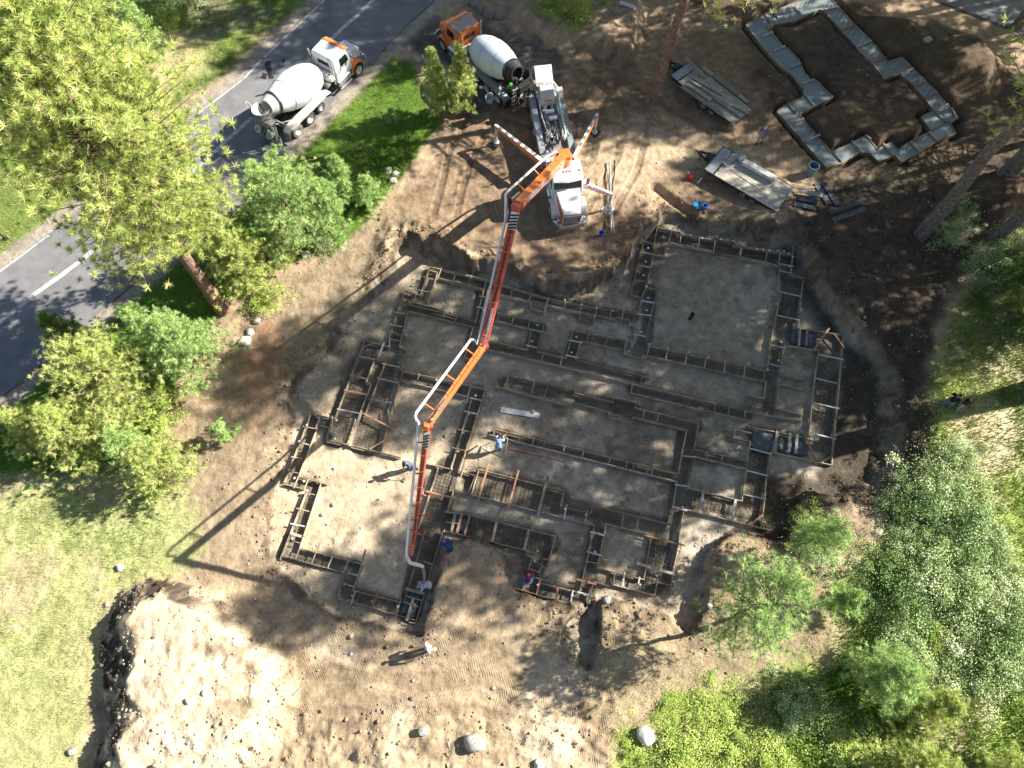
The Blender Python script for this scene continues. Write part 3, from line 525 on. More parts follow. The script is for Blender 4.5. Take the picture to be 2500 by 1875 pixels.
BD['rooms'] = ('nested footing form of small rooms at the upper left of the pit', (970, 700), 'C3', [
 [(1470, 370), (2060, 502)], [(1475, 405), (1540, 422), (1525, 480)], [(1540, 470), (1960, 572)], [(1470, 370), (1388, 622)], [(1525, 480), (1450, 692)], [(1240, 580), (1382, 625)], [(1240, 582), (1107, 1010), (1108, 1095)],
 [(1300, 690), (1540, 747)], [(1300, 690), (1293, 714)], [(1293, 712), (1880, 862)], [(1285, 770), (1860, 912)], [(1960, 572), (1880, 870)], [(2005, 545), (1920, 870)], [(1270, 780), (1197, 1085), (1257, 1120), (1202, 1310)], [(1860, 915), (1780, 1192), (1882, 1212)],
 [(1230, 1310), (1972, 1472)], [(1205, 1390), (1815, 1542)], [(1972, 1472), (1740, 2210)], [(1845, 1570), (1660, 2200)], [(1120, 955), (1208, 985)], [(1450, 2140), (1672, 2195)]],
 [((1577, 388), (1548, 472), ''), ((1707, 423), (1678, 512), ''), ((1847, 453), (1823, 542), ''), ((1987, 488), (1963, 572), ''), ((1413, 465), (1502, 490), ''), ((1368, 585), (1482, 605), ''), ((1362, 598), (1338, 657), ''), ((1158, 785), (1257, 800), 'w'), ((1113, 895), (1227, 915), 'w'), ((1108, 1025), (1207, 1045), ''), ((1607, 790), (1588, 842), ''), ((1717, 815), (1698, 862), ''),
  ((270, 740), (270, 740), ''), ((1920, 640), (2005, 655), 'w'), ((1895, 738), (1975, 752), 'w'), ((1382, 1338), (1363, 1392), ''), ((1547, 1378), (1528, 1452), ''), ((1842, 1443), (1813, 1542), ''), ((1833, 1555), (1947, 1580), 'w'), ((1780, 1672), (1892, 1700), 'w'), ((1730, 1838), (1847, 1864), ''), ((1678, 2003), (1792, 2030), ''), ((1225, 950), (1260, 955), 'bw')])
BD['mat'] = ('wide double footing form at the left of the pit, crossed by reddish planks', (870, 1040), 'C3', [
 [(885, 1035), (1110, 1092)], [(885, 1030), (615, 1742)], [(970, 1215), (898, 1402), (942, 1430), (830, 1715)], [(1077, 1217), (875, 1730)], [(970, 1210), (1080, 1222)], [(1228, 1310), (1030, 2040)], [(540, 1925), (1212, 2088)], [(600, 1722), (540, 1932)], [(470, 1795), (562, 1818)]],
 [((1062, 1058), (1008, 1192), 'w'), ((838, 1180), (977, 1210), 'w'), ((1043, 1245), (1202, 1280), ''), ((753, 1350), (907, 1385), 'o'), ((998, 1375), (1192, 1420), ''), ((703, 1485), (902, 1525), 'o'), ((928, 1565), (1132, 1600), 'w'), ((880, 1097), (997, 1055), ''),
  ((638, 1655), (838, 1693), 'w'), ((860, 1670), (752, 1988), 'b'), ((873, 1695), (1162, 1842), 'o'), ((1100, 1655), (1115, 1812), ''), ((1067, 1938), (928, 2018), 'o'), ((568, 1845), (627, 1932), 'w')])
BD['leftleg'] = ('narrow zigzag footing form along the sunlit left edge of the pit', (720, 1290), 'C6', [
 [(400, 405), (632, 452)], [(400, 405), (158, 1022)], [(490, 420), (455, 540), (290, 965)], [(150, 1035), (340, 1082)], [(275, 970), (542, 1042)], [(492, 1030), (300, 1610)], [(360, 1105), (215, 1480)], [(215, 1480), (120, 1718)], [(155, 1680), (700, 1838), (640, 2068), (1340, 2262)], [(300, 1614), (860, 1758)], [(905, 1625), (778, 1995), (1215, 2105)]],
 [((333, 520), (437, 541), ''), ((278, 660), (387, 686), ''), ((228, 795), (327, 811), ''), ((173, 920), (287, 941), ''), ((490, 413), (444, 542), ''), ((597, 428), (538, 652), ''), ((292, 973), (248, 1077), ''), ((380, 998), (343, 1092), ''), ((343, 1115), (437, 1136), ''), ((273, 1258), (387, 1286), ''), ((218, 1395), (347, 1421), 'w'), ((215, 1480), (318, 1512), 'b'), ((265, 1560), (307, 1570), ''),
  ((307, 1612), (264, 1718), ''), ((460, 1630), (408, 1762), ''), ((597, 1694), (553, 1798), ''), ((742, 1724), (698, 1832), ''), ((733, 1840), (822, 1861), 'w'), ((693, 1935), (797, 1966), ''), ((807, 1994), (763, 2122), ''), ((1007, 2008), (944, 2198), 'o'), ((1217, 2066), (1163, 2252), '')])
BD['nozzle'] = ('footing form being filled under the hanging hose at the tip of the boom', (1030, 1330), 'C6', [
 [(1440, 855), (1672, 907)], [(1550, 880), (1370, 1435)], [(1425, 1465), (1240, 2100)], [(1690, 1080), (1630, 1282), (1712, 1312)], [(1740, 920), (1882, 962), (1812, 1132)], [(1692, 1080), (1812, 1132)], [(1590, 1455), (1338, 2310)]],
 [((1770, 923), (1719, 1083), ''), ((1438, 1105), (1697, 1166), 'o'), ((1418, 1450), (1577, 1486), 'o'), ((1417, 1735), (1497, 1762), ''), ((1255, 1980), (1420, 2028), 'b'), ((1250, 2045), (1400, 2085), ''), ((1325, 2068), (1265, 2268), 'b'), ((1230, 2097), (1365, 2144), ''), ((1285, 2282), (1440, 2312), '')])
BD['strips'] = ('footing form strips around the long bare room in the middle of the pit', (1440, 1080), 'C7', [
 [(395, 542), (2052, 947)], [(350, 592), (2042, 1017)], [(395, 540), (385, 605)], [(2127, 550), (2052, 947)], [(520, 60), (1122, 187), (1125, 217), (1460, 300), (1470, 255), (1682, 300), (1660, 347), (1745, 370), (2235, 488), (2195, 725)], [(410, 160), (1090, 337), (1095, 300), (1430, 387), (1425, 437), (1632, 487), (1640, 435), (2127, 550)], [(522, 60), (488, 178)],
 [(1640, 135), (2380, 310), (2650, 380), (3170, 470)], [(1620, 215), (2290, 375), (2690, 465)], [(1642, 132), (1620, 217)], [(2195, 725), (2670, 830), (2700, 655), (2550, 625), (2570, 545), (2715, 580)], [(2690, 235), (2655, 350)], [(2690, 240), (2825, 265), (2842, 115), (2300, 0)]],
 [((757, 113), (729, 227), ''), ((880, 133), (844, 262), ''), ((505, 570), (500, 622), ''), ((625, 600), (614, 652), ''), ((750, 625), (737, 682), ''), ((850, 650), (839, 702), ''), ((1030, 700), (1014, 752), ''), ((1200, 735), (1184, 792), ''), ((1440, 800), (1424, 852), ''), ((1590, 840), (1579, 892), ''), ((1650, 855), (1639, 912), ''), ((1780, 885), (1769, 942), ''), ((1820, 895), (1809, 952), ''), ((1747, 368), (1729, 447), ''), ((1877, 398), (1854, 477), ''),
  ((2382, 308), (2374, 387), ''), ((2514, 340), (2496, 417), ''), ((2652, 372), (2646, 442), ''), ((2307, 750), (2300, 807), ''), ((2447, 785), (2436, 832), '')])
BD['lower'] = ('wide footing form with three long planks over its rebar, lower middle of the pit', (1400, 1220), 'C7', [
 [(230, 900), (1022, 1102), (990, 1242), (1265, 1302), (1280, 1230), (1982, 1402), (2042, 1012)], [(255, 905), (185, 1132), (780, 1282), (1295, 1412)], [(180, 1130), (190, 1142)]],
 [((345, 855), (244, 1207), 'o'), ((615, 915), (514, 1272), 'o'), ((877, 970), (784, 1327), 'b'), ((1047, 1221), (1019, 1362), 'w'), ((1232, 1270), (1209, 1403), ''), ((1557, 1300), (1539, 1418), ''), ((1692, 1336), (1674, 1448), '')])
BD['south'] = ('stepped footing form at the bottom of the pit where the worker in maroon kneels', (1250, 1320), 'D2', [
 [(-60, 180), (182, 210), (942, 402), (890, 617), (830, 602), (795, 830)], [(-40, 355), (380, 457), (682, 530), (680, 577), (730, 587), (693, 742)], [(580, 870), (1227, 1052), (1282, 838)], [(795, 820), (1150, 907)], [(1297, 305), (1215, 682), (1160, 907)], [(1402, 290), (1323, 682)], [(1230, 627), (1322, 647)]],
 [((45, 188), (8, 372), 'b'), ((102, 203), (58, 372), 'bo'), ((177, 203), (128, 387), 'o'), ((417, 273), (373, 457), 'b'), ((707, 343), (662, 527), 'b'), ((-40, 275), (70, 290), ''), ((737, 308), (734, 362), ''), ((693, 580), (857, 692), ''), ((697, 695), (802, 727), ''), ((1256, 363), (1382, 396), 'w'), ((1220, 540), (1362, 579), 'w'), ((758, 775), (832, 796), ''), ((807, 798), (773, 932), 'o'), ((967, 868), (944, 987), 'o'), ((1102, 888), (1078, 1027), 'w'), ((1133, 790), (1312, 836), 'o'), ((1138, 903), (1282, 943), 'w')])
BD['east'] = ('footing form of two rooms at the lower right beside the deep trench', (1600, 1330), 'D2', [
 [(1390, 290), (1812, 387), (1742, 792), (1318, 682)], [(2102, 165), (1975, 918)], [(1482, 733), (1460, 837), (1840, 932), (1862, 815), (1987, 842)], [(1290, 810), (1427, 850)],
 [(2660, -206), (2625, 85), (2130, -35), (2200, -317)], [(2210, -314), (2665, -205)], [(2885, -365), (2850, -145), (2803, 315)], [(2100, 155), (2875, 345)]],
 [((1728, 388), (2112, 491), 'o'), ((1678, 645), (2022, 746), 'b'), ((1567, 728), (1549, 852), 'w'), ((1702, 768), (1679, 892), 'w'), ((2658, -190), (2858, -138), 'w'), ((2630, 25), (2838, 71), 'w'), ((2275, -10), (2243, 197), 'bw'), ((2567, 70), (2533, 267), 'bw'), ((2073, -320), (2208, -309), 'w'), ((2018, -60), (2158, -44), 'w'), ((1993, 135), (2128, 176), 'w'), ((2818, 205), (2688, 307), 'o')])
TIEM = {'': 'tie', 'w': 'tiewhite', 'o': 'tieorange'}
def wig(s=.02): return random.uniform(-s, s)
for key, (lab, bp_, kk, boards, ties) in BD.items():
    g0 = G(*bp_); root = thing('footing_form', lab, 'concrete form', (g0.x, g0.y, ZP), group='footing forms for the house foundation')
    nb = 0
    for pl in boards:
        P = [U(*cp(kk, p), ZF) for p in pl]
        for i in range(len(P) - 1):
            a, b_ = P[i], P[i + 1]; d = (b_ - a).normalized()
            if (b_ - a).length < .12: continue
            ext = .02; a2 = a - d * ext * (i > 0); top = ZF + wig(.012)
            m = MB(); h = .29; zc = top - h / 2
            m.bar((a2.x, a2.y, zc), (b_.x, b_.y, zc + wig(.01)), .042, h)
            nrm = Vector((-d.y, d.x, 0)); k = int((b_ - a).length / 1.8)
            for j in range(k):                       # kickers nailed to the outside face
                q = a.lerp(b_, (j + .5 + wig(.2)) / k); s = random.choice((-1, 1))
                m.bar((q.x + nrm.x * s * .052, q.y + nrm.y * s * .052, zc - .15), (q.x + nrm.x * s * .052 + wig(), q.y + nrm.y * s * .052, top + random.uniform(-.06, .06)), .042, .042)
            m.build('form_board', M['form'], root, org=root.location)
    for a, b_, f in ties:
        A, B_ = U(*cp(kk, a), ZF), U(*cp(kk, b_), ZF)
        if (B_ - A).length < .1: continue
        broad = 'b' in f; wd = .16 if broad else (.06 if f == '' else .085); th = .042
        big = f in ('o', 'bo', 'b') or (B_ - A).length > 2.2
        z = ZF + .035 + wig(.008)
        m = MB(); m.bar((A.x, A.y, z), (B_.x, B_.y, z + wig(.015)), wd if not (f == 'o') else .11, th)
        m.build('cross_cleat', M[TIEM[f.replace('b', '')]], root, org=root.location)
# ------------------------------------------------------------------ rebar mats lying in the wide footings
MATS = [('C6', [(640, 455), (1090, 520), (1030, 735), (560, 635)], 'rusty rebar mat in the sunlit lower end of the wide left footing', .27),
 ('C3', [(905, 1080), (960, 1215), (800, 1640), (670, 1640)], 'rebar grid in the outer lane of the wide left footing', .3), ('C3', [(1095, 1230), (1210, 1260), (1070, 1650), (910, 1650)], 'rebar grid in the inner lane of the wide left footing', .3),
 ('C7', [(245, 920), (1005, 1112), (965, 1325), (195, 1125)], 'rebar mat under the three long planks in the lower middle footing', .25), ('C7', [(1270, 1290), (1540, 1350), (1520, 1420), (1260, 1370)], 'small rebar grid in the footing below the long lower room', .2),
 ('D2', [(0, 210), (930, 412), (890, 610), (0, 360)], 'long rebar mat in the wide footing right of the hose', .25), ('D2', [(1815, 400), (2085, 462), (1985, 900), (1765, 785)], 'rebar mat in the right-hand lane of the lower right footing', .22),
 ('C8', [(1640, 100), (1845, 130), (1768, 862), (1570, 600)], 'rebar mat in the far right footing under the whitened planks', .25), ('C8', [(1040, 760), (1215, 770), (1150, 1400), (985, 1180)], 'rebar mat in the footing at the right end of the lower right room', .25), ('C8', [(480, 1090), (970, 1215), (935, 1365), (445, 1262)], 'rebar mat along the lower edge of the lower right room', .25),
 ('C5', [(1515, 640), (1700, 662), (1640, 1095), (1450, 1075)], 'rebar mat in the wide footing right of the standpipe pad', .25), ('C5', [(400, 215), (900, 330), (890, 408), (380, 330)], 'rebar mat in the upper left footing of the standpipe pad', .25), ('C5', [(920, 335), (1590, 455), (1490, 538), (905, 450)], 'rebar mat in the upper right footing of the standpipe pad', .25),
 ('C6', [(1560, 895), (1720, 940), (1600, 1440), (1400, 1420)], 'rebar mat in the footing right of the boom tip', .22), ('D1', [(1625, 370), (1750, 395), (1590, 900), (1455, 890)], 'rebar mat under the hanging hose', .22), ('C8', [(1000, 560), (1290, 600), (1270, 740), (1040, 690)], 'rebar grid poking out of half-poured concrete', .22),
 ('C8', [(1040, 250), (1190, 280), (1185, 375), (1010, 345)], 'small rebar grid in the square corner pocket', .2), ('C4', [(1180, 800), (1300, 825), (1285, 870), (1175, 838)], 'tiny rebar grid in the square pocket of the upper footing', .18), ('C4', [(1460, 1560), (1640, 1600), (1580, 1690), (1420, 1660)], 'small rebar grid in the pocket above the long bare room', .2)]
for k, q, lab, sp in MATS:
    P = [U(*cp(k, p), ZP + .07) for p in q]; c = sum(P, Vector()) / 4
    root = thing('rebar_mat', lab, 'rebar', (c.x, c.y, ZP + .05), group='rebar mats in the footings'); m = MB()
    for (A, B_, C_, D_) in ((P[0], P[1], P[3], P[2]), (P[0], P[3], P[1], P[2])):
        n = max(2, int((A - B_).length / sp))
        for i in range(n + 1):
            a, b_ = A.lerp(B_, i / n), C_.lerp(D_, i / n); m.tube([a + Vector((wig(), wig(), 0)), a.lerp(b_, .5) + Vector((wig(.03), wig(.03), wig(.02))), b_ + Vector((wig(), wig(), 0))], .0105, 5)
    m.build('bars', M['rebar'], root, org=root.location)
# ------------------------------------------------------------------ dowels with plastic caps
CAPS = {'C5': [(305, 390), (285, 510), (260, 633), (305, 840), (290, 950), (245, 1143), (290, 738), (85, 940), (205, 970), (315, 1255), (480, 1290), (668, 1330), (842, 1372), (1018, 1400), (1200, 1432), (1380, 1485), (1480, 1397), (1500, 1235), (1542, 1080), (1573, 553), (1605, 465), (1570, 435), (1525, 418), (1470, 410), (1395, 410), (1340, 405), (1285, 398), (1165, 372), (1130, 345), (1070, 328), (1020, 318), (960, 310), (925, 285), (840, 308), (790, 297), (680, 270), (625, 265), (583, 222), (533, 205), (440, 285), (478, 210)],
 'C4': [(780, 900), (730, 1040), (1130, 1000), (1085, 1143), (1180, 712), (1315, 740), (1460, 772), (1030, 670)],
 'C6': [(445, 415), (555, 448), (630, 463), (365, 510), (300, 655), (200, 912), (250, 985), (340, 1010), (370, 1100), (1883, 240), (1828, 405), (1775, 578), (1727, 747), (1670, 897), (1535, 95), (1370, 50), (1690, 130)],
 'D1': [(420, 425), (893, 835), (960, 937), (1140, 988), (1370, 1035), (1518, 1013), (930, 735)],
 'D2': [(1030, 158), (1218, 205), (1338, 378), (1302, 540), (1240, 810), (1355, 760), (960, 880), (787, 840), (785, 538), (760, 628), (738, 735), (1095, 935), (1207, 925), (1557, 797), (1705, 835), (1853, 755), (2090, 140)]}
REDC = {('C5', 7), ('C5', 8), ('C5', 13), ('C5', 33), ('D2', 6), ('D2', 16), ('D1', 6), ('C6', 12), ('C6', 0), ('D1', 1), ('D1', 2), ('D1', 3), ('D1', 5), ('D2', 5), ('D2', 10), ('D2', 4)}
protos = {}
for k, l in CAPS.items():
    for i, p in enumerate(l):
        col = 'o' if (k, i) in REDC else 'w'; q = U(*cp(k, p), ZF + .12)
        if col not in protos:
            root = thing('rebar_dowel', ('orange' if col == 'o' else 'pale') + ' square cap on a rebar dowel standing in a footing form', 'rebar', group=('orange' if col == 'o' else 'pale') + ' capped dowels in the footing forms')
            m = MB(); m.tube([(0, 0, -.1), (0, 0, .42)], .011, 6); m.build('bar', M['rebar'], root)
            m = MB(); m.taper((0, 0, .44), (.13, .13, .035), (.9, .9)); m.tube([(0, 0, .36), (0, 0, .43)], .022, 8); m.build('cap', M['cap' + col], root); protos[col] = root
        else: root = copy_tree(protos[col])
        root.location = (q.x, q.y, ZF + .12 - .44); root.rotation_euler = (wig(.06), wig(.06), random.random() * 3)
# ------------------------------------------------------------------ the poured garage footing
c0 = G(2000, 260); root = thing('poured_footing', 'freshly poured concrete footing ring still in its boards, in the upper right corner', 'concrete footing', (c0.x, c0.y, -.6))
zc = -.2
def ring(o, i_, z):
    bm = bmesh.new(); E_ = []
    for loop in (o, i_):
        vs = [bm.verts.new((x - c0.x, y - c0.y, z + .6)) for x, y in loop]
        E_ += [bm.edges.new((vs[j], vs[(j + 1) % len(vs)])) for j in range(len(vs))]
    bmesh.ops.triangle_fill(bm, use_beauty=True, edges=E_)
    for f in bm.faces:
        if f.normal.z < 0: f.normal_flip()
    r_ = bmesh.ops.extrude_face_region(bm, geom=bm.faces[:]); vs = [v for v in r_['geom'] if isinstance(v, bmesh.types.BMVert)]
    bmesh.ops.translate(bm, verts=vs, vec=(0, 0, -.38)); bmesh.ops.recalc_face_normals(bm, faces=bm.faces[:])
    me = bpy.data.meshes.new('concrete'); bm.to_mesh(me); bm.free(); return me
link('concrete', ring(_go, _gi, zc), M['concrete'], root)
for loop, sg in ((_go, 1), (_gi, -1)):
    A2 = sum(loop[i][0] * loop[(i + 1) % len(loop)][1] - loop[(i + 1) % len(loop)][0] * loop[i][1] for i in range(len(loop)))
    s = (1 if A2 > 0 else -1) * sg
    for i in range(len(loop)):
        a = Vector((*loop[i], 0)); b_ = Vector((*loop[(i + 1) % len(loop)], 0)); d = b_ - a
        if d.length < .25: continue
        d.normalize(); n = Vector((d.y, -d.x, 0)) * s * .026
        m = MB(); m.bar((a.x + n.x, a.y + n.y, zc - .155), (b_.x + n.x, b_.y + n.y, zc - .155), .05, .42)
        for j in range(int((b_ - a).length / 1.1)):
            q = a.lerp(b_, (j + .6) / max(1, int((b_ - a).length / 1.1))) + n * 2.6; m.bar((q.x, q.y, -.55), (q.x, q.y, zc + random.uniform(0, .12)), .05, .05)
        m.build('form_board', M['form'], root, org=root.location)
def gp(x, y): return (1860 + .3937 * x, 180 + .3937 * y)
def c4(x, y): return (1500 + x * .226, y * .226)
def c5(x, y): return (2000 + x * .226, y * .226)
for a, b_, f in [(gp(160, 185), gp(215, 250), ''), (gp(270, 135), gp(322, 200), 'w'), (gp(180, 312), gp(260, 282), ''), (gp(268, 422), gp(360, 382), ''), (gp(445, 492), gp(500, 552), ''), (gp(555, 420), gp(625, 495), ''), (gp(640, 385), gp(675, 408), ''), (gp(752, 438), gp(815, 512), ''), (gp(1035, 365), gp(1088, 420), ''), (gp(1070, 238), gp(1150, 305), ''), (gp(1175, 215), gp(1208, 285), 'w'), (gp(920, 425), gp(975, 482), ''),
  (c4(1590, 405), c4(1710, 355), 'w'), (c4(1715, 560), c4(1840, 505), 'w'), (c4(1880, 745), c4(2010, 690), 'w'), (c4(2040, 910), c4(2160, 860), ''), (c4(1630, 160), c4(1690, 250), ''), (c4(1940, 75), c4(2015, 165), ''), (c5(60, 110), c5(195, 80), 'w'), (c5(250, 330), c5(385, 272), 'o'), (c5(400, 515), c5(560, 445), 'w'), (c5(580, 685), c5(710, 625), 'o'), (c5(875, 800), c5(1015, 745), ''), (c5(1020, 940), c5(1145, 880), ''), (c5(1140, 1065), c5(1265, 1000), ''), (c5(1250, 1200), c5(1385, 1130), ''), (c4(1705, 130), c4(1775, 200), 'o')]:
    A, B_ = U(*a, zc), U(*b_, zc); m = MB(); m.bar((A.x, A.y, zc + .085), (B_.x, B_.y, zc + .085), .13, .05); m.build('cross_cleat', M[TIEM[f]], root, org=root.location)
sp_ = []
for (a, b_) in [(c5(80, 60), c5(400, 420)), (c5(420, 440), c5(860, 800)), (c5(880, 740), c5(1380, 1240)), (c4(1700, 200), c4(2180, 40)), (gp(1160, 300), gp(870, 480)), (gp(200, 250), gp(380, 470))]:
    A, B_ = U(*a, zc), U(*b_, zc); n = int((B_ - A).length / .42)
    for i in range(n): sp_.append(A.lerp(B_, i / n))
for q in sp_[:96]:
    m = MB(); m.tube([(q.x, q.y, zc - .05), (q.x + wig(), q.y + wig(), zc + .60)], .017, 5); m.build('rebar_dowel', M['rebar'], root, org=root.location)
# ------------------------------------------------------------------ vehicles
def wheel(root, c, r, wd, m_t='tyre', m_r='rim', dual=False, sgn=1):
    # axle along y; sgn = outer side
    m = MB(); prof = [(-.5, r * .60), (-.5, r * .93), (-.42, r), (.42, r), (.5, r * .93), (.5, r * .60)]
    hw = wd / 2; a = Vector((c[0], c[1] - hw, c[2])); b_ = Vector((c[0], c[1] + hw, c[2]))
    m.lathe([(p[0] + .5, p[1]) for p in prof], a, b_, 28)
    o = m.build('wheel', M[m_t], root, True)
    m = MB(); s = sgn; f = lambda t: c[1] + s * hw * t
    deep = .2 if dual else .75
    m.lathe([(0, .02), (0, r * .22), (.35, r * .24), (.4, r * .45), (.9, r * .56), (1.02, r * .61), (.9, r * .62), (-2 * .9, r * .60)], (c[0], f(deep), c[2]), (c[0], f(1.02), c[2]), 24)
    for k in range(8):
        an = k * PI / 4; m.tube([(c[0] + math.cos(an) * r * .33, f(deep + .12), c[2] + math.sin(an) * r * .33), (c[0] + math.cos(an) * r * .33, f(deep + .3), c[2] + math.sin(an) * r * .33)], .022, 6)
    m.build('rim', M[m_r], o, True); return o
def place(name, label, cat, pf, pr, xf, xr, yside, group=None, z=0.):
    """put a vehicle so that its local points (xf, yside) and (xr, yside) fall on two seen ground points"""
    A, B_ = U(*pf, z), U(*pr, z); d = (A - B_).normalized(); rz = math.atan2(d.y, d.x)
    mid = (A + B_) / 2; xm = (xf + xr) / 2; n = Vector((-d.y, d.x, 0)); o = mid - d * xm - n * yside; sc = (A - B_).length / (xf - xr)
    root = thing(name, label, cat, (o.x, o.y, 0), rz, group); return root, sc
def mixer(label, pf, pr, side, kind):
    r, sc = place('mixer_truck', label, 'concrete mixer truck', pf, pr, 3.6, -3.6, side * 1.05, 'concrete mixer trucks')
    print('mixer scale', sc); r.scale = (min(max(sc, .9), 1.05),) * 3
    wh = kind == 'white'; PA = M['white'] if wh else M['orange']; FE = M['orange']; DR = M['drum'] if wh else M['drum2']
    # frame
    m = MB()
    for y in (-.42, .42): m.box((-.2, y, .92), (9.0, .1, .24))
    m.box((-4.9, 0, .92), (.9, .84, .2))
    for x in (-4.2, -2.9, -1.6, -.3, 1.2, 2.6, 4.2): m.box((x, 0, .92), (.14, .84, .18))
    for x in (3.6, -2.2, -3.6): m.tube([(x, -1, .55), (x, 1, .55)], .09, 8)
    m.build('chassis_frame', M['black'], r, bevel=.01)
    for s in (1, -1):
        wheel(r, (3.6, s * 1.08, .54), .54, .32, 'tyre', 'chrome' if wh else 'rim', False, s)
        for x, dusty in ((-2.2, False), (-3.6, True)): wheel(r, (x, s * .95, .52), .52, .56, 'tyre_dusty' if (dusty and wh) else 'tyre', 'cream' if wh else 'rim', True, s)
        wheel(r, (-.87, s * 1.0, .46), .42, .28, 'tyre', 'chrome', True, s)
    # cab: shell with windows set in
    m = MB(); prof = [(1.45, 1.0), (1.45, 2.72), (1.56, 2.88), (2.75, 2.93), (2.95, 2.80), (3.20, 2.02), (3.20, 1.0)]
    m.xprism(prof, -1.06, 1.06); cab = m.build('cab', PA, r, True, .07)
    m = MB(); m.box((2.15, 0, 2.945), (1.25, 1.86, .03)); m.build('roof_panel', M['white'] if wh else M['dusty_orange'], r, bevel=.02)
    m = MB(); m.bar((3.015, -.93, 2.45), (3.015, .93, 2.45), .02, .62, up=(-.26, 0, .78)); m.build('windshield', M['glass'], r)
    for s in (1, -1):
        m = MB(); m.xprism([(2.05, 1.95), (2.05, 2.62), (2.82, 2.62), (2.98, 2.05), (2.98, 1.95)], s * 1.06 - .012, s * 1.06 + .012); m.build('side_window', M['glass'], r)
        m = MB(); m.xprism([(1.98, 1.08), (1.98, 2.7), (2.02, 2.7), (2.02, 1.12), (3.08, 1.12), (3.08, 1.08)], s * 1.062 - .012, s * 1.062 + .01); m.box((2.12, s * 1.09, 1.75), (.16, .04, .05)); d = m.build('door', PA if wh else M['dusty_orange'], r)
    m = MB(); m.box((1.44, 0, 2.3), (.02, 1.05, .38)); m.build('rear_window', M['glass'], r, bevel=.01)
    m = MB(); m.xprism([(2.78, 2.93), (2.86, 2.98), (3.26, 2.82), (3.22, 2.74)], -1.02, 1.02); m.build('sun_visor', M['orange'], r, bevel=.01)
    for y in (-.82, -.2, 0, .2, .82):
        m = MB(); m.taper((2.72, y, 2.985), (.14, .08, .06), (.6, .8)); m.build('roof_light', M['lamp_amber'], r)
    # bonnet
    m = MB(); m.xprism([(3.18, 1.1), (3.18, 2.03), (3.6, 1.98), (4.5, 1.80), (4.66, 1.62), (4.68, .85), (3.9, 1.1)], -.66, .66); m.build('hood', M['white'] if wh else M['orange'], r, True, .07)
    for s in (1, -1):
        m = MB(); n = 12; arc = [(3.6 + math.cos(a) * .76, .56 + math.sin(a) * .72) for a in np.linspace(R(2), R(178), n)]
        arc2 = [(3.6 + math.cos(a) * .62, .56 + math.sin(a) * .58) for a in np.linspace(R(178), R(2), n)]
        m.xprism(arc + arc2, s * .60, s * 1.22)
        m.build('front_fender', FE, r, True, .03)
        m = MB(); m.lathe([(0, .09), (1, .10), (1.05, .02)], (4.5, s * .92, 1.1), (4.66, s * .92, 1.1), 14); m.build('headlight', M['chrome'], r, True)
    m = MB(); m.box((4.72, 0, 1.3), (.05, .95, .8)); 
    for k in range(6): m.box((4.75, 0, 1.0 + k * .12), (.03, .85, .05))
    m.build('grille', M['chrome'], r)
    m = MB(); m.prism([(4.6, -1.18), (4.85, -.8), (4.92, 0), (4.85, .8), (4.6, 1.18), (4.68, 1.18), (4.98, .82), (5.05, 0), (4.98, -.82), (4.68, -1.18)], .52, .82); m.build('front_bumper', M['chrome'], r, bevel=.02)
    for s in (1, -1):
        m = MB(); m.tube([(3.0, s * 1.06, 1.9), (3.05, s * 1.35, 1.95), (3.05, s * 1.38, 2.6), (2.95, s * 1.06, 2.65)], .018, 6); m.box((3.03, s * 1.38, 2.25), (.07, .2, .5)); m.build('mirror', M['chrome'], r)
        m = MB(); m.tube([(1.22, s * .98, .95), (1.22, s * .98, 3.15), (1.16, s * .98, 3.3)], [.075, .075, .07], 12); m.lathe([(0, .1), (1, .1)], (1.22, s * .98, 1.35), (1.22, s * .98, 2.5), 12); m.build('exhaust_stack', M['chrome'], r, True)
        m = MB(); m.lathe([(0, .02), (0, .27), (.04, .31), (.96, .31), (1, .27), (1, .02)], (1.35, s * .98, .86), (2.75, s * .98, .86), 18); m.build('fuel_tank', M['chrome'], r, True)
        m = MB(); m.box((2.0, s * 1.28, .52), (1.3, .18, .05)); m.box((1.5, s * 1.24, .7), (.05, .1, .4)); m.box((2.5, s * 1.24, .7), (.05, .1, .4)); m.build('step', M['alu'], r)
        m = MB(); m.xprism([(.35, 1.02), (-.25, 1.16), (-4.1, 1.18), (-4.45, 1.0), (-4.5, .62), (-4.46, .62), (-4.4, .98), (-4.1, 1.13), (-.25, 1.11), (.35, .96)], s * .62, s * 1.26); m.xprism([(-.25, 1.16), (-.25, 1.02), (-4.1, 1.02), (-4.1, 1.18)], s * 1.23, s * 1.26); m.build('rear_fender', M['cream'] if wh else M['alu'], r, bevel=.012)
        m = MB(); m.box((-4.55, s * .95, .55), (.03, .62, .62)); m.build('mud_flap', M['black'] if not wh else M['grime'], r)
    # tanks behind the cab
    m = MB(); m.lathe([(0, .02), (.02, .2), (.08, .31), (.92, .31), (.98, .2), (1, .02)], (1.02, -1.12, 1.62), (1.02, 1.12, 1.62), 22); m.build('water_tank', M['cream'], r, True)
    m = MB(); m.lathe([(0, .02), (.03, .15), (.1, .2), (.9, .2), (.97, .15), (1, .02)], (.62, -1.0, 1.30), (.62, .7, 1.30), 16)
    m.tube([(1.0, -.8, 1.95), (.7, -.8, 2.1), (.5, -.4, 1.7)], .035, 6); m.tube([(1.0, .5, 1.95), (.8, .55, 2.15), (.6, .6, 1.5)], .03, 6); m.box((.75, -.3, 1.1), (.5, .9, .3)); m.build('front_pedestal', M['grime'], r, True)
    # drum
    a = Vector((.55, 0, 1.98)); b_ = Vector((-4.55, 0, 3.0))
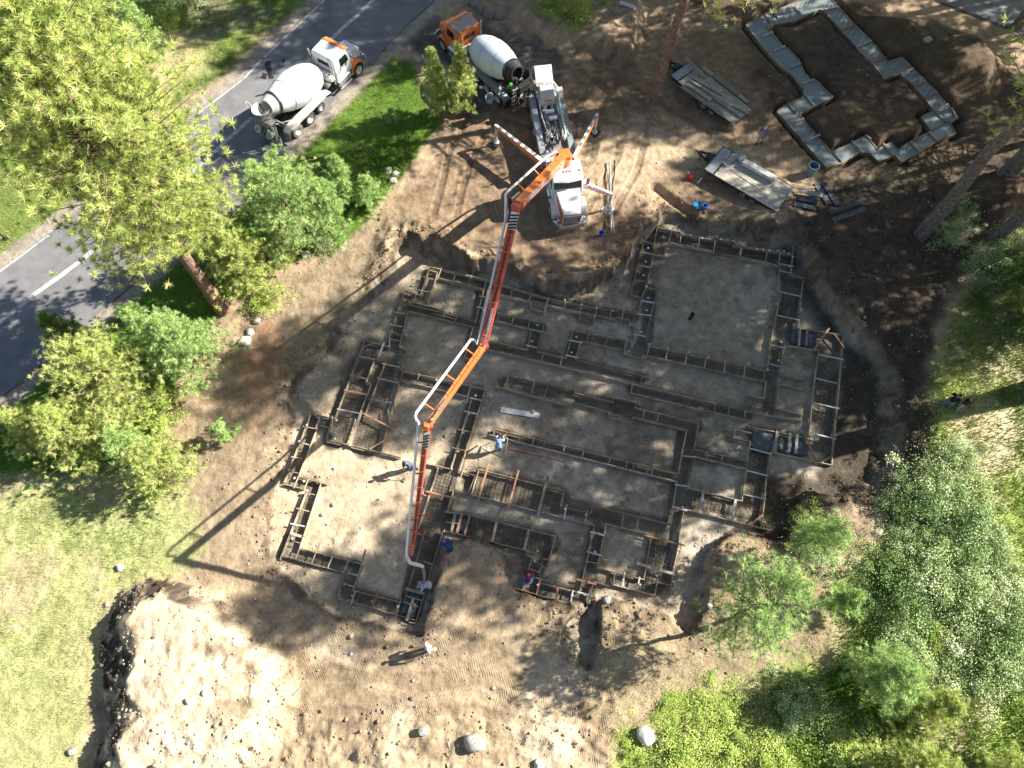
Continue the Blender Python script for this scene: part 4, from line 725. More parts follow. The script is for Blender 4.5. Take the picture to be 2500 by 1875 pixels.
    m = MB(); m.lathe([(-.02, .02), (-.015, .35), (0, .62), (.06, .92), (.14, 1.11), (.26, 1.26), (.40, 1.32), (.52, 1.29), (.66, 1.15), (.82, .88), (.93, .66), (1.0, .54)], a, b_, 44)
    dr = m.build('drum', DR, r, True, ang=60)
    m = MB()
    for t, rr in ((.14, 1.115), (.40, 1.323), (.66, 1.155)): m.lathe([(t, rr), (t, rr + .006), (t + .006, rr + .006), (t + .006, rr)], a, b_, 44)
    m.build('weld_seam', M['grime'] if wh else M['alu'], dr, True)
    m = MB(); m.lathe([(.86, .82), (.86, .87), (.885, .87), (.885, .80)], a, b_, 44); m.build('drum_ring', M['black'], dr, True)
    m = MB(); m.lathe([(.885, .79), (1.0, .56), (1.0, .46), (.9, .40), (.86, .02)], a, b_, 36); m.build('drum_mouth', M['cream'] if wh else M['black'], dr, True)
    # rear frame, hopper, chute
    RC = M['cream'] if wh else M['black']
    m = MB()
    for s in (1, -1):
        m.bar((-3.2, s * .7, 1.0), (-4.15, s * .62, 2.55), .10, .10); m.bar((-4.4, s * .72, .95), (-4.15, s * .66, 3.0), .09, .09); m.bar((-4.15, s * .66, 2.95), (-4.7, s * .62, 3.05), .07, .07)
        m.bar((-2.6, s * .62, 1.05), (-4.1, s * .60, 1.95), .08, .08)
    m.bar((-4.2, -.7, 2.1), (-4.2, .7, 2.1), .1, .1); m.bar((-4.4, -.75, 1.05), (-4.4, .75, 1.05), .14, .14); m.box((-4.35, 0, 1.5), (.12, 1.0, .5))
    m.build('rear_pedestal', M['grime'] if wh else M['black'], r, bevel=.01)
    m = MB(); n = 16                                        # open loading hopper
    for k in range(n):
        a0, a1 = R(-115) + R(230) * k / n, R(-115) + R(230) * (k + 1) / n
        P_ = [(-4.35 - math.cos(a0) * .62, math.sin(a0) * .62, 3.32), (-4.35 - math.cos(a1) * .62, math.sin(a1) * .62, 3.32), (-4.2 - math.cos(a1) * .25, math.sin(a1) * .27, 2.72), (-4.2 - math.cos(a0) * .25, math.sin(a0) * .27, 2.72)]
        Q = [tuple(Vector(p) + (Vector(p) - Vector((-4.25, 0, p[2]))).normalized() * -.03) for p in P_]
        m.add(P_ + Q, [(0, 1, 2, 3), (7, 6, 5, 4), (0, 4, 5, 1), (1, 5, 6, 2), (2, 6, 7, 3), (3, 7, 4, 0)])
    m.tube([(-4.35 - math.cos(x) * .63, math.sin(x) * .63, 3.33) for x in np.linspace(R(-115), R(115), 18)], .025, 6)
    m.build('loading_hopper', RC, r, True)
    m = MB(); m.taper((-4.45, 0, 2.25), (.5, .9, .7), (1.3, 1.1)); m.build('collector', M['grime'] if wh else M['black'], r, bevel=.03)
    m = MB(); n = 10
    cA, cB, rr = Vector((-4.6, 0, 1.75)), Vector((-5.2, .55, 1.15)), .24                    # folding discharge chute
    d = (cB - cA).normalized(); sd = d.cross(Vector((0, 0, 1))).normalized(); up = sd.cross(d)
    for k in range(n):
        a0, a1 = PI + PI * k / n, PI + PI * (k + 1) / n; f = lambda c, an, q: c + sd * math.cos(an) * (rr - q) + up * math.sin(an) * (rr - q)
        V_ = [f(cA, a0, 0), f(cB, a0, 0), f(cB, a1, 0), f(cA, a1, 0), f(cA, a0, .03), f(cB, a0, .03), f(cB, a1, .03), f(cA, a1, .03)]
        m.add(V_, [(0, 1, 2, 3), (7, 6, 5, 4), (0, 4, 5, 1), (2, 6, 7, 3), (1, 5, 6, 2), (0, 3, 7, 4)])
    m.build('discharge_chute', M['grime'], r, True)
    m = MB()
    for s in (1, -1): m.tube([(-4.55, s * .95, .55), (-4.7, s * .95, 1.0), (-4.6, s * .92, 1.9), (-4.35, s * .85, 3.0), (-4.6, s * .85, 3.75), (-4.8, s * .8, 3.75), (-4.8, s * .8, 3.3)], .022, 6)
    for k in range(6): m.tube([(-4.62, .92 * side - .2, .8 + k * .38), (-4.62, .92 * side + .2, .8 + k * .38)], .018, 5)
    m.tube([(-4.62, .72 * side, .6), (-4.62, .72 * side, 3.1)], .02, 5); m.box((-4.5, .85 * side, 2.65), (.5, .5, .03)); m.build('ladder', M['cream'] if wh else M['steelgrey'], r)
    m = MB(); m.box((-4.75, 0, .75), (.12, 2.3, .18))
    for y in (-.9, .9): m.box((-4.82, y, .78), (.04, .3, .1))
    m.build('rear_bumper', M['grime'], r, bevel=.01)
    for s in (1, -1):
        m = MB(); m.lathe([(0, .02), (.02, .24), (.1, .27), (.9, .27), (1, .24), (1, .17), (.2, .15), (.15, .02)], (-4.75, s * .55, 1.45), (-4.95, s * .55, 1.55), 20); m.build('chute_hub', M['cream'] if wh else M['black'], r, True)
    if wh:
        m = MB(); m.lathe([(0, .15), (1, .15), (1, .13), (.1, .12), (.1, .01)], (-4.6, -1.0, .6), (-4.55, -1.0, 1.25), 18); m.build('chute_bucket', M['alu'], r, True)
        m = MB(); m.tube([(-4.8, -.6, .5), (-5.7, .2, .45), (-5.75, -.5, .42), (-5.2, -1.1, .40)], .025, 6); m.build('hose_rack', M['cream'], r)
    else:
        m = MB()
        for k, y in enumerate((1.0, 1.14)): m.bar((-1.6 - k * .2, y, 1.28), (-3.6 - k * .2, y, 1.28), .12, .08)
        m.build('spare_chute', M['alu'], r, bevel=.01)
    for ch in r.children:
        if ch.name.split('.')[0] in ('loading_hopper', 'collector', 'discharge_chute', 'ladder', 'rear_bumper', 'chute_hub', 'chute_bucket', 'hose_rack', 'rear_pedestal'): ch.location.x -= .7
    return r
mixer('concrete mixer truck with white cab and orange fenders parked along the road', (875, 182), (729, 330), -1, 'white')
mixer('orange concrete mixer truck with pale grey drum backed up to the pump truck', (1085, 122), (1218, 252), 1, 'orange')

# ------------------------------------------------------------------ boom pump truck
A, B_ = U(1397, 566, .6), U(1325, 222, .6); dv = (A - B_).normalized(); rzp = math.atan2(dv.y, dv.x); mid = (A + B_) / 2; LEN = (A - B_).length; print('pump length', LEN)
pt = thing('boom_pump_truck', 'white and orange concrete pump truck with its long folding boom stretched over the pit', 'pump truck', (mid.x, mid.y, 0), rzp)
ps = LEN / 12.6; pm = Matrix.Rotation(-rzp, 4, 'Z') @ Matrix.Translation((-mid.x, -mid.y, 0))
def pl(px, py, z): return pm @ U(px, py, z)      # a seen point in the truck's own frame
S = ps
def sc3(m): m.v = [(x * S, y * S * .97, z * min(S, 1.05)) for x, y, z in m.v]; return m
m = MB()
for y in (-.45, .45): m.box((-.3, y, .95), (11.6, .1, .26))
for x in (-5.5, -3.4, -1.5, .5, 2.5, 5.6): m.box((x, 0, .95), (.16, .9, .2))
sc3(m).build('chassis_frame', M['black'], pt)
for s in (1, -1):
    for x, r_, dual in ((4.3, .54, False), (-2.6, .52, True), (-4.0, .52, True)):
        wheel(pt, (x * S, s * (1.08 if not dual else .95) * S, .54), r_, .32 if not dual else .56, 'tyre', 'rim', dual, s)
m = MB(); m.xprism([(2.15, 1.0), (2.15, 2.75), (2.3, 2.95), (3.35, 3.0), (3.55, 2.86), (3.95, 2.05), (3.95, 1.0)], -1.08, 1.08); sc3(m).build('cab', M['white'], pt, True, .07)
m = MB(); m.bar((3.765, -.95, 2.47), (3.765, .95, 2.47), .02, .72, up=(-.40, 0, .81)); sc3(m).build('windshield', M['glass'], pt)
m = MB(); m.add([(3.45, -1.0, 2.98), (3.45, 1.0, 2.98), (3.85, 1.0, 2.83), (3.95, 0, 2.80), (3.85, -1.0, 2.83), (3.45, -1.0, 2.93), (3.45, 1.0, 2.93), (3.85, 1.0, 2.78), (3.95, 0, 2.75), (3.85, -1.0, 2.78)], [(0, 4, 3, 2, 1), (5, 6, 7, 8, 9), (4, 9, 8, 3), (3, 8, 7, 2), (0, 5, 9, 4), (1, 2, 7, 6), (0, 1, 6, 5)]); sc3(m).build('sun_visor', M['drum2'], pt)
for s in (1, -1):
    m = MB(); m.xprism([(2.6, 1.95), (2.6, 2.7), (3.4, 2.7), (3.66, 2.1), (3.66, 1.95)], s * 1.08 - .012, s * 1.08 + .012); sc3(m).build('side_window', M['glass'], pt)
    m = MB(); m.tube([(3.6, s * 1.08, 2.0), (3.7, s * 1.4, 2.05), (3.7, s * 1.42, 2.65), (3.5, s * 1.08, 2.7)], .02, 6); m.box((3.68, s * 1.42, 2.35), (.08, .24, .55)); sc3(m).build('mirror', M['chrome'], pt)
    m = MB(); m.lathe([(0, .02), (0, .27), (.04, .31), (.96, .31), (1, .27), (1, .02)], (2.2, s * 1.0, .86), (3.5, s * 1.0, .86), 18); sc3(m).build('fuel_tank', M['chrome'], pt, True)
    m = MB(); n = 12; arc = [(4.3 + math.cos(a) * .78, .56 + math.sin(a) * .74) for a in np.linspace(R(0), R(180), n)]; arc2 = [(4.3 + math.cos(a) * .62, .56 + math.sin(a) * .60) for a in np.linspace(R(180), R(0), n)]
    m.xprism(arc + arc2, s * .70, s * 1.25); sc3(m).build('front_fender', M['white'], pt, True, .04)
    m = MB(); m.lathe([(0, .11), (1, .12), (1.05, .02)], (5.55, s * .88, 1.15), (5.72, s * .88, 1.12), 14); sc3(m).build('headlight', M['chrome'], pt, True)
for y in (-.85, -.22, 0, .22, .85):
    m = MB(); m.taper((3.2, y, 3.03), (.18, .1, .06), (.6, .8)); sc3(m).build('roof_light', M['lamp_amber'], pt)
m = MB(); m.add([(3.9, -.84, 2.08), (3.9, .84, 2.08), (5.75, .60, 1.80), (5.75, -.60, 1.80), (3.9, -1.0, 1.1), (3.9, 1.0, 1.1), (5.85, .66, 1.0), (5.85, -.66, 1.0)], [(0, 3, 2, 1), (3, 7, 6, 2), (0, 4, 7, 3), (1, 2, 6, 5), (4, 5, 6, 7)]); sc3(m).build('hood', M['white'], pt, True, .06)
for s in (1, -1):
    m = MB(); m.add([(4.3, s * .815, 2.02), (5.78, s * .615, 1.80), (5.86, s * .675, 1.15), (5.3, s * .76, 1.5), (4.6, s * .84, 1.9)], [(0, 1, 2, 3, 4)] if s < 0 else [(4, 3, 2, 1, 0)])
    m.v = [(x, y + s * .035, z + .012) for x, y, z in m.v]; sc3(m).build('orange_stripe', M['orange2'], pt)
m = MB(); m.box((5.83, 0, 1.38), (.08, 1.12, .72)); sc3(m).build('grille', M['black'], pt, bevel=.02)
m = MB()
for k in range(7): m.box((5.885, 0, 1.08 + k * .1), (.03, 1.02, .04))
m.box((5.88, 0, 1.76), (.06, 1.2, .05)); m.box((5.88, .58, 1.4), (.06, .05, .75)); m.box((5.88, -.58, 1.4), (.06, .05, .75)); sc3(m).build('grille_bars', M['chrome'], pt)
m = MB(); m.tube([(5.5, 0, 1.9), (5.56, 0, 2.02), (5.62, 0, 1.97)], [.03, .04, .01], 6); sc3(m).build('hood_ornament', M['chrome'], pt)
m = MB(); m.prism([(5.3, -1.22), (5.72, -.85), (5.80, 0), (5.72, .85), (5.3, 1.22), (5.5, 1.24), (5.95, .88), (6.05, 0), (5.95, -.88), (5.5, -1.24)], .5, .92); sc3(m).build('front_bumper', M['chrome'], pt, bevel=.02)
# rear body: side decks, gear between them, hopper and water box
for s in (1, -1):
    m = MB(); m.box((-2.2, s * 1.08, 1.42), (6.6, .42, .08)); m.box((-2.2, s * 1.27, 1.15), (6.6, .05, .55))
    for k in range(14): m.box((-5.3 + k * .48, s * 1.08, 1.47), (.02, .40, .015))
    sc3(m).build('side_deck', M['alu'], pt)
m = MB(); m.box((-2.2, 0, 1.12), (6.4, 1.7, .06)); sc3(m).build('deck_floor', M['grime'], pt)
m = MB()
for y in (-.28, .28): m.lathe([(0, .15), (.02, .18), (.98, .18), (1, .15)], (-4.6, y, 1.4), (-1.0, y, 1.4), 14)
sc3(m).build('pump_cylinder', M['chrome'], pt, True)
m = MB(); rr = random.Random(3)
for k in range(26):
    x0 = rr.uniform(-3.8, -.6); y0 = rr.uniform(-.6, .6); p = [(x0, y0, 1.45)]
    for j in range(4): p.append((p[-1][0] + rr.uniform(-.1, .55), min(.7, max(-.7, p[-1][1] + rr.uniform(-.25, .25))), 1.5 + rr.uniform(-.1, .35)))
    m.tube(p, rr.choice((.02, .03, .04)), 5)
for k in range(12): m.box((rr.uniform(-3.6, -.5), rr.uniform(-.55, .55), 1.55), (rr.uniform(.12, .4), rr.uniform(.1, .3), rr.uniform(.15, .4)))
sc3(m).build('hydraulic_lines', M['grime'], pt)
m = MB(); m.box((-2.55, .1, 1.78), (.28, .62, .22)); m.box((-3.2, -.05, 1.7), (.3, .7, .2)); sc3(m).build('valve_cover', M['white'], pt, bevel=.02)
m = MB(); m.taper((-4.55, -.05, 1.9), (1.1, 1.15, .95), (.86, .86), (-.05, 0)); sc3(m).build('water_box', M['cream'], pt, bevel=.05)
m = MB(); m.box((-3.985, -.05, 1.95), (.012, .5, .06)); sc3(m).build('red_marking', M['red'], pt)
m = MB(); m.tube([(-5.6, .62, 2.0), (-5.1, .78, 2.05), (-3.2, .75, 1.9), (-.8, .72, 1.95), (.0, .45, 2.4), (.45, .2, 3.4)], .085, 12); sc3(m).build('delivery_pipe', M['cream'], pt, True)
m = MB(); m.tube([(-5.0, .62, 1.62), (-1.0, .55, 1.62)], .10, 10); m.tube([(-3.6, .95, 1.6), (-1.0, .95, 1.6)], .07, 8); sc3(m).build('green_pipe', M['green'], pt, True)
m = MB(); m.tube([(-4.8, -.75, 1.5), (-4.8, -.75, 1.95), (-2.8, -.72, 1.95), (-1.6, -.60, 1.85), (-1.0, -.35, 1.9)], .03, 6); m.tube([(-2.8, -.72, 1.95), (-2.8, -.72, 1.5)], .03, 6); sc3(m).build('handrail', M['cream'], pt)
m = MB(); m.taper((-5.75, 0, 1.25), (1.0, 1.35, .8), (1.25, 1.15)); sc3(m).build('hopper', M['grime'], pt, bevel=.04)
m = MB(); m.bar((-5.35, -.05, 2.0), (-6.55, -.05, 2.75), 1.28, .06); sc3(m).build('hopper_lid', M['white'], pt, bevel=.015)
m = MB()
for k in range(10): m.tube([(-5.3, -.6 + k * .12, 1.75), (-5.45 - rr.random() * .15, -.55 + k * .12, 2.05 + rr.random() * .2), (-5.2, -.5 + k * .12, 2.2)], .02, 5)
sc3(m).build('control_levers', M['grime'], pt)
m = MB(); m.box((-5.35, 1.12, 1.35), (.42, .36, .42)); m.box((-5.55, -1.0, 1.3), (.3, .3, .4)); sc3(m).build('tool_box', M['cream'], pt, bevel=.02)
# turret
tc_ = pl(1377, 392, 2.6)
m = MB(); m.lathe([(0, .98), (.3, .98), (.32, .82), (1.0, .78)], (tc_.x, tc_.y, 1.5), (tc_.x, tc_.y, 2.5), 28); m.build('slew_ring', M['orange'], pt, True)
m = MB(); m.box((tc_.x + .05, tc_.y, 1.6), (2.1 * S, 2.2 * S, .55)); m.build('boom_pedestal', M['white'], pt, bevel=.06)
# outriggers: arms with striped tops, posts and pads
def outrigger(foot, tip, root_px, zr, ztop, stripes, mA):
    F_ = pl(*foot, .04); T = pl(*tip, ztop); Q = pl(*root_px, zr); F_ = Vector((T.x * .5 + F_.x * .5, T.y * .5 + F_.y * .5, .04)); T = Vector((F_.x, F_.y, ztop))
    m = MB(); m.bar(Q, T, .34, .46, wd2=.2, ht2=.26); arm = m.build('outrigger_arm', mA, pt, bevel=.015)
    d = (T - Q); m = MB(); u = Vector((0, 0, 1))
    m.bar(Q + u * .235 + d * .02, T + u * .145, .28, .02, wd2=.17); o = m.build('arm_top', M['white'], arm)
    if stripes:
        m = MB()
        for k in range(5):
            t0 = .30 + k * .14; z0 = .235 + (.145 - .235) * t0; z1 = .235 + (.145 - .235) * (t0 + .07); m.bar(Q + d * t0 + u * (z0 + .014), Q + d * (t0 + .075) + u * (z1 + .014), .22, .012)
        m.build('stripes', M['steelgrey'], arm)
    m = MB(); m.bar((T.x, T.y, ztop + .12), (T.x, T.y, .75), .18, .18); m.tube([(T.x, T.y, .8), (T.x, T.y, .12)], .07, 10); m.lathe([(0, .22), (.5, .22), (1, .09)], (T.x, T.y, .1), (T.x, T.y, .26), 16); m.build('outrigger_leg', M['cream'], pt)
    m = MB(); m.box((F_.x, F_.y, .05), (.72, .72, .09), Matrix.Rotation(.7, 3, 'Z')); m.build('outrigger_pad', M['black'] if stripes else M['cream'], pt, bevel=.01)
    return arm, Q, T
outrigger((1212, 349), (1211, 308), (1322, 396), 1.75, 1.75, True, M['orange'])
outrigger((1452, 324), (1457, 281), (1396, 398), 1.75, 1.85, True, M['orange'])
a3, Q3, T3 = outrigger((1482, 516), (1493, 470), (1410, 444), 1.5, 1.75, False, M['white'])
# lettering on the near right arm
fc = bpy.data.curves.new('caution', 'FONT'); fc.body = 'CAUTION'; fc.size = .42; fc.align_x = 'CENTER'; fc.align_y = 'CENTER'; fc.extrude = .004
to = bpy.data.objects.new('caution', fc); COL.objects.link(to); dg = bpy.context.evaluated_depsgraph_get(); tm = bpy.data.meshes.new_from_object(to.evaluated_get(dg)); bpy.data.objects.remove(to)
d3 = (T3 - Q3).normalized(); side = Vector((-d3.y, d3.x, 0)).normalized()
if (pt.matrix_world.to_3x3() @ side).y > 0 or True:
    face = d3.cross(Vector((0, 0, 1))).normalized()
    mw = Matrix.Rotation(rzp, 3, 'Z')
    if (mw @ face).y > 0: face = -face
    xdir = d3 if (mw @ d3).x > 0 else -d3
    nrm = (face * .55 + Vector((0, 0, 1)) * .84).normalized(); yd = nrm.cross(xdir).normalized()
    c3 = Q3.lerp(T3, .58) + Vector((0, 0, 1)) * .10 + face * .16
    mt = Matrix((xdir.to_4d(), yd.to_4d(), nrm.to_4d(), Vector((0, 0, 0, 1)))).transposed(); mt.translation = c3 + nrm * .08
    for i in range(4): mt[3][i] = 1. if i == 3 else 0.
    tm.transform(mt); link('caution_lettering', tm, M['red'], a3)
# boom
Tq = pl(1377, 385, 3.5); E1 = pl(1262, 503, 10.4); E2 = pl(1181, 845, 6.2); E3 = pl(1044, 1040, 10.4); TP = pl(1006, 1350, 3.6)
m = MB(); m.tube([Tq - Vector((0, 0, 1.1)), Tq + Vector((0, 0, .2))], .55, 18); m.box(tuple(Tq), (.8, .8, .9)); m.build('turret', M['orange'], pt, bevel=.04)
def section(a, b_, w0, h0, w1, h1, mm, e=.25):
    d = (b_ - a).normalized(); m = MB(); m.bar(a - d * e, b_ + d * e, w0, h0, wd2=w1, ht2=h1); return m.build('boom_section', mm, pt, bevel=.02), d
s1, d1 = section(Tq, E1, .52, .66, .46, .46, M['orange']); s2, d2 = section(E1, E2, .44, .48, .35, .36, M['orange2']); s3, d3 = section(E2, E3, .32, .36, .27, .30, M['orange']); s4, d4 = section(E3, TP, .28, .30, .16, .18, M['orange2'], .12)
camL = pm @ Vector((0, 0, CAM_H))
def perp(d, p):                      # sideways, to the picture's left
    v = (camL - p).normalized(); s = d.cross(v).normalized()
    return s if (Matrix.Rotation(rzp, 3, 'Z') @ s).x < 0 else -s
for q, w_ in ((E1, .30), (E2, .24), (E3, .20)):
    m = MB(); p_ = perp(d2, q); m.tube([q - p_ * w_, q + p_ * w_], w_ * .85, 16); m.tube([q - p_ * (w_ + .06), q + p_ * (w_ + .06)], .10, 12); m.build('boom_joint', M['orange2'], pt, True)
def stripes_on(p, d, wd, ht, par):
    q = p + d * .35; v = (camL - q).normalized(); s = d.cross(v).normalized(); n = s.cross(d); n = n if n.dot(v) > 0 else -n; m = MB(); m.bar(p + n * (ht / 2 + .02) - d * .1, p + n * (ht / 2 + .02) + d * .85, wd, .02, up=tuple(n)); m.build('warning_plate', M['cream'], par)
    for k in range(5):
        m = MB(); q = p + d * (k * .17); v = (camL - q).normalized(); s = d.cross(v).normalized(); n = s.cross(d); n = n if n.dot(v) > 0 else -n
        a = q + n * (ht / 2 + .04) - s * wd / 2; b_ = q + n * (ht / 2 + .04) + s * wd / 2 + d * .12; m.bar(a, b_, .09, .03, up=tuple(n)); m.build('warning_stripe', M['black'], par)
stripes_on(E1 + d2 * .45, d2, .44, .56, s2); stripes_on(E3 + d4 * .35, d4, .28, .36, s4)
def pipe(pts, r=.072): m = MB(); m.tube(pts, r, 10); return m.build('boom_pipe', M['white'], pt, True)
p1 = perp(d1, E1); p2 = perp(d2, E2); p3 = perp(d3, E3); p4 = perp(d4, TP)
pipe([Tq + p1 * .5, Tq + p1 * .7 + d1 * .6, Tq.lerp(E1, .25) + p1 * .85, E1 + p1 * .9 - d1 * .3, E1 + p1 * .85 + d1 * .15, E1 + p1 * .78 + d1 * .22, E1 + p1 * .75 + d2 * .3, E1 + p2 * .42 + d2 * .9, E2 + p2 * .36 - d2 * .5, E2 + p2 * .40, E2 + p3 * .65 + d3 * .02, E2 + p3 * .78 + d3 * .2, E2 + p3 * .80 + d3 * .4, E3 + p3 * .80 - d3 * .3, E3 + p3 * .74 - d3 * .05, E3 + p3 * .6 + d3 * .1, E3 + p3 * .5 + d4 * .15, E3 + p4 * .42 + d4 * .6, TP + p4 * .30, TP + p4 * .25 + d4 * .35])
def bracket(a, b_): m = MB(); m.bar(a, b_, .06, .07); m.build('pipe_bracket', M['orange'], pt)
for a, b_, p_, ts, off in ((Tq, E1, p1, (.2, .5, .8), .86), (E2, E3, p3, (.15, .5, .85), .80)):
    for t_ in ts: q = a.lerp(b_, t_); bracket(q, q + p_ * off)
for t_ in (.12, .3, .45, .6, .75, .9): q = E1.lerp(E2, t_); bracket(q + p2 * .15, q + p2 * .52)
for t_ in (.12, .35, .6, .72, .8, .95): q = E3.lerp(TP, t_); bracket(q + p4 * .1, q + p4 * .44)
m = MB()
for t_ in (.50, .66, .82): 
    q = E3.lerp(TP, t_); m.tube([q - p4 * .1, q - p4 * .35 + d4 * .12, q - p4 * .55], .035, 6); m.tube([q - p4 * .55, q - p4 * .55 - d4 * .15], .03, 6)
m.build('hose_hook', M['orange2'], pt)
m = MB(); q = Tq.lerp(E1, .1); m.tube([Tq - Vector((0, 0, .5)) + d1 * .2 - p1 * .1, Tq.lerp(E1, .33) - p1 * .12 - Vector((0, 0, .3))], .13, 12); m.tube([Tq.lerp(E1, .33) - p1 * .12 - Vector((0, 0, .3)), Tq.lerp(E1, .45) - Vector((0, 0, .2))], .08, 10)
m.tube([E1 - d1 * 1.6 + p1 * .42, E1 - d1 * .1 + p1 * .45, E1 + d2 * .8 + p2 * .36], .075, 8); m.build('boom_ram', M['chrome'], pt, True)
for a, b_, d_, w_, par in ((Tq, E1, d1, .40, s1), (E1, E2, d2, .36, s2), (E2, E3, d3, .27, s3), (E3, TP, d4, .20, s4)):
    Lb = (b_ - a).length; mid_ = (a + b_) / 2; v = (camL - mid_).normalized(); s_ = d_.cross(v).normalized(); n_ = s_.cross(d_); n_ = n_ if n_.dot(v) > 0 else -n_
    for t_ in np.linspace(.08, .92, 8): m = MB(); q = a + d_ * Lb * t_; ww = w_ * (1.18 - .3 * t_); m.bar(q + n_ * ww * .62 - s_ * ww * .64, q + n_ * ww * .62 + s_ * ww * .64, .05, .03, up=tuple(n_)); m.build('weld_band', M['orange'], par)
    m = MB(); m.tube([a + d_ * Lb * .1 + n_ * w_ * .72 + s_ * .05, a + d_ * Lb * .5 + n_ * w_ * .66 + s_ * .04, a + d_ * Lb * .9 + n_ * w_ * .56 + s_ * .03], .018, 5); m.tube([a + d_ * Lb * .1 + n_ * w_ * .72 - s_ * .02, a + d_ * Lb * .5 + n_ * w_ * .66 - s_ * .02, a + d_ * Lb * .9 + n_ * w_ * .56], .014, 5); m.build('hydraulic_line', M['black'], par)
for q, da, db, w_ in ((E2, d2, d3, .24), (E3, d3, d4, .20)):
    v = (camL - q).normalized(); s_ = da.cross(v).normalized(); n_ = s_.cross(da); n_ = n_ if n_.dot(v) > 0 else -n_
    m = MB(); m.tube([q - da * 2.2 + n_ * w_, q - da * .9 + n_ * (w_ + .12)], .075, 10); m.tube([q - da * .9 + n_ * (w_ + .12), q - da * .1 + n_ * (w_ + .2)], .045, 8); m.bar(q - da * .15 + n_ * .1, q - da * .1 + n_ * (w_ + .24), .12, .06); m.build('boom_ram', M['chrome'], pt, True)
m = MB()
for k in range(3): m.tube([E1 - d1 * (.9 - k * .2) + p1 * .3, E1 + p1 * (.45 + .06 * k), E1 + d2 * (.7 + k * .2) + p2 * .2], .03, 5)
m.build('hydraulic_hose', M['black'], pt)
hz = Vector((0, 0, 1)); HB = pl(1031, 1432, -.2)
m = MB(); m.tube([TP + p4 * .25 + d4 * .3, TP + d4 * .75 + p4 * .05 - hz * .1, TP - p4 * .45 + d4 * .8 - hz * .35, TP - p4 * .55 + d4 * .8 - hz * .75], .10, 12); m.build('end_elbow', M['cream'], pt, True)
h0 = TP - p4 * .55 + d4 * .8 - hz * .7
m = MB(); m.tube([h0, h0.lerp(HB, .35) + Vector((.05, .1, 0)), h0.lerp(HB, .7) + Vector((.05, .12, 0)), HB], [.085, .08, .08, .09], 12); m.build('end_hose', M['steelgrey'], pt, True)

# ------------------------------------------------------------------ flatbed trailers
def trailer(label, FL, FR, RLc, RRc, z):
    f0, f1, r0, r1 = [U(*p, z) for p in (FL, FR, RLc, RRc)]
    d = ((f0 + f1) / 2 - (r0 + r1) / 2); Ln = d.length; d.normalize(); Wd = ((f0 - f1).length + (r0 - r1).length) / 2 * .97; rz = math.atan2(d.y, d.x); c = (f0 + f1 + r0 + r1) / 4
    t_ = thing('flatbed_trailer', label, 'trailer', (c.x, c.y, 0), rz, 'flatbed trailers by the garage footing'); h = Ln / 2; hw = Wd / 2
    m = MB(); n = 11
    for k in range(n): y = -hw + Wd * (k + .5) / n; m.box((-.35, y, z - .025), (Ln - .95, Wd / n - .012, .05))
    m.build('deck_boards', M['deck'], t_)
    m = MB(); m.box((h - .36, 0, z - .012), (.7, Wd, .03)); m.build('deck_plate', M['alu'], t_); m = MB(); m.box((-h + .06, 0, z - .02), (.12, Wd, .06)); m.build('tail_plate', M['alu'], t_)
    m = MB()
    for s in (1, -1): m.box((0, s * (hw + .03), z - .09), (Ln, .06, .2)); m.box((0, s * .5, z - .2), (Ln, .09, .2))
    for k in range(9): m.box((-h + Ln * (k + .5) / 9, 0, z - .12), (.07, Wd, .1))
    m.bar((h, .5, z - .22), (h + 1.25, .05, z - .28), .09, .12); m.bar((h, -.5, z - .22), (h + 1.25, -.05, z - .28), .09, .12); m.tube([(h + 1.15, 0, z - .28), (h + 1.55, 0, z - .26)], .05, 8); m.tube([(h + .95, .12, .05), (h + .95, .12, z + .2)], .045, 8); m.box((h + .35, 0, z - .15), (.4, .6, .2)); m.box((h + .01, 0, z - .08), (.06, Wd, .2))
    m.build('frame', M['black'], t_)
    for s in (1, -1):
        for x in (-.95, -.1): wheel(t_, (x - .2, s * (hw - .16), .38), .38, .24, 'tyre', 'steelgrey', False, s)
    for s in (1, -1):
        for x in (-h + .15, -.4, h - .2): m = MB(); m.box((x, s * (hw + .068), z - .09), (.14, .015, .06)); m.build('marker_lamp', M['lamp_amber'] if x > 0 else M['whiteplastic'], t_)
    return t_, h, hw, z
T1, h1, w1, z1 = trailer('dusty flatbed trailer piled with long grey planks beside the big pine trunk', (1633, 186), (1691, 147), (1789, 302), (1836, 270), .8)
T2, h2, w2, z2 = trailer('pale flatbed trailer with an almost empty sunlit deck in the bright yard', (1722, 416), (1764, 355), (1897, 517), (1936, 457), .8)
def onto(t_, x, y, z): return t_.matrix_basis @ Vector((x, y, z))
def plank(name, lab, cat, A, B_, wd, th, mm, group=None):
    c = (A + B_) / 2; m = MB(); m.bar(A, B_, wd, th); o = m.build(name, mm, None, bevel=.006, org=c); o.location = c; return tag(o, lab, cat, group)
def T1p(px, py, z): return U(px, py, z)
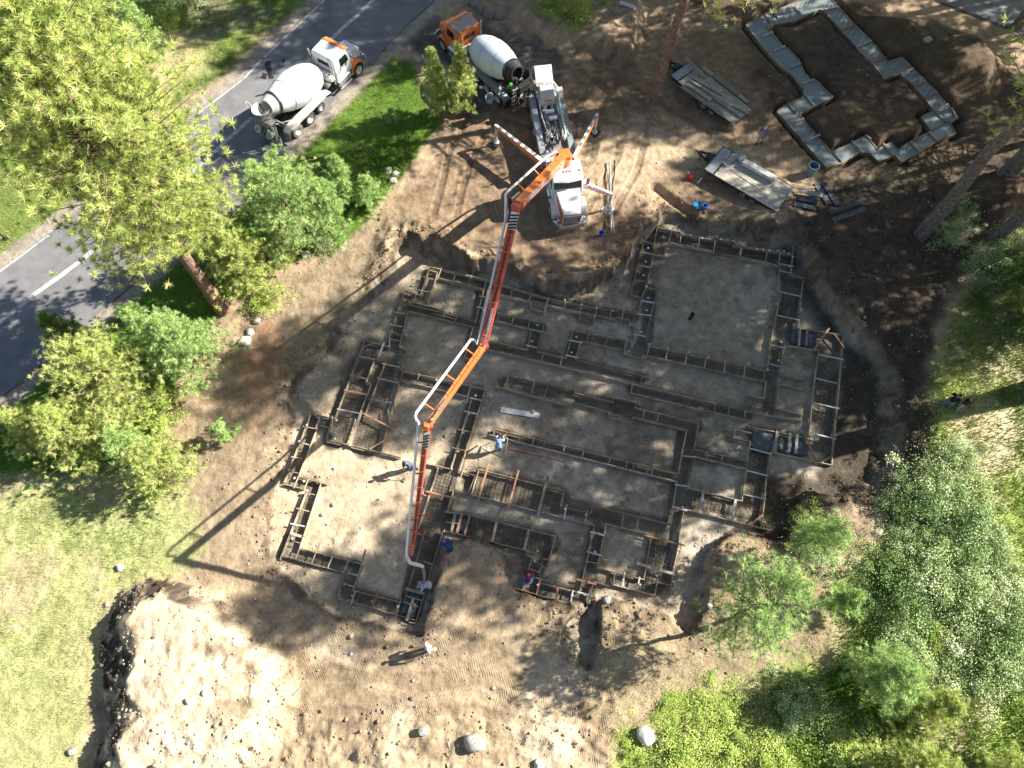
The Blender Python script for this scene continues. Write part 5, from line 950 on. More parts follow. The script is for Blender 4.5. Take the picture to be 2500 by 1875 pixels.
PL = [('short grey plank lying askew across the front of the loaded trailer', c4(765, 620), c4(990, 835), .30, 1.06), ('short thick plank on the far edge of the loaded trailer', c4(960, 735), c4(1060, 805), .34, .94), ('long plank along the far edge of the loaded trailer', c4(1090, 815), c4(1350, 1015), .36, .97), ('pale plank end sticking out at the far rear corner of the loaded trailer', c4(1350, 1030), c4(1440, 1105), .30, .87),
  ('wide long plank in the middle of the loaded trailer', c4(850, 825), c4(1300, 1085), .42, .87), ('narrow plank beside the wide middle plank of the loaded trailer', c4(810, 860), c4(1270, 1145), .22, .89), ('long plank overhanging the tail of the loaded trailer between two gaps', c4(1070, 1045), c4(1380, 1250), .34, .93), ('plank reaching farthest over the tail of the loaded trailer', c4(1150, 1050), c4(1445, 1215), .36, .86), ('long plank in front of the pine twig on the loaded trailer', c4(770, 905), c4(1040, 1080), .24, .90), ('long pale plank along the near edge of the loaded trailer', c4(725, 930), c4(1280, 1315), .30, .93)]
for lab, a, b_, wd, z in PL: plank('scaffold_plank', lab, 'plank', T1p(*a, z), T1p(*b_, z + .005), wd, .06, M['plank'], 'planks on the loaded trailer')
def z5(x, y): return (1600 + x / 5.53, 340 + y / 5.53)
plank('form_panel', 'white board lying crosswise on the front of the sunlit trailer', 'board', U(*z5(930, 340), .93), U(*z5(1125, 210), .93), .42, .05, M['tiewhite'])
plank('lumber_stack', 'long whitened timber along the far edge of the sunlit trailer deck', 'timber', U(*z5(1185, 300), 1.05), U(*z5(1620, 545), 1.05), .42, .30, M['tiewhite'])
plank('edge_board', 'dark thin stick lying on the sunlit trailer deck', 'stick', U(*z5(1000, 400), .82), U(*z5(1390, 665), .82), .05, .03, M['form'])
q = U(*z5(1185, 235), 1.2); m = MB(); m.box((0, 0, 0), (.4, .35, .4), Matrix.Rotation(.5, 3, 'Z')); o = m.build('carton', M['whiteplastic'], None, bevel=.02); o.location = (q.x, q.y, 1.02); tag(o, 'small white box at the front end of the timber on the sunlit trailer', 'box')
# ------------------------------------------------------------------ people
def person(label, loc, rz, pose, cols, hat=None, hair=(.05, .03, .02), extra=None, z=None, h=1.76, long_sleeve=True, shorts=False):
    """pose: joints in the figure's own frame, x right, y forward, z up (for 1.76 m)"""
    gpt = G(*loc); zz = gpt.z if z is None else z; root = thing('person', label, 'person', (gpt.x, gpt.y, zz), rz); k = h / 1.76 * 1.04; root.scale = (k,) * 3
    J = {n: Vector(v) for n, v in pose.items()}
    def limb(m, a, b_, r0, r1): m.tube([a - (b_ - a).normalized() * r0 * .4, a, a.lerp(b_, .5), b_, b_ + (b_ - a).normalized() * r1 * .4], [r0 * .6, r0, (r0 + r1) * .5 * 1.04, r1, r1 * .6], 12)
    def ball(m, c, rx, ry=None, rz_=None):
        bm = bmesh.new(); bmesh.ops.create_icosphere(bm, subdivisions=2, radius=1)
        m.add([(c[0] + v.co.x * rx, c[1] + v.co.y * (ry or rx), c[2] + v.co.z * (rz_ or rx)) for v in bm.verts], [[v.index for v in f.verts] for f in bm.faces]); bm.free()
    def remesh(o, s):
        r_ = o.modifiers.new('one_surface', 'REMESH'); r_.mode = 'VOXEL'; r_.voxel_size = s; r_.use_smooth_shade = True
        sm_ = o.modifiers.new('soften', 'SMOOTH'); sm_.iterations = 3; sm_.factor = .4
    sk = mat('skin_tone', cols['skin'], .6, var=.05) if 'skin' in cols else M['skin']
    hd, nk, ch, pv = J['head'], J['neck'], J['chest'], J['pelvis']; up = (hd - nk).normalized()
    fw = J.get('face', Vector((0, 1, 0))); fw = (fw - up * fw.dot(up)).normalized(); rt = fw.cross(up)
    m = MB(); limb(m, pv, ch, .13, .15); limb(m, ch, nk, .15, .075); limb(m, nk, hd, .055, .055)
    ball(m, hd, .078, .095, .115); ball(m, hd + fw * .035 - up * .06, .055, .06, .06); ball(m, hd + fw * .10 - up * .015, .014, .02, .022)
    for s in (1, -1): ball(m, hd + rt * s * .08 - up * .01, .014, .02, .03)
    for s, L_ in ((1, 'r'), (-1, 'l')):
        sh, el, wr = J['sh' + L_], J['el' + L_], J['wr' + L_]; hp, kn, an = J['hp' + L_], J['kn' + L_], J['an' + L_]
        limb(m, ch.lerp(nk, .45), sh, .08, .062); limb(m, sh, el, .055, .042); limb(m, el, wr, .042, .030)
        limb(m, pv, hp, .12, .095); limb(m, hp, kn, .09, .062); limb(m, kn, an, .06, .042)
        d = (wr - el).normalized(); q = d.cross(fw if abs(d.dot(fw)) < .9 else up).normalized(); n = q.cross(d)
        m.tube([wr, wr + d * .045, wr + d * .09], [.028, .042, .036], 10)
        for f in range(4):
            b0 = wr + d * .085 + q * (-.03 + .02 * f); ln = (.065, .075, .07, .055)[f]; m.tube([b0, b0 + d * ln * .55, b0 + d * ln * .85 - n * ln * .45], [.0125, .0115, .009], 6)
        b0 = wr + d * .03 - q * .035; m.tube([b0, b0 - q * .03 + d * .02, b0 - q * .04 + d * .055], [.015, .013, .010], 6)
    body = m.build('body', sk, root, True); remesh(body, .013)
    m = MB(); limb(m, pv + (ch - pv) * .05, ch, .155, .178); limb(m, ch, ch.lerp(nk, .7), .178, .10)
    for s, L_ in ((1, 'r'), (-1, 'l')):
        sh, el, wr = J['sh' + L_], J['el' + L_], J['wr' + L_]; limb(m, ch.lerp(nk, .4), sh, .11, .082); limb(m, sh, el, .078, .062)
        if long_sleeve: limb(m, el, el.lerp(wr, .85), .060, .05)
    o = m.build('shirt', mat('shirt_cloth', cols['shirt'], .85, var=.15, scale=9), root, True); remesh(o, .02)
    m = MB(); limb(m, pv - up * 0, pv.lerp(ch, .25), .155, .15)
    for s, L_ in ((1, 'r'), (-1, 'l')):
        hp, kn, an = J['hp' + L_], J['kn' + L_], J['an' + L_]; limb(m, pv, hp, .13, .115); limb(m, hp, kn, .112, .085)
        if not shorts: limb(m, kn, an, .083, .066)
    o = m.build('shorts' if shorts else 'trousers', mat('trouser_cloth', cols['trousers'], .9, var=.15, scale=9), root, True); remesh(o, .02)
    for L_ in 'rl':
        an = J['an' + L_]; t = J.get('to' + L_, an + Vector((0, .17, -.05))); dd = (t - an); m = MB()
        m.tube([an - dd * .3 + Vector((0, 0, -.03)), an + Vector((0, 0, -.02)), an.lerp(t, .6), t, t + dd * .12], [.045, .058, .052, .045, .02], 10); m.build('boot', mat('boot_leather', cols.get('boots', (.06, .045, .03)), .8), root, True)
    m = MB(); n = 14
    prof = [(-.02, .098), (.03, .104), (.075, .092), (.105, .06), (.12, .01)]
    m.lathe([((a + .02) / .14, r_) for a, r_ in prof], hd + up * .0, hd + up * .14, 18)
    if hat == 'cap':
        m.add([tuple(hd + up * .035 + rt * x + fw * y) for x, y in ((-.08, .06), (.08, .06), (.06, .19), (-.06, .19))] + [tuple(hd + up * .022 + rt * x + fw * y) for x, y in ((-.08, .06), (.08, .06), (.06, .19), (-.06, .19))], [(0, 1, 2, 3), (7, 6, 5, 4), (0, 4, 5, 1), (1, 5, 6, 2), (2, 6, 7, 3), (3, 7, 4, 0)])
    elif hat == 'hardhat': m.lathe([(0, .10), (0, .15), (.3, .145), (.4, .10)], hd + up * .02, hd + up * .06, 20)
    m.build('cap' if hat else 'hair', mat('hat_cloth' if hat else 'hair', cols.get('hat', hair), .7, var=.1), root, True)
    if extra: extra(root, J)
    return root
def stand(lean=0., arms='down', step=0., kneel=False):
    p = dict(pelvis=(0, 0, .95), chest=(0, .02 + lean * .35, 1.32 - abs(lean) * .15), neck=(0, .03 + lean * .55, 1.50 - abs(lean) * .3), head=(0, .06 + lean * .72, 1.64 - abs(lean) * .38), hpr=(.10, 0, .92), hpl=(-.10, 0, .92), knr=(.12, .03 + step * .25, .50), knl=(-.12, .03 - step * .12, .50), anr=(.12, step * .38, .09), anl=(-.12, -step * .42, .09 + abs(step) * .05), face=(0, 1, -.1 - lean))
    z = 1.44 - abs(lean) * .25; y = .02 + lean * .5
    p.update(shr=(.21, y, z), shl=(-.21, y, z))
    if arms == 'down': p.update(elr=(.27, y - .02 - step * .12, z - .28), ell=(-.27, y - .02 + step * .12, z - .28), wrr=(.28, y + .08 - step * .2, z - .52), wrl=(-.28, y + .08 + step * .25, z - .52))
    elif arms == 'cross': p.update(elr=(.30, y + .05, z - .26), ell=(-.30, y + .05, z - .26), wrr=(-.02, y + .24, z - .20), wrl=(.04, y + .26, z - .26))
    elif arms == 'fwd': p.update(elr=(.26, y + .12, z - .24), ell=(-.26, y + .14, z - .22), wrr=(.14, y + .34, z - .34), wrl=(-.12, y + .36, z - .30))
    elif arms == 'low': p.update(elr=(.26, y + .10, z - .27), ell=(-.26, y + .10, z - .27), wrr=(.12, y + .22, z - .52), wrl=(-.12, y + .22, z - .52))
    return p
def bent(deep=1.):
    return dict(pelvis=(0, -.10, .86), chest=(0, .26, 1.06), neck=(0, .42, 1.08), head=(0, .55, 1.05), hpr=(.11, -.08, .83), hpl=(-.11, -.08, .83), knr=(.15, .12, .47), knl=(-.15, .02, .47), anr=(.14, .05, .09), anl=(-.14, -.14, .09), shr=(.2, .34, 1.05), shl=(-.2, .34, 1.05), elr=(.24, .44, .78), ell=(-.24, .44, .78), wrr=(.12, .58, .56), wrl=(-.10, .60, .56), face=(0, .6, -.8))
def kneel():
    return dict(pelvis=(0, -.05, .48), chest=(0, .22, .78), neck=(0, .34, .92), head=(0, .43, 1.02), hpr=(.12, -.03, .46), hpl=(-.12, -.03, .46), knr=(.24, .30, .20), knl=(-.26, .20, .09), anr=(.22, .02, .09), anl=(-.20, -.28, .10), tor=(.24, .18, .05), tol=(-.2, -.42, .06), shr=(.2, .28, .84), shl=(-.2, .28, .84), elr=(.27, .44, .62), ell=(-.28, .46, .66), wrr=(.12, .64, .50), wrl=(-.14, .66, .52), face=(0, .9, -.5))
def dirz(a, b_):
    A, B_ = U(*a), U(*b_); d = B_ - A; return math.atan2(d.y, d.x) - PI / 2
def vest(root, J):
    m = MB(); pv, ch, nk = J['pelvis'], J['chest'], J['neck']; m.tube([pv.lerp(ch, .15), pv.lerp(ch, .6), ch, ch.lerp(nk, .5), ch.lerp(nk, .8)], [.19, .205, .205, .175, .12], 14); m.build('safety_vest', mat('lime_vest', (.10, .75, .07), .7, var=.05), root, True)
    m = MB(); q = pv.lerp(ch, .55); m.tube([q + Vector((0, 0, -.02)), q + Vector((0, 0, .02))], [.212, .212], 14); m.build('reflective_band', M['black'], root)
def apron(root, J):
    pv, ch = J['pelvis'], J['chest']; m = MB(); m.tube([pv + Vector((0, 0, -.28)), pv, ch.lerp(pv, .3), ch + Vector((0, -.01, .02))], [.215, .20, .20, .19], 14); m.build('long_vest', mat('dusty_pink_cloth', (.36, .28, .27), .9), root, True)
def logo(root, J):
    m = MB(); m.bar((-.07, .215, 1.24), (.07, .235, 1.32), .05, .02, up=(0, 1, .2)); m.lathe([(0, .001), (0, .045), (1, .045), (1, .001)], (-.08, .20, 1.24), (-.08, .23, 1.245), 12); m.lathe([(0, .001), (0, .045), (1, .045), (1, .001)], (.08, .22, 1.32), (.08, .25, 1.325), 12); m.build('shirt_logo', M['white'], root)
def shovel(root, J):
    m = MB(); a = J['wrr'] + Vector((0, .05, .25)); b_ = Vector((-.15, .75, .12)); m.tube([a, b_], .018, 6); m.taper((b_.x, b_.y + .05, b_.z - .05), (.22, .28, .03), (.8, .9)); m.build('rake', M['tie'], root)
def hoseheld(root, J):
    a = J['wrr'] + Vector((0, .05, 0)); m = MB(); m.tube([a + Vector((.1, .2, -.3)), a, a + Vector((.3, -.1, .0)), Vector((.5, -.3, .1)), Vector((.8, -.1, .04))], .025, 7); m.build('vibrator_hose', M['form'], root)
def bagheld(root, J):
    a = J['wrl']; m = MB(); m.tube([a + Vector((math.cos(t) * .02, math.cos(t) * .16, math.sin(t) * .16 - .14)) for t in np.linspace(0, 2 * PI, 14)], .018, 6); m.build('cable_coil', M['black'], root)
person('worker in a lime green safety vest standing at the rear of the orange mixer truck', (1243, 247), dirz((1243, 240), (1300, 250)), stand(.12, 'fwd'), dict(shirt=(.07, .06, .06), trousers=(.05, .045, .05), hat=(.10, .75, .07)), 'hardhat', extra=vest)
person('man in white cap and long pinkish vest walking between trailers and garage footing', (1853, 350), dirz((1853, 350), (1840, 365)), stand(.03, 'down', .35), dict(shirt=(.16, .16, .19), trousers=(.42, .38, .36), hat=(.62, .63, .66)), 'cap', extra=apron, shorts=True)
person('worker in a blue denim shirt raking beside the boom in the pit', (1004, 1143), dirz((1004, 1143), (990, 1160)), stand(.25, 'low', .2), dict(shirt=(.09, .14, .22), trousers=(.05, .08, .15), hat=(.03, .035, .05)), 'cap', extra=shovel)
person('worker in pale blue shirt and trousers leaning over the long narrow form strip', (1217, 1100), dirz((1217, 1100), (1228, 1060)), stand(.5, 'fwd', .2), dict(shirt=(.24, .36, .52), trousers=(.18, .30, .48), hat=(.015, .015, .03)), 'cap', extra=hoseheld)
person('worker in dark blue bending down in the shaded trench right of the hose', (1098, 1338), dirz((1098, 1338), (1082, 1318)), bent(), dict(shirt=(.03, .05, .20), trousers=(.02, .03, .07), hat=(.04, .06, .2)), 'cap', z=ZP)
person('hose man in light grey shirt and white trousers stooping at the concrete hose', (1048, 1432), dirz((1048, 1432), (1022, 1440)), bent(), dict(shirt=(.34, .40, .48), trousers=(.50, .50, .50), hat=(.12, .08, .07)), None, z=ZP)
person('man in pale pink shirt walking alone across the sunlit dirt below the pit', (1053, 1583), dirz((1053, 1583), (1010, 1606)), stand(.10, 'down', .5), dict(shirt=(.60, .50, .54), trousers=(.58, .52, .42), hat=(.09, .08, .11)), None, hair=(.09, .08, .10), extra=bagheld)
person('worker in maroon shirt and blue jeans kneeling at the lower footing form', (1287, 1422), dirz((1287, 1422), (1294, 1392)), kneel(), dict(shirt=(.16, .02, .05), trousers=(.14, .26, .50), hair=(.02, .02, .02)), None, z=ZP, long_sleeve=True)
person('man in black T-shirt with white logo and blue jeans on the right grass', (2302, 992), dirz((2302, 990), (2360, 965)), stand(.05, 'cross', .35), dict(shirt=(.012, .012, .015), trousers=(.13, .20, .32)), None, extra=logo, long_sleeve=False)
person('man in black T-shirt and grey cap with crossed arms on the right-hand grass', (2335, 1000), dirz((2335, 1000), (2300, 940)), stand(.03, 'cross', .1), dict(shirt=(.014, .014, .016), trousers=(.30, .34, .40), hat=(.20, .22, .22)), 'cap', long_sleeve=False)
# ------------------------------------------------------------------ small things
def bucket(name, lab, cat, px, r0, r1, h, mm, rim=None, inside=None, tilt=None, lid=False, n=28):
    q = G(*px); t_ = thing(name, lab, cat, q)
    if tilt: t_.rotation_euler = tilt
    m = MB(); th = .015
    if lid: m.lathe([(0, .01), (0, r0), (1, r1), (1, r1 + .02), (1.06, r1 + .02), (1.06, .01)], (0, 0, 0), (0, 0, h), n)
    else: m.lathe([(0, .01), (0, r0), (.9, r1), (.9, r1 + .015), (1, r1 + .015), (1, r1 - th), (.06, r0 - th), (.06, .01)], (0, 0, 0), (0, 0, h), n)
    m.build('shell', mm, t_, True)
    m = MB(); m.lathe([(0, r1 - th), (0, r1 + .025), (1, r1 + .025), (1, r1 - th), (0, r1 - th)], (0, 0, h - .03), (0, 0, h + .01), n); m.build('rim', rim or mm, t_, True); return t_
bucket('bucket', 'single blue bucket on the sunlit dirt right of the pump truck', 'bucket', (1467, 575), .13, .16, .38, M['blue'])
bucket('bucket', 'tall open blue pail by the cut bank below the sunlit trailer', 'bucket', (1718, 510), .14, .16, .42, M['blue'])
bucket('bucket', 'lidded light blue pail lying low beside the tall blue pail', 'bucket', (1697, 503), .17, .16, .20, M['ltblue'], lid=True)
bucket('bucket', 'small light blue tub in front of the lidded pail', 'bucket', (1706, 498), .11, .12, .16, M['ltblue'])
bucket('barrel', 'grey plastic barrel standing between the trailer and the garage footing', 'barrel', (1976, 425), .33, .36, .95, M['greyblue'])
bucket('tub', 'pale half barrel on the dark driveway beside the orange mixer wheels', 'tub', (1196, 246), .30, .34, .55, M['drum2'], tilt=(.25, 0, 0))
q = G(1683, 436); t_ = thing('fuel_can', 'red fuel can lying in the shadow in front of the sunlit trailer', 'fuel can', q, .5)
m = MB(); m.taper((0, 0, .18), (.26, .42, .34), (.8, .85)); m.build('can', M['red'], t_, bevel=.04); m = MB(); m.tube([(0, .1, .34), (0, .2, .42), (0, .38, .40)], .025, 8); m.build('spout', M['whiteplastic'], t_)
m = MB(); m.tube([(0, -.12, .34), (0, -.1, .42), (0, .05, .42), (0, .07, .34)], .02, 6); m.build('handle', M['red'], t_)
q = G(1684, 779); t_ = thing('standpipe', 'short black drain standpipe in the middle of the square pad', 'pipe', q)
m = MB(); m.lathe([(0, .11), (.75, .11), (.75, .135), (1, .135), (1, .115), (.3, .10)], (0, 0, -.1), (.03, 0, .75), 18); m.build('pipe', M['black'], t_, True); m = MB(); m.lathe([(0, .112), (1, .112), (1, .09)], (.025, 0, .52), (.027, 0, .60), 18); m.build('collar', M['whiteplastic'], t_, True)
def stick(name, lab, cat, a, b_, r, mm, dz=.06, n=8, group=None):
    A, B_ = G(*a, dz), G(*b_, dz); m = MB(); c = (A + B_) / 2; m.tube([A, A.lerp(B_, .5), B_], r, n); o = m.build(name, mm, None, True, org=c); o.location = c; return tag(o, lab, cat, group)
stick('long_pipe', 'leftmost of the long grey pipes on the dirt by the caution arm', 'pipe', (1481, 398), (1499, 570), .05, M['pvc'], .06)
stick('long_pipe', 'middle long grey pipe beside the caution arm', 'pipe', (1489, 398), (1492, 568), .05, M['pvc'], .16)
stick('long_pipe', 'thin pole lying rightmost beside the grey pipes', 'pole', (1505, 390), (1494, 500), .03, M['steelgrey'], .10)
stick('long_pipe', 'short white pipe at the top edge left of the big pine trunk', 'pipe', (1514, 10), (1549, 22), .14, M['drum2'], .14, 14)
stick('stake', 'pale stake lying in the boom shadow left of the pump truck', 'stake', (1207, 503), (1216, 530), .05, M['tie'], .08)
def ground_plank(lab, a, b_, wd, th, mm, name='plank', dz=.05, cat='plank', group=None, zz=None):
    A, B_ = (G(*a, dz), G(*b_, dz)) if zz is None else (U(*a, zz), U(*b_, zz)); return plank(name, lab, cat, A, B_, wd, th, mm, group)
ground_plank('broad white plank lying in the long bare room of the pit', (1222, 1001), (1317, 1016), .36, .05, M['tiewhite'])
ground_plank('reddish rusty board lying behind the worker in pale blue', (1238, 1093), (1382, 1125), .14, .04, M['tieorange'])
ground_plank('small plywood scrap on the dirt left of the boom tip', (968, 1361), (976, 1383), .40, .03, M['plank'], 'plywood_scrap', cat='plywood')
ground_plank('thin grey stick lying between the two footings left of the white plank', (1204, 977), (1186, 1007), .09, .04, M['plank'])
ground_plank('pale stub of board at the upper left footing corner', (984, 812), (995, 818), .3, .04, M['tiewhite'])
ground_plank('dark panel of the left pair leaning by the trailer tail', (1992, 448), (2023, 500), .42, .05, M['plankdark'], 'form_panel', .06, 'form panel')
ground_plank('dark panel of the right pair leaning by the trailer tail', (2010, 449), (2044, 503), .42, .05, M['plankdark'], 'form_panel', .12, 'form panel')
ground_plank('upper of the two dark panels lying flat on the dark soil', (2024, 523), (2103, 493), .40, .05, M['plankdark'], 'form_panel', .10, 'form panel')
ground_plank('lower of the two dark panels lying flat on the dark soil', (2032, 539), (2112, 511), .40, .05, M['plankdark'], 'form_panel', .06, 'form panel')
ground_plank('top grey board on the dark stack behind the sunlit trailer', (1951, 473), (2003, 486), .42, .06, M['plank'], 'form_panel', .40, 'form panel')
ground_plank('middle dark panel of the stack behind the sunlit trailer', (1941, 487), (1992, 498), .50, .12, M['plankdark'], 'form_panel', .26, 'form panel')
ground_plank('bottom dark panel of the stack behind the sunlit trailer', (1937, 500), (1989, 511), .36, .14, M['plankdark'], 'form_panel', .09, 'form panel')
for i, (a, b_) in enumerate([((1930, 452), (1985, 466)), ((1928, 462), (1968, 470)), ((1932, 468), (1990, 463))]): ground_plank(['thin pale stick uppermost of the scraps behind the sunlit trailer', 'short yellowish stick in the scraps behind the sunlit trailer', 'thin stick crossing the scraps behind the sunlit trailer'][i], a, b_, .07, .04, M['tie'], 'stick', .2 + .05 * i, 'stick')
for lab, a, b_ in [('thin stick leaning in the V of sticks on the square pad', (1723, 765), (1737, 797)), ('left stick of the V of sticks on the square pad', (1742, 760), (1734, 777)), ('short stick under the V of sticks on the square pad', (1727, 774), (1737, 790)), ('brown twig in the room under the boom', (1085, 717), (1094, 742)), ('grey twig on the bank path at the left of the pit', (700, 865), (718, 900)), ('loose lath below the lower right room', (1731, 1291), (1767, 1286)), ('thin lath on the floor of the lower right square room', (1478, 1360), (1504, 1364)), ('loose lath beside the upper strip form', (1700, 951), (1688, 968)), ('bent branch at the foot of the mound', (705, 1710), (736, 1680)), ('pale lath at the rim of the left footing', (955, 700), (985, 684))]:
    ground_plank(lab, a, b_, .07, .03, M['tie'], 'stick', .04, 'stick')
# fresh concrete already placed
for lab, k, pl_, z in [('dark wet concrete just placed under the hose at the lower tip of the footing', 'D1', [(1440, 890), (1590, 930), (1520, 1140), (1380, 1105)], ZP + .10), ('lumpy fresh concrete around the rebar at the lower right footing', 'C8', [(1060, 560), (1290, 590), (1260, 735), (1120, 770), (1040, 680)], ZP + .14), ('smooth grey wet concrete under the boards of the far right footing', 'C8', [(1290, 610), (1540, 640), (1560, 790), (1270, 740)], ZP + .14), ('blue-grey wet concrete in the upper right corner footing', 'C5', [(1600, 1130), (1640, 1120), (1820, 1150), (1815, 1290), (1590, 1250)], ZP + .16), ('wet concrete at the left end of the long lower footing', 'D2', [(0, 215), (170, 240), (130, 370), (0, 340)], ZP + .13)]:
    P = np.array([U(*cp(k, p), z)[:2] for p in pl_]); c = P.mean(0); x0, y0 = P.min(0); x1, y1 = P.max(0)
    gx, gy = np.meshgrid(np.arange(x0, x1, .05), np.arange(y0, y1, .05)); s = sdf(gx, gy, P) + fbm(gx, gy, .5, 3) * .25
    hh = z + .07 * sm(0, -.25, s) + fbm(gx, gy, .35, 4) * .16; hh = np.where(s > 0, z - .25, hh); a_ = np.arange(gx.size).reshape(gx.shape)
    qd = np.stack([a_[:-1, :-1], a_[:-1, 1:], a_[1:, 1:], a_[1:, :-1]], -1).reshape(-1, 4); keep = (s.ravel()[qd] < .05).any(1)
    o = link('fresh_concrete', np_mesh('fresh_concrete', np.stack([gx - c[0], gy - c[1], hh - z], -1).reshape(-1, 3), qd[keep], True), M['wet']); o.location = (c[0], c[1], z); tag(o, lab, 'concrete')
# lamp post at the left edge
q = G(14, 584); t_ = thing('lamp_post', 'dark lamp post with a square lantern at the left edge beside the road', 'lamp post', q)
m = MB(); m.tube([(0, 0, 0), (0, 0, 2.4)], .06, 10); m.box((0, 0, .05), (.3, .3, .1)); m.build('post', M['black'], t_); m = MB(); m.taper((0, 0, 2.55), (.3, .3, .36), (1.25, 1.25)); m.taper((0, 0, 2.8), (.5, .5, .14), (.3, .3)); m.build('lantern', M['black'], t_, bevel=.02)
# ------------------------------------------------------------------ rocks
def rock_mesh(seed, sub=3, rough=.22):
    rg = np.random.default_rng(seed); bm = bmesh.new(); bmesh.ops.create_icosphere(bm, subdivisions=sub, radius=1); ph = rg.random((6, 3)) * 6; dr = rg.normal(size=(9, 3)); dr /= np.linalg.norm(dr, axis=1)[:, None]; cut = rg.uniform(.68, .95, 9)
    for v in bm.verts:
        p = np.array(v.co); 
        for d_, c_ in zip(dr, cut):
            e = p @ d_
            if e > c_: p = p - d_ * (e - c_) * .85
        p = p * (1 + rough * .35 * math.sin(p[0] * 5 + ph[0, 0]) * math.sin(p[1] * 4 + ph[1, 0]) + rough * .2 * math.sin(p[2] * 9 + ph[2, 0] + p[0] * 7)); v.co = p
    for f in bm.faces: f.smooth = True
    me = bpy.data.meshes.new('rock'); bm.to_mesh(me); bm.free(); return me
RM = [rock_mesh(i) for i in range(8)]
def rock(lab, px, r, mm='rock', sq=(1, .85, .7), name='boulder', cat='boulder', group=None, i=None):
    q = G(*px); me = RM[(i if i is not None else random.randrange(8))].copy(); me.materials.clear(); me.materials.append(M[mm]); o = bpy.data.objects.new(name, me); COL.objects.link(o); o.location = (q.x, q.y, q.z + r * sq[2] * .35); o.scale = (r * sq[0], r * sq[1], r * sq[2]); o.rotation_euler = (wig(.2), wig(.2), random.random() * 6); return tag(o, lab, cat, group)
rock('big white boulder at the grass edge in the lower right', (1573, 1797), .56, 'rockw', i=1); rock('rounded white boulder lying alone in the meadow at the left', (294, 1386), .26, 'rockw', (1, .9, .8)); rock('white boulder at the foot of the young pines above the pit', (746, 621), .33, 'rockw')
rock('largest of the three pale boulders right of the leaning pine trunk', (600, 834), .42, 'rockw'); rock('middle of the three pale boulders right of the leaning pine trunk', (612, 812), .33, 'rockw'); rock('greyest of the three pale boulders right of the leaning pine trunk', (629, 784), .30, 'rock')
rock('large speckled oval boulder half sunk in the churned spoil at the bottom', (1160, 1815), .50, 'rock', (1.2, .9, .8), i=4); rock('angular pale boulder in the churned spoil at the bottom', (1033, 1786), .27, 'rock'); rock('pale boulder cut by the bottom edge of the spoil', (1316, 1868), .32, 'rockw')
for lab, px, r in [('topmost boulder of the row beside the orange mixer cab', (1148, 6), .42), ('second boulder of the row beside the orange mixer cab', (1160, 17), .44), ('third boulder of the row beside the orange mixer cab', (1176, 25), .48), ('biggest boulder of the row beside the orange mixer cab', (1194, 38), .60), ('last boulder at the lower end of the row beside the orange mixer cab', (1217, 43), .45)]: rock(lab, px, r, 'rockd', (1, .95, .75))
for lab, px, r in [('upper left boulder of the cluster in the tall grass below the lawn', (949, 418), .34), ('right boulder of the cluster in the tall grass below the lawn', (966, 427), .32), ('lowest boulder of the cluster in the tall grass below the lawn', (961, 443), .34), ('boulder under the two young pines at the end of the lawn', (1022, 148), .36), ('pale stone on the trench bank at the lower right', (1732, 1480), .18), ('stone by the deep trench below the right room', (1481, 1463), .28), ('oval stone on the dark spoil at the upper right', (2263, 99), .34), ('white stone in the trench right of the lower footing', (1671, 1474), .16), ('pale stone beside the worker in dark blue', (1235, 1342), .16), ('stone in the wild grass near the lower young pines', (2102, 1786), .25), ('flat pale stone at the left edge of the big mound', (178, 1835), .25)]: rock(lab, px, r, 'rock')
proto = None
for k in range(110):
    if k < 40: px = (random.uniform(230, 760), random.uniform(1400, 1870))
    elif k < 70: px = (random.uniform(640, 1450), random.uniform(1540, 1870))
    elif k < 88: px = (random.uniform(680, 1000), random.uniform(1080, 1500))
    else: px = (random.uniform(1560, 2200), random.uniform(650, 1250))
    o = rock('small pale stone lying loose on the excavated dirt', px, (.045 + .13 * random.random() ** 3), random.choice(('rock', 'rockd', 'rock', 'rockw')), name='stone', cat='stone', group='small stones on the dirt')
# pebbles: one uncountable scatter
def scatter_pebbles(n):
    ok = []; 
    x = RNG.uniform(-32, 32, n); y = RNG.uniform(-5, 45, n); f = near(F0['pit'], x, y); mo_ = near(F0['mound'], x, y); g_ = near(G0, x, y); rd_ = near(F0['rd'], x, y); cl = fbm(x, y, 2.5, 4) + .5
    dens = np.clip(cl ** 2 * 1.6, 0, 1) * np.where(y < 9, 1., .45) * np.where(mo_ > .05, 1.6, 1); keep = (RNG.random(n) < dens) & (g_ < .3) & (rd_ > .5); x, y = x[keep], y[keep]
    z = near(Z0, x, y); N_ = len(x); r_ = np.abs(RNG.normal(0, .028, N_)) + .018
    base = np.array([(1, 0, 0), (0, 1, 0), (-1, 0, 0), (0, -1, 0), (0, 0, .8), (0, 0, -.8)]); a_ = RNG.random(N_) * 6.28; ca, sa = np.cos(a_), np.sin(a_)
    b0 = base[None] * (1 + RNG.normal(0, .22, (N_, 6, 1))); V = np.stack([b0[..., 0] * ca[:, None] - b0[..., 1] * sa[:, None] * .8, b0[..., 0] * sa[:, None] + b0[..., 1] * ca[:, None] * .8, b0[..., 2]], -1) * r_[:, None, None] + np.stack([x, y, z + r_ * .3], -1)[:, None]
    Ft = np.array([(0, 1, 4), (1, 2, 4), (2, 3, 4), (3, 0, 4), (1, 0, 5), (2, 1, 5), (3, 2, 5), (0, 3, 5)]); F_ = (Ft[None] + np.arange(N_)[:, None, None] * 6).reshape(-1, 3)
    tag(link('gravel', np_mesh('gravel', V.reshape(-1, 3), F_, True), M['rock']), 'small loose stones scattered over the excavated dirt', 'gravel', kind='stuff')
scatter_pebbles(22000)
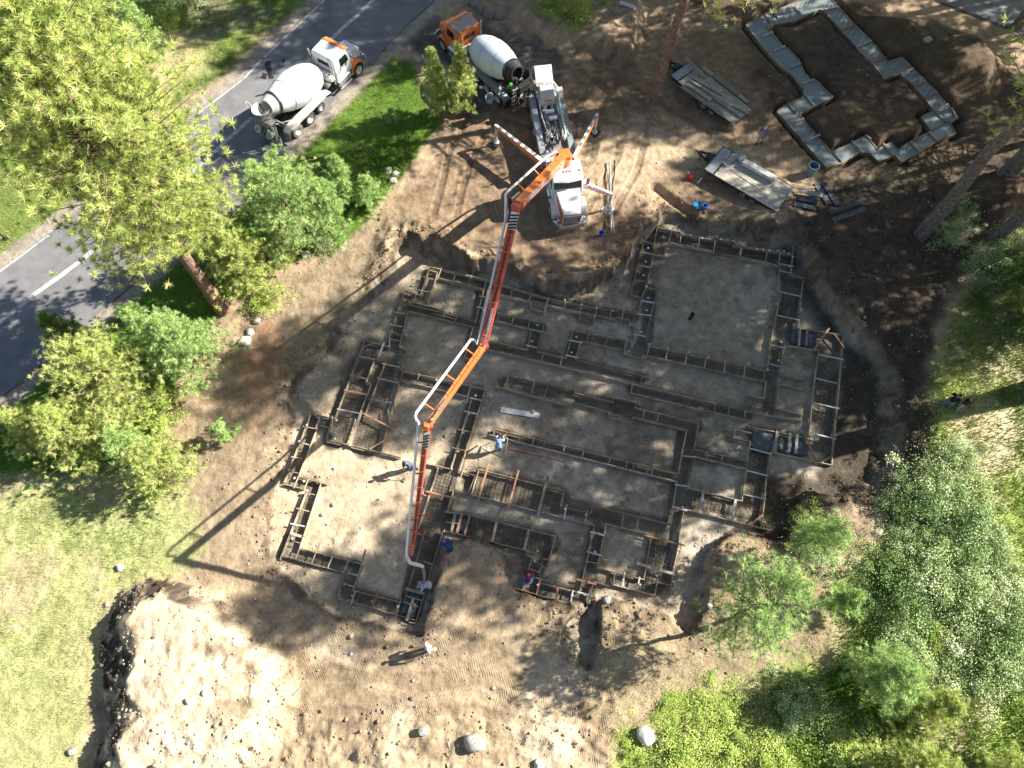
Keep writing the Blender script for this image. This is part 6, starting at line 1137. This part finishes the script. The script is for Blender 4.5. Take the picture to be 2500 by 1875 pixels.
def clods(n):
    x = RNG.uniform(-32, 34, n); y = RNG.uniform(-5, 34, n); r_ = near(F0['rim'], x, y); mk = near(F0['mound'], x, y); g_ = near(G0, x, y); p_ = near(F0['pit'], x, y)
    dens = np.maximum(np.maximum(np.clip(1 - np.abs(r_) / 1.1, 0, 1) * .8, ((mk > .03) & (mk < .97)) * .9), (p_ > .05) * (p_ < .95) * .9) + .03 + .14 * (y < -1.4); cl = fbm(x, y, 1.5, 4) + .5
    k = (RNG.random(n) < dens * cl * 1.3) & (g_ < .25) & (np.abs(near(F0['rd'], x, y)) > .6); x, y = x[k], y[k]; z = near(Z0, x, y); N_ = len(x); s = .025 + .05 * RNG.random(N_) + .10 * RNG.random(N_) ** 9
    bm = bmesh.new(); bmesh.ops.create_icosphere(bm, subdivisions=1, radius=1); base = np.array([v.co[:] for v in bm.verts]); Ft = np.array([[v.index for v in f.verts] for f in bm.faces]); bm.free()
    V = base[None] * (1 + RNG.normal(0, .22, (N_, len(base), 1))) * (s[:, None] * RNG.uniform(.6, 1.2, (N_, 3)))[:, None] + np.stack([x, y, z + s * .25], -1)[:, None]
    col = np.stack([near(C0[..., i], x, y) for i in range(3)], -1) * RNG.uniform(.7, 1.15, (N_, 1)); col = np.repeat(col, len(base), 0)
    tag(link('soil_clods', np_mesh('soil_clods', V.reshape(-1, 3), (Ft[None] + np.arange(N_)[:, None, None] * len(base)).reshape(-1, 3), False, col, 'Col'), gm), 'crumbled clods of soil along the cut banks and spoil heaps', 'soil clods', kind='stuff')
clods(60000)
# exposed roots and twigs in the dark bank
m = MB(); rr = random.Random(5)
for k in range(330):
    z_ = rr.choice(((1960, 560, 2080, 760), (2100, 860, 2240, 1230), (2000, 480, 2330, 700), (1960, 1220, 2200, 1300), (1700, 1330, 1760, 1560), (1000, 570, 1150, 640), (1040, 1420, 1075, 1560), (2050, 60, 2400, 420)))
    px = (rr.uniform(z_[0], z_[2]), rr.uniform(z_[1], z_[3])); q = G(*px, .03); a_ = rr.random() * 6.28; ln = rr.uniform(.25, 1.1); P = [q]
    for j in range(4): a_ += rr.uniform(-.5, .5); n_ = P[-1] + Vector((math.cos(a_), math.sin(a_), 0)) * ln / 4; n_.z = gz(n_.x, n_.y) + .04 + rr.uniform(0, .10); P.append(n_)
    w_ = rr.uniform(.006, .018); m.tube(P, [w_, w_, w_ * .8, w_ * .6, w_ * .3], 4, False)
tag(m.build('roots', M['root'], None), 'thin torn roots and twigs sticking out of the dark cut banks', 'roots', kind='stuff')
# ------------------------------------------------------------------ vegetation
def unit(v): return v / (np.linalg.norm(v, axis=-1, keepdims=True) + 1e-9)
def tufts(c, d, ln, nn, wd, rg, spread=.85):
    """starbursts of needles: c centres, d main directions"""
    n = len(c); dirs = unit(d[:, None] * .55 + rg.normal(size=(n, nn, 3)) * spread * .6); L_ = (ln if np.ndim(ln) else np.full(n, ln))[:, None] * rg.uniform(.65, 1.1, (n, nn))
    side = unit(np.cross(dirs, rg.normal(size=(n, nn, 3)))) * wd * .5
    a = c[:, None] + dirs * L_[..., None] * .06; t_ = c[:, None] + dirs * L_[..., None]; mid = a + (t_ - a) * .55
    V = np.stack([a - side, a + side, t_], 2).reshape(-1, 3); F_ = np.arange(len(V)).reshape(-1, 3)
    tint = np.clip(rg.normal(.5, .2, (n, 1)) + rg.normal(0, .12, (n, nn)), 0, 1); tint = np.repeat(tint.reshape(-1), 3); return V, F_, tint
def pine_geo(H, R_, z0, seed, nb=60, npb=7, ln=.32, nn=18, wd=.03, top=(0, 0), shape='round', r0=.3, droop=.0, extra=(), fork=2, scat=.09):
    rg = np.random.default_rng(seed); wood = MB(); axis = lambda z: np.array([top[0] * (z / H), top[1] * (z / H), z])
    pts = [axis(H * k / 8) + np.append(rg.normal(0, .012 * H, 2) * (0 < k < 8) * (H > 5) * .4, 0) for k in range(9)]
    wood.tube([tuple(p) for p in pts], [r0 * (1.25 if k == 0 else (1 - k / 8) ** .8 + .03) for k in range(9)], 12 if H > 9 else 7)
    limbs = MB(); cs, ds = [], []
    bl = [(z0 + (H - z0) * ((k + rg.random()) / nb) ** .9, rg.random() * 6.283, None) for k in range(nb)] + list(extra)
    for z, az, fix in bl:
        s = (z - z0) / (H - z0)
        prof = {'round': (1 - abs(s - .38) / .72) ** .6 if abs(s - .38) < .72 else 0., 'cone': (1 - s) ** .75 + .06, 'egg': np.sqrt(max(0, 1 - ((s - .35) / .68) ** 2))}[shape]
        l = fix if fix else R_ * prof * rg.uniform(.65, 1.08)
        if l < .12: continue
        el = (.55 * s + .05 - droop) + rg.normal(0, .12); b0 = axis(z); dv = np.array([math.cos(az) * math.cos(el), math.sin(az) * math.cos(el), math.sin(el)])
        tip = b0 + dv * l; midp = b0 + dv * l * .5 - np.array([0, 0, .06 * l]); limbs.tube([tuple(b0), tuple(midp), tuple(tip)], [max(.012, r0 * .22 * l / max(R_, .1)), .012 + .006 * l, .006], 4, False)
        n = max(3, int(npb * (l / R_ + .25)))
        for j in range(n):
            t_ = (.28 + .72 * (j + rg.random()) / n) if not fix else (.4 + .6 * rg.random()); p = b0 + (midp - b0) * min(t_ * 2, 1) + (tip - midp) * max(0, t_ * 2 - 1)
            q = p + rg.normal(0, scat * l + .05, 3) * np.array([1, 1, .55]); dd = unit(dv * .6 + np.array([0, 0, .6]) + rg.normal(0, .35, 3)); cs.append(q); ds.append(dd)
            if fork and rg.random() < .45: limbs.tube([tuple(p), tuple(q)], [.012, .005], 3, False)
    cs.append(axis(H)); ds.append(np.array([0, 0, 1.])); c = np.array(cs); d = np.array(ds)
    V, F_, ti = tufts(c, d, rg.uniform(.75, 1.2, len(c)) * ln, nn, wd, rg); return wood, limbs, V, F_, ti
def pine(lab, px, H, R_, z0, seed, mm='pine', bark='bark', name='pine_tree', group=None, topw=None, loc=None, cat='pine tree', **kw):
    q = G(*px) if loc is None else Vector((loc[0], loc[1], gz(*loc)))
    top = (0, 0) if topw is None else (topw[0] - q.x, topw[1] - q.y)
    wood, limbs, V, F_, ti = pine_geo(H, R_, z0, seed, top=top, **kw); t_ = thing(name, lab, cat, (q.x, q.y, q.z - .05), 0, group)
    tr = wood.build('trunk', M[bark], t_, True, ang=60); limbs.build('limbs', M['root' if bark == 'bark' else 'barkg'], tr)
    link('crown', np_mesh('crown', V, F_, False, ti), M[mm], t_); return t_
tp = U(40, 40, 20.5); pine('great pine leaning over the road in the upper left', (545, 757), 21, 6.1, 7.7, 21, topw=(tp.x, tp.y), nb=400, npb=15, ln=.40, nn=48, wd=.030, r0=.42, extra=[(7.2, 4.4, 3.4), (8, 3.7, 5.), (9.5, 3.5, 5.), (7.8, 2.6, 4.), (9, 4.9, 3.)])
tp = U(1706, -70, 9.5); q1 = G(1588, 247); k1 = 25 / 9.5
pine('big reddish pine trunk beside the loaded trailer with a low green bough', (1588, 247), 25, 4.6, 12.5, 31, topw=(q1.x + (tp.x - q1.x) * 1.6, q1.y + (tp.y - q1.y) * 1.6), nb=150, npb=9, ln=.42, nn=15, wd=.045, r0=.40, extra=[(9.0 + .35 * k, 5.55 + .13 * (k % 5) - .2, 3.6 + .25 * k) for k in range(12)])
tp = U(2500, 282, 11.2); q2 = G(2250, 572)
pine('tall grey-barked pine trunk leaning out of the right edge above the dark soil', (2250, 572), 33, 5.2, 12, 41, bark='barkg', topw=(q2.x + (tp.x - q2.x) * 1.6, q2.y + (tp.y - q2.y) * 1.6), nb=170, npb=8, ln=.5, nn=14, wd=.06, r0=.44)
tp = U(2520, 520, 3.4); q3 = G(2425, 584)
pine('second grey pine trunk cut by the right edge, with ferny shrubs at its foot', (2425, 584), 27, 4.6, 8.5, 42, bark='barkg', topw=(q3.x + 4.5, q3.y + 1.5), nb=160, npb=8, ln=.5, nn=14, wd=.06, r0=.38)
pine('tall pine at the right edge whose boughs hang over the two men on the grass', (2560, 930), 33, 4.8, 13, 43, mm='pinedark', bark='barkg', nb=170, npb=8, ln=.5, nn=14, wd=.06, r0=.42, extra=[(6 + .5 * k, 3.14 + .28 * (k % 4 - 1.5), 3.2 + .2 * k) for k in range(9)])
pine('fir with long mossy boughs reaching in from the upper right edge', (2600, 330), 24, 4.2, 5, 44, mm='pinedark', bark='barkg', nb=190, npb=8, ln=.34, nn=13, wd=.05, r0=.34, droop=.25, shape='egg', extra=[(4 + .6 * k, 3.0 + .22 * (k % 4 - 1), 4.6 + .15 * k) for k in range(8)], name='fir_tree', cat='fir tree')
YP = [('young pine crowding the road edge behind the leaning trunk', (560, 640), 6.0, 2.1, .6, 'pine', 90, 9), ('young pine filling the gap below the leaning trunk', (410, 860), 6.0, 2.2, .6, 'pineblue', 90, 9), ('young pine at the meadow end of the lower clump', (150, 1080), 5.4, 2.2, .6, 'pine', 90, 9), ('young pine in front of the dense lower clump', (335, 1105), 3.6, 1.7, .4, 'pineblue', 60, 8), ('low young pine between the bushy one and the white boulder', (700, 615), 4.4, 1.8, .4, 'pine', 70, 8), ('young pine above the lawn end touching the tall grass', (840, 470), 3.8, 1.5, .4, 'pineblue', 60, 8), ('bushy young pine nearest the tall grass at the lawn end', (745, 600), 8.0, 2.9, 1.2, 'pineblue', 120, 9), ('young pine standing left of the bushiest one by the road', (625, 700), 6.6, 2.6, .8, 'pine', 110, 9), ('slim young pine between the bushy one and the lawn', (672, 520), 5.4, 2.0, .6, 'pineblue', 80, 8), ('small young pine beside the boulder cluster in the tall grass', (905, 500), 3.0, 1.4, .3, 'pineblue', 46, 7), ('half hidden young pine right of the bushiest one', (815, 560), 5.4, 2.0, .5, 'pineblue', 80, 8),
 ('blue-green young pine just below the leaning trunk', (495, 900), 6.8, 2.9, .8, 'pineblue', 120, 9), ('dense yellow-green young pine in the middle of the lower clump', (335, 985), 7.2, 3.1, .9, 'pine', 130, 9), ('dark-tipped young pine leaning over the road edge', (245, 880), 6.2, 1.9, 1.2, 'pinedark', 80, 8), ('yellow-green young pine at the lower left end of the clump', (240, 1090), 6.2, 2.8, .8, 'pine', 110, 9), ('lone bright young pine on the meadow edge with a long shadow', (432, 1160), 4.3, 2.1, .6, 'pine', 70, 8), ('tiny pine sapling in the tree shade left of the pit', (560, 1066), 2.4, .95, .4, 'pineblue', 30, 6),
 ('left one of the two slender young pines at the corner of the lawn', (1072, 274), 6.0, 1.35, .9, 'pine', 90, 7), ('right one of the two slender young pines, in front of the orange mixer wheels', (1132, 276), 6.4, 1.3, 1., 'pine', 90, 7), ('waist-high pine seedling in the lawn grass', (957, 300), 1.5, .45, .1, 'pineblue', 20, 5), ('young pine near the top left across the road', (372, 150), 6.0, 2.0, .8, 'pineblue', 84, 8), ('dark pine at the top edge across the road', (505, -10), 9., 2.8, 1.5, 'pinedark', 100, 8), ('dark pine touching the top edge beside the great crown', (300, -25), 9., 2.8, 1.5, 'pinedark', 100, 8),
 ('young pine at the corner of the shrubs right of the lone sunlit pine', (2035, 1470), 3.2, 1.3, .4, 'pineblue', 46, 7), ('blue-green young pine standing in the shrubs at the lower right', (2110, 1655), 4.6, 1.9, .5, 'pineblue', 80, 8), ('pale young pine in the grass right of the blue-green one', (2235, 1720), 4.2, 1.6, .4, 'pine', 60, 8), ('broad pale pine cut by the bottom edge at the lower right', (2215, 1880), 5.0, 2.4, .6, 'pine', 90, 9), ('pale pine cut by the bottom right corner', (2440, 1900), 4.0, 1.8, .4, 'pine', 60, 8), ('dark green young fir at the right edge under the tall pines', (2470, 690), 4.5, 2.0, .5, 'pinedark', 80, 8), ('bluish young pine at the right edge below the grey trunk', (2500, 800), 4.0, 1.6, .4, 'pinedark', 60, 8)]
for i, (lab, px, H, R_, z0, mm, nb, npb) in enumerate(YP):
    pine(lab, px, H, R_, z0, 100 + i, mm, 'bark', 'young_pine', 'young pines', shape='cone' if (i % 3 or R_ < 1.8) else 'egg', nb=int(nb * 1.05), npb=int(npb * 1.9), ln=.25 if R_ > 1.2 else .2, nn=30, wd=.026, r0=.035 + .012 * H, cat='young pine')
tp = U(1925, 1450, 7.6); pine('lone sunlit pine by the deep trench, its thin trunk leaning to the right', (1712, 1537), 7.6, 2.7, 3.4, 61, 'pineblue', 'barkg', 'young_pine', 'young pines', topw=(tp.x, tp.y), shape='egg', nb=85, npb=11, ln=.36, nn=24, wd=.026, r0=.13, scat=.12, cat='young pine')
tp = U(2052, 1290, 4.8); pine('small sunlit pine with a leaning stem at the edge of the shrubs', (1932, 1347), 4.8, 1.4, 1.6, 62, 'pineblue', 'barkg', 'young_pine', 'young pines', topw=(tp.x, tp.y), shape='egg', nb=70, npb=9, ln=.28, nn=22, wd=.024, r0=.07, cat='young pine')
# pines that stand outside the picture to the right and above: only their shade is seen
wood, limbs, V, F_, ti = pine_geo(30, 5.0, 11, 71, nb=190, npb=9, ln=.55, nn=15, wd=.11, r0=.42)
sh = thing('shade_pine', 'tall pine outside the picture that shades the building site', 'pine tree', group='tall pines beyond the right and top edges')
tr = wood.build('trunk', M['barkg'], sh, True); limbs.build('limbs', M['barkg'], tr); link('crown', np_mesh('crown', V, F_, False, ti), M['pine'], sh)
SHADE = [(36, 34, 1.27), (37, 18, 1.22), (38, 28, 1.05), (60, 48, 1.1), (62, 58, 1.15), (56, 52, 1.1), (58, 38, 1.1), (16, 56, .9), (6, 58, .85), (24, 55, .95), (44, 25, 1.), (47, 34, 1.05), (41, 49, .95), (37, 54, .9), (45, 54, 1.), (29, 57, .85), (20, 59, .85), (12, 60, .72), (3, 61, .66), (-6, 64, .7), (54, 29, 1.1), (34, 62, 1.)]
for i, (x, y, s) in enumerate(SHADE):
    o = sh if i == 0 else copy_tree(sh); o.location = (x, y, -.2); o.rotation_euler = (0, 0, i * 1.7); o.scale = (s, s, s)
# ------------------------------------------------------------------ broadleaf shrubs
def leaves_geo(R_, H, n, seed, lf=.095):
    rg = np.random.default_rng(seed); k = rg.integers(34, 46); cc = np.stack([rg.normal(0, R_ * .5, k), rg.normal(0, R_ * .5, k), rg.uniform(.1, .95, k) * H], -1); cc[:, 2] *= np.exp(-(cc[:, 0] ** 2 + cc[:, 1] ** 2) / (2.2 * R_ * R_)); rr_ = rg.uniform(.12, .42, k) * R_
    w_ = rg.integers(0, k, n); d = unit(rg.normal(size=(n, 3))); d[:, 2] = np.abs(d[:, 2]) * .9 - .1; p = cc[w_] + d * (rr_[w_] * rg.uniform(.1, 1.3, n) ** .6)[:, None] * np.array([1, 1, .8]); fr = rg.random(n) < .14; p[fr] = np.stack([rg.normal(0, R_ * .62, n), rg.normal(0, R_ * .62, n), rg.random(n) * H * .8], -1)[fr]; p[:, 2] = np.maximum(p[:, 2], .05)
    nrm = unit(d * .5 + np.array([0, 0, .7]) + rg.normal(0, .5, (n, 3))); a = unit(np.cross(nrm, rg.normal(size=(n, 3)))); b_ = np.cross(nrm, a); s = (lf * rg.uniform(.6, 1.25, n))[:, None]
    V = np.stack([p - a * s * .5, p + b_ * s * .32, p + a * s * .5, p - b_ * s * .32], 1).reshape(-1, 3); ti = np.repeat(np.clip(rg.normal(.42, .2, n) + rg.normal(0, .22, k)[w_] + (rg.random(n) < .07) * .35, 0, 1), 4)
    wood = MB()
    for j in range(k): wood.tube([(0, 0, 0), tuple(cc[j] * .5 + rg.normal(0, .05, 3)), tuple(cc[j])], [.03, .02, .008], 5, False)
    return wood, V, np.arange(len(V)).reshape(-1, 4), ti
SV = []
for i in range(4):
    wood, V, F_, ti = leaves_geo(1.7, 1.7, 7500, 200 + i); wm = wood.build('tmp', M['root'], None); me_w = wm.data; bpy.data.objects.remove(wm); SV.append((me_w, np_mesh('foliage', V, F_, False, ti)))
def shrub(lab, px, s, mm='leaf', v=0, name='shrub', group=None, sz=None, cat='shrub'):
    q = G(*px); t_ = thing(name, lab, cat, (q.x, q.y, q.z - .05), random.random() * 6, group); t_.scale = (s, s, sz or s)
    link('stems', SV[v % 4][0], None, t_); me = SV[v % 4][1].copy() if mm != 'leaf' else SV[v % 4][1]; link('foliage', me, M[mm], t_); return t_
for i, px in enumerate([(2230, 1235), (2290, 1190), (2330, 1260), (2270, 1300), (2390, 1310), (2210, 1330), (2330, 1360), (2440, 1390), (2260, 1400), (2160, 1390), (2380, 1450), (2310, 1470), (2200, 1480), (2470, 1490), (2420, 1560), (2260, 1560), (2350, 1570), (2130, 1480), (2480, 1620), (2380, 1650), (2190, 1590), (2300, 1640)]):
    shrub('leafy green shrub in the dense sunlit thicket at the lower right', px, random.uniform(.6, 1.3), random.choice(('leaf', 'leaf', 'leaf', 'leafd', 'leafy', 'leafd')), i, group='shrubs of the lower right thicket')
for i, (lab, px, s, mm) in enumerate([('shrub at the tip of the grass strip above the thicket', (2330, 1120), .8, 'leaf'), ('low bush on the spur between pit and thicket', (1985, 1290), .7, 'leafy'), ('bush beside the stem of the small leaning pine', (2010, 1350), .8, 'leaf'), ('bush overhanging the dark cut bank corner', (2185, 1270), .7, 'leaf'), ('yellow-green weed clump left of the lone pine shadow', (1640, 1740), .55, 'leafy'), ('weed clump below the dry knoll', (1740, 1720), .6, 'leafy'), ('weed clump at the bottom edge right of the white boulder', (1660, 1850), .8, 'leafy'), ('weed clump between the white boulder and the shaded hollow', (1780, 1790), .8, 'leafy'), ('weed clump at the bottom edge below the shaded hollow', (1880, 1860), .8, 'leafy'), ('dark bush in the shaded hollow of the lower right', (1950, 1720), .8, 'leaf'), ('weed clump near the white stone in the wild grass', (2070, 1830), .8, 'leafy'), ('weed patch left of the dry knoll edge', (1545, 1835), .5, 'leafy'),
   ('large green bush at the top edge above the driveway bank', (1400, 38), 1.1, 'leafy'), ('smaller bush at the top edge left of the large one', (1345, 12), .7, 'leafy'), ('bush at the foot of the grey leaning trunk', (2310, 580), .75, 'leaf'), ('ferny bush between the two grey trunks', (2350, 520), .6, 'leaf'), ('bush under the second grey trunk', (2400, 650), .9, 'leaf'), ('bush at the right edge above the grass', (2480, 620), .9, 'leaf'), ('low yellow-green bush right of the leaning pine trunk', (650, 740), .7, 'leafy'), ('low bush around the foot of the leaning pine trunk', (590, 700), .6, 'leafy'), ('bush in the shade between the young pines by the road', (560, 640), .8, 'leaf'), ('bush under the dense lower clump of young pines', (400, 1000), .9, 'leafy'), ('bush at the foot of the bushy young pine', (800, 600), .55, 'leaf'), ('grey-green bush beside the young pine across the road', (420, 60), .8, 'leafy'), ('dark bush at the top edge across the road', (460, 20), 1., 'leaf')]):
    fl = 'weed' in lab; shrub(lab, px, s * (1.35 if fl else 1), mm, i, sz=s * .5 if fl else None)
# ------------------------------------------------------------------ grass
def grass(n):
    x = RNG.uniform(-46, 46, n); y = RNG.uniform(-6, 58, n); inside = np.abs(x) < 28 + np.clip(y + 4, 0, None) * .30; x, y = x[inside], y[inside]
    g_ = near(G0, x, y); cl = fbm(x, y, 1.3, 4) + .5; tall = np.clip(sm(.1, -.6, sdf(x, y, ZONES['right'])) + sm(.3, -.3, sdf(x, y, W([(760, 400), (1010, 320), (1000, 420), (860, 520), (760, 620), (700, 560)]))), 0, 1)
    k = RNG.random(len(x)) < g_ * np.clip(cl * 1.5, .1, 1); x, y, cl, tall = x[k], y[k], cl[k], tall[k]; m_ = len(x)
    z = near(Z0, x, y); h = RNG.uniform(.05, .16, m_) * (1 + tall * 2.0) * (.6 + cl); az = RNG.random(m_) * 6.28; ln = RNG.uniform(.3, 1.1, m_) * h + .05
    lean = np.stack([np.cos(az) * ln, np.sin(az) * ln, h], -1); sd = np.stack([-np.sin(az), np.cos(az), az * 0], -1) * (.018 + .014 * tall)[:, None]; p = np.stack([x, y, z - .01], -1)
    V = np.stack([p - sd, p + sd, p + lean], 1).reshape(-1, 3); dry = np.clip(fbm(x, y, 4, 4) * 1.6 + .40 + (near(C0[..., 0], x, y) > .26) * .22 + RNG.normal(0, .16, m_), 0, 1)
    lawn = sdf(x, y, ZONES['lawn']) < -.2; dry = np.where(lawn, dry * .35, dry); dry = np.clip(dry + .45 * (sdf(x, y, ZONES['duff']) < 0) - .25 * (sdf(x, y, ZONES['right']) < -.5), 0, 1)
    tag(link('grass', np_mesh('grass', V, np.arange(len(V)).reshape(-1, 3), False, np.repeat(dry, 3)), M['grass']), 'green and straw-coloured grass on the verges and the meadow', 'grass', kind='stuff')
grass(900000)
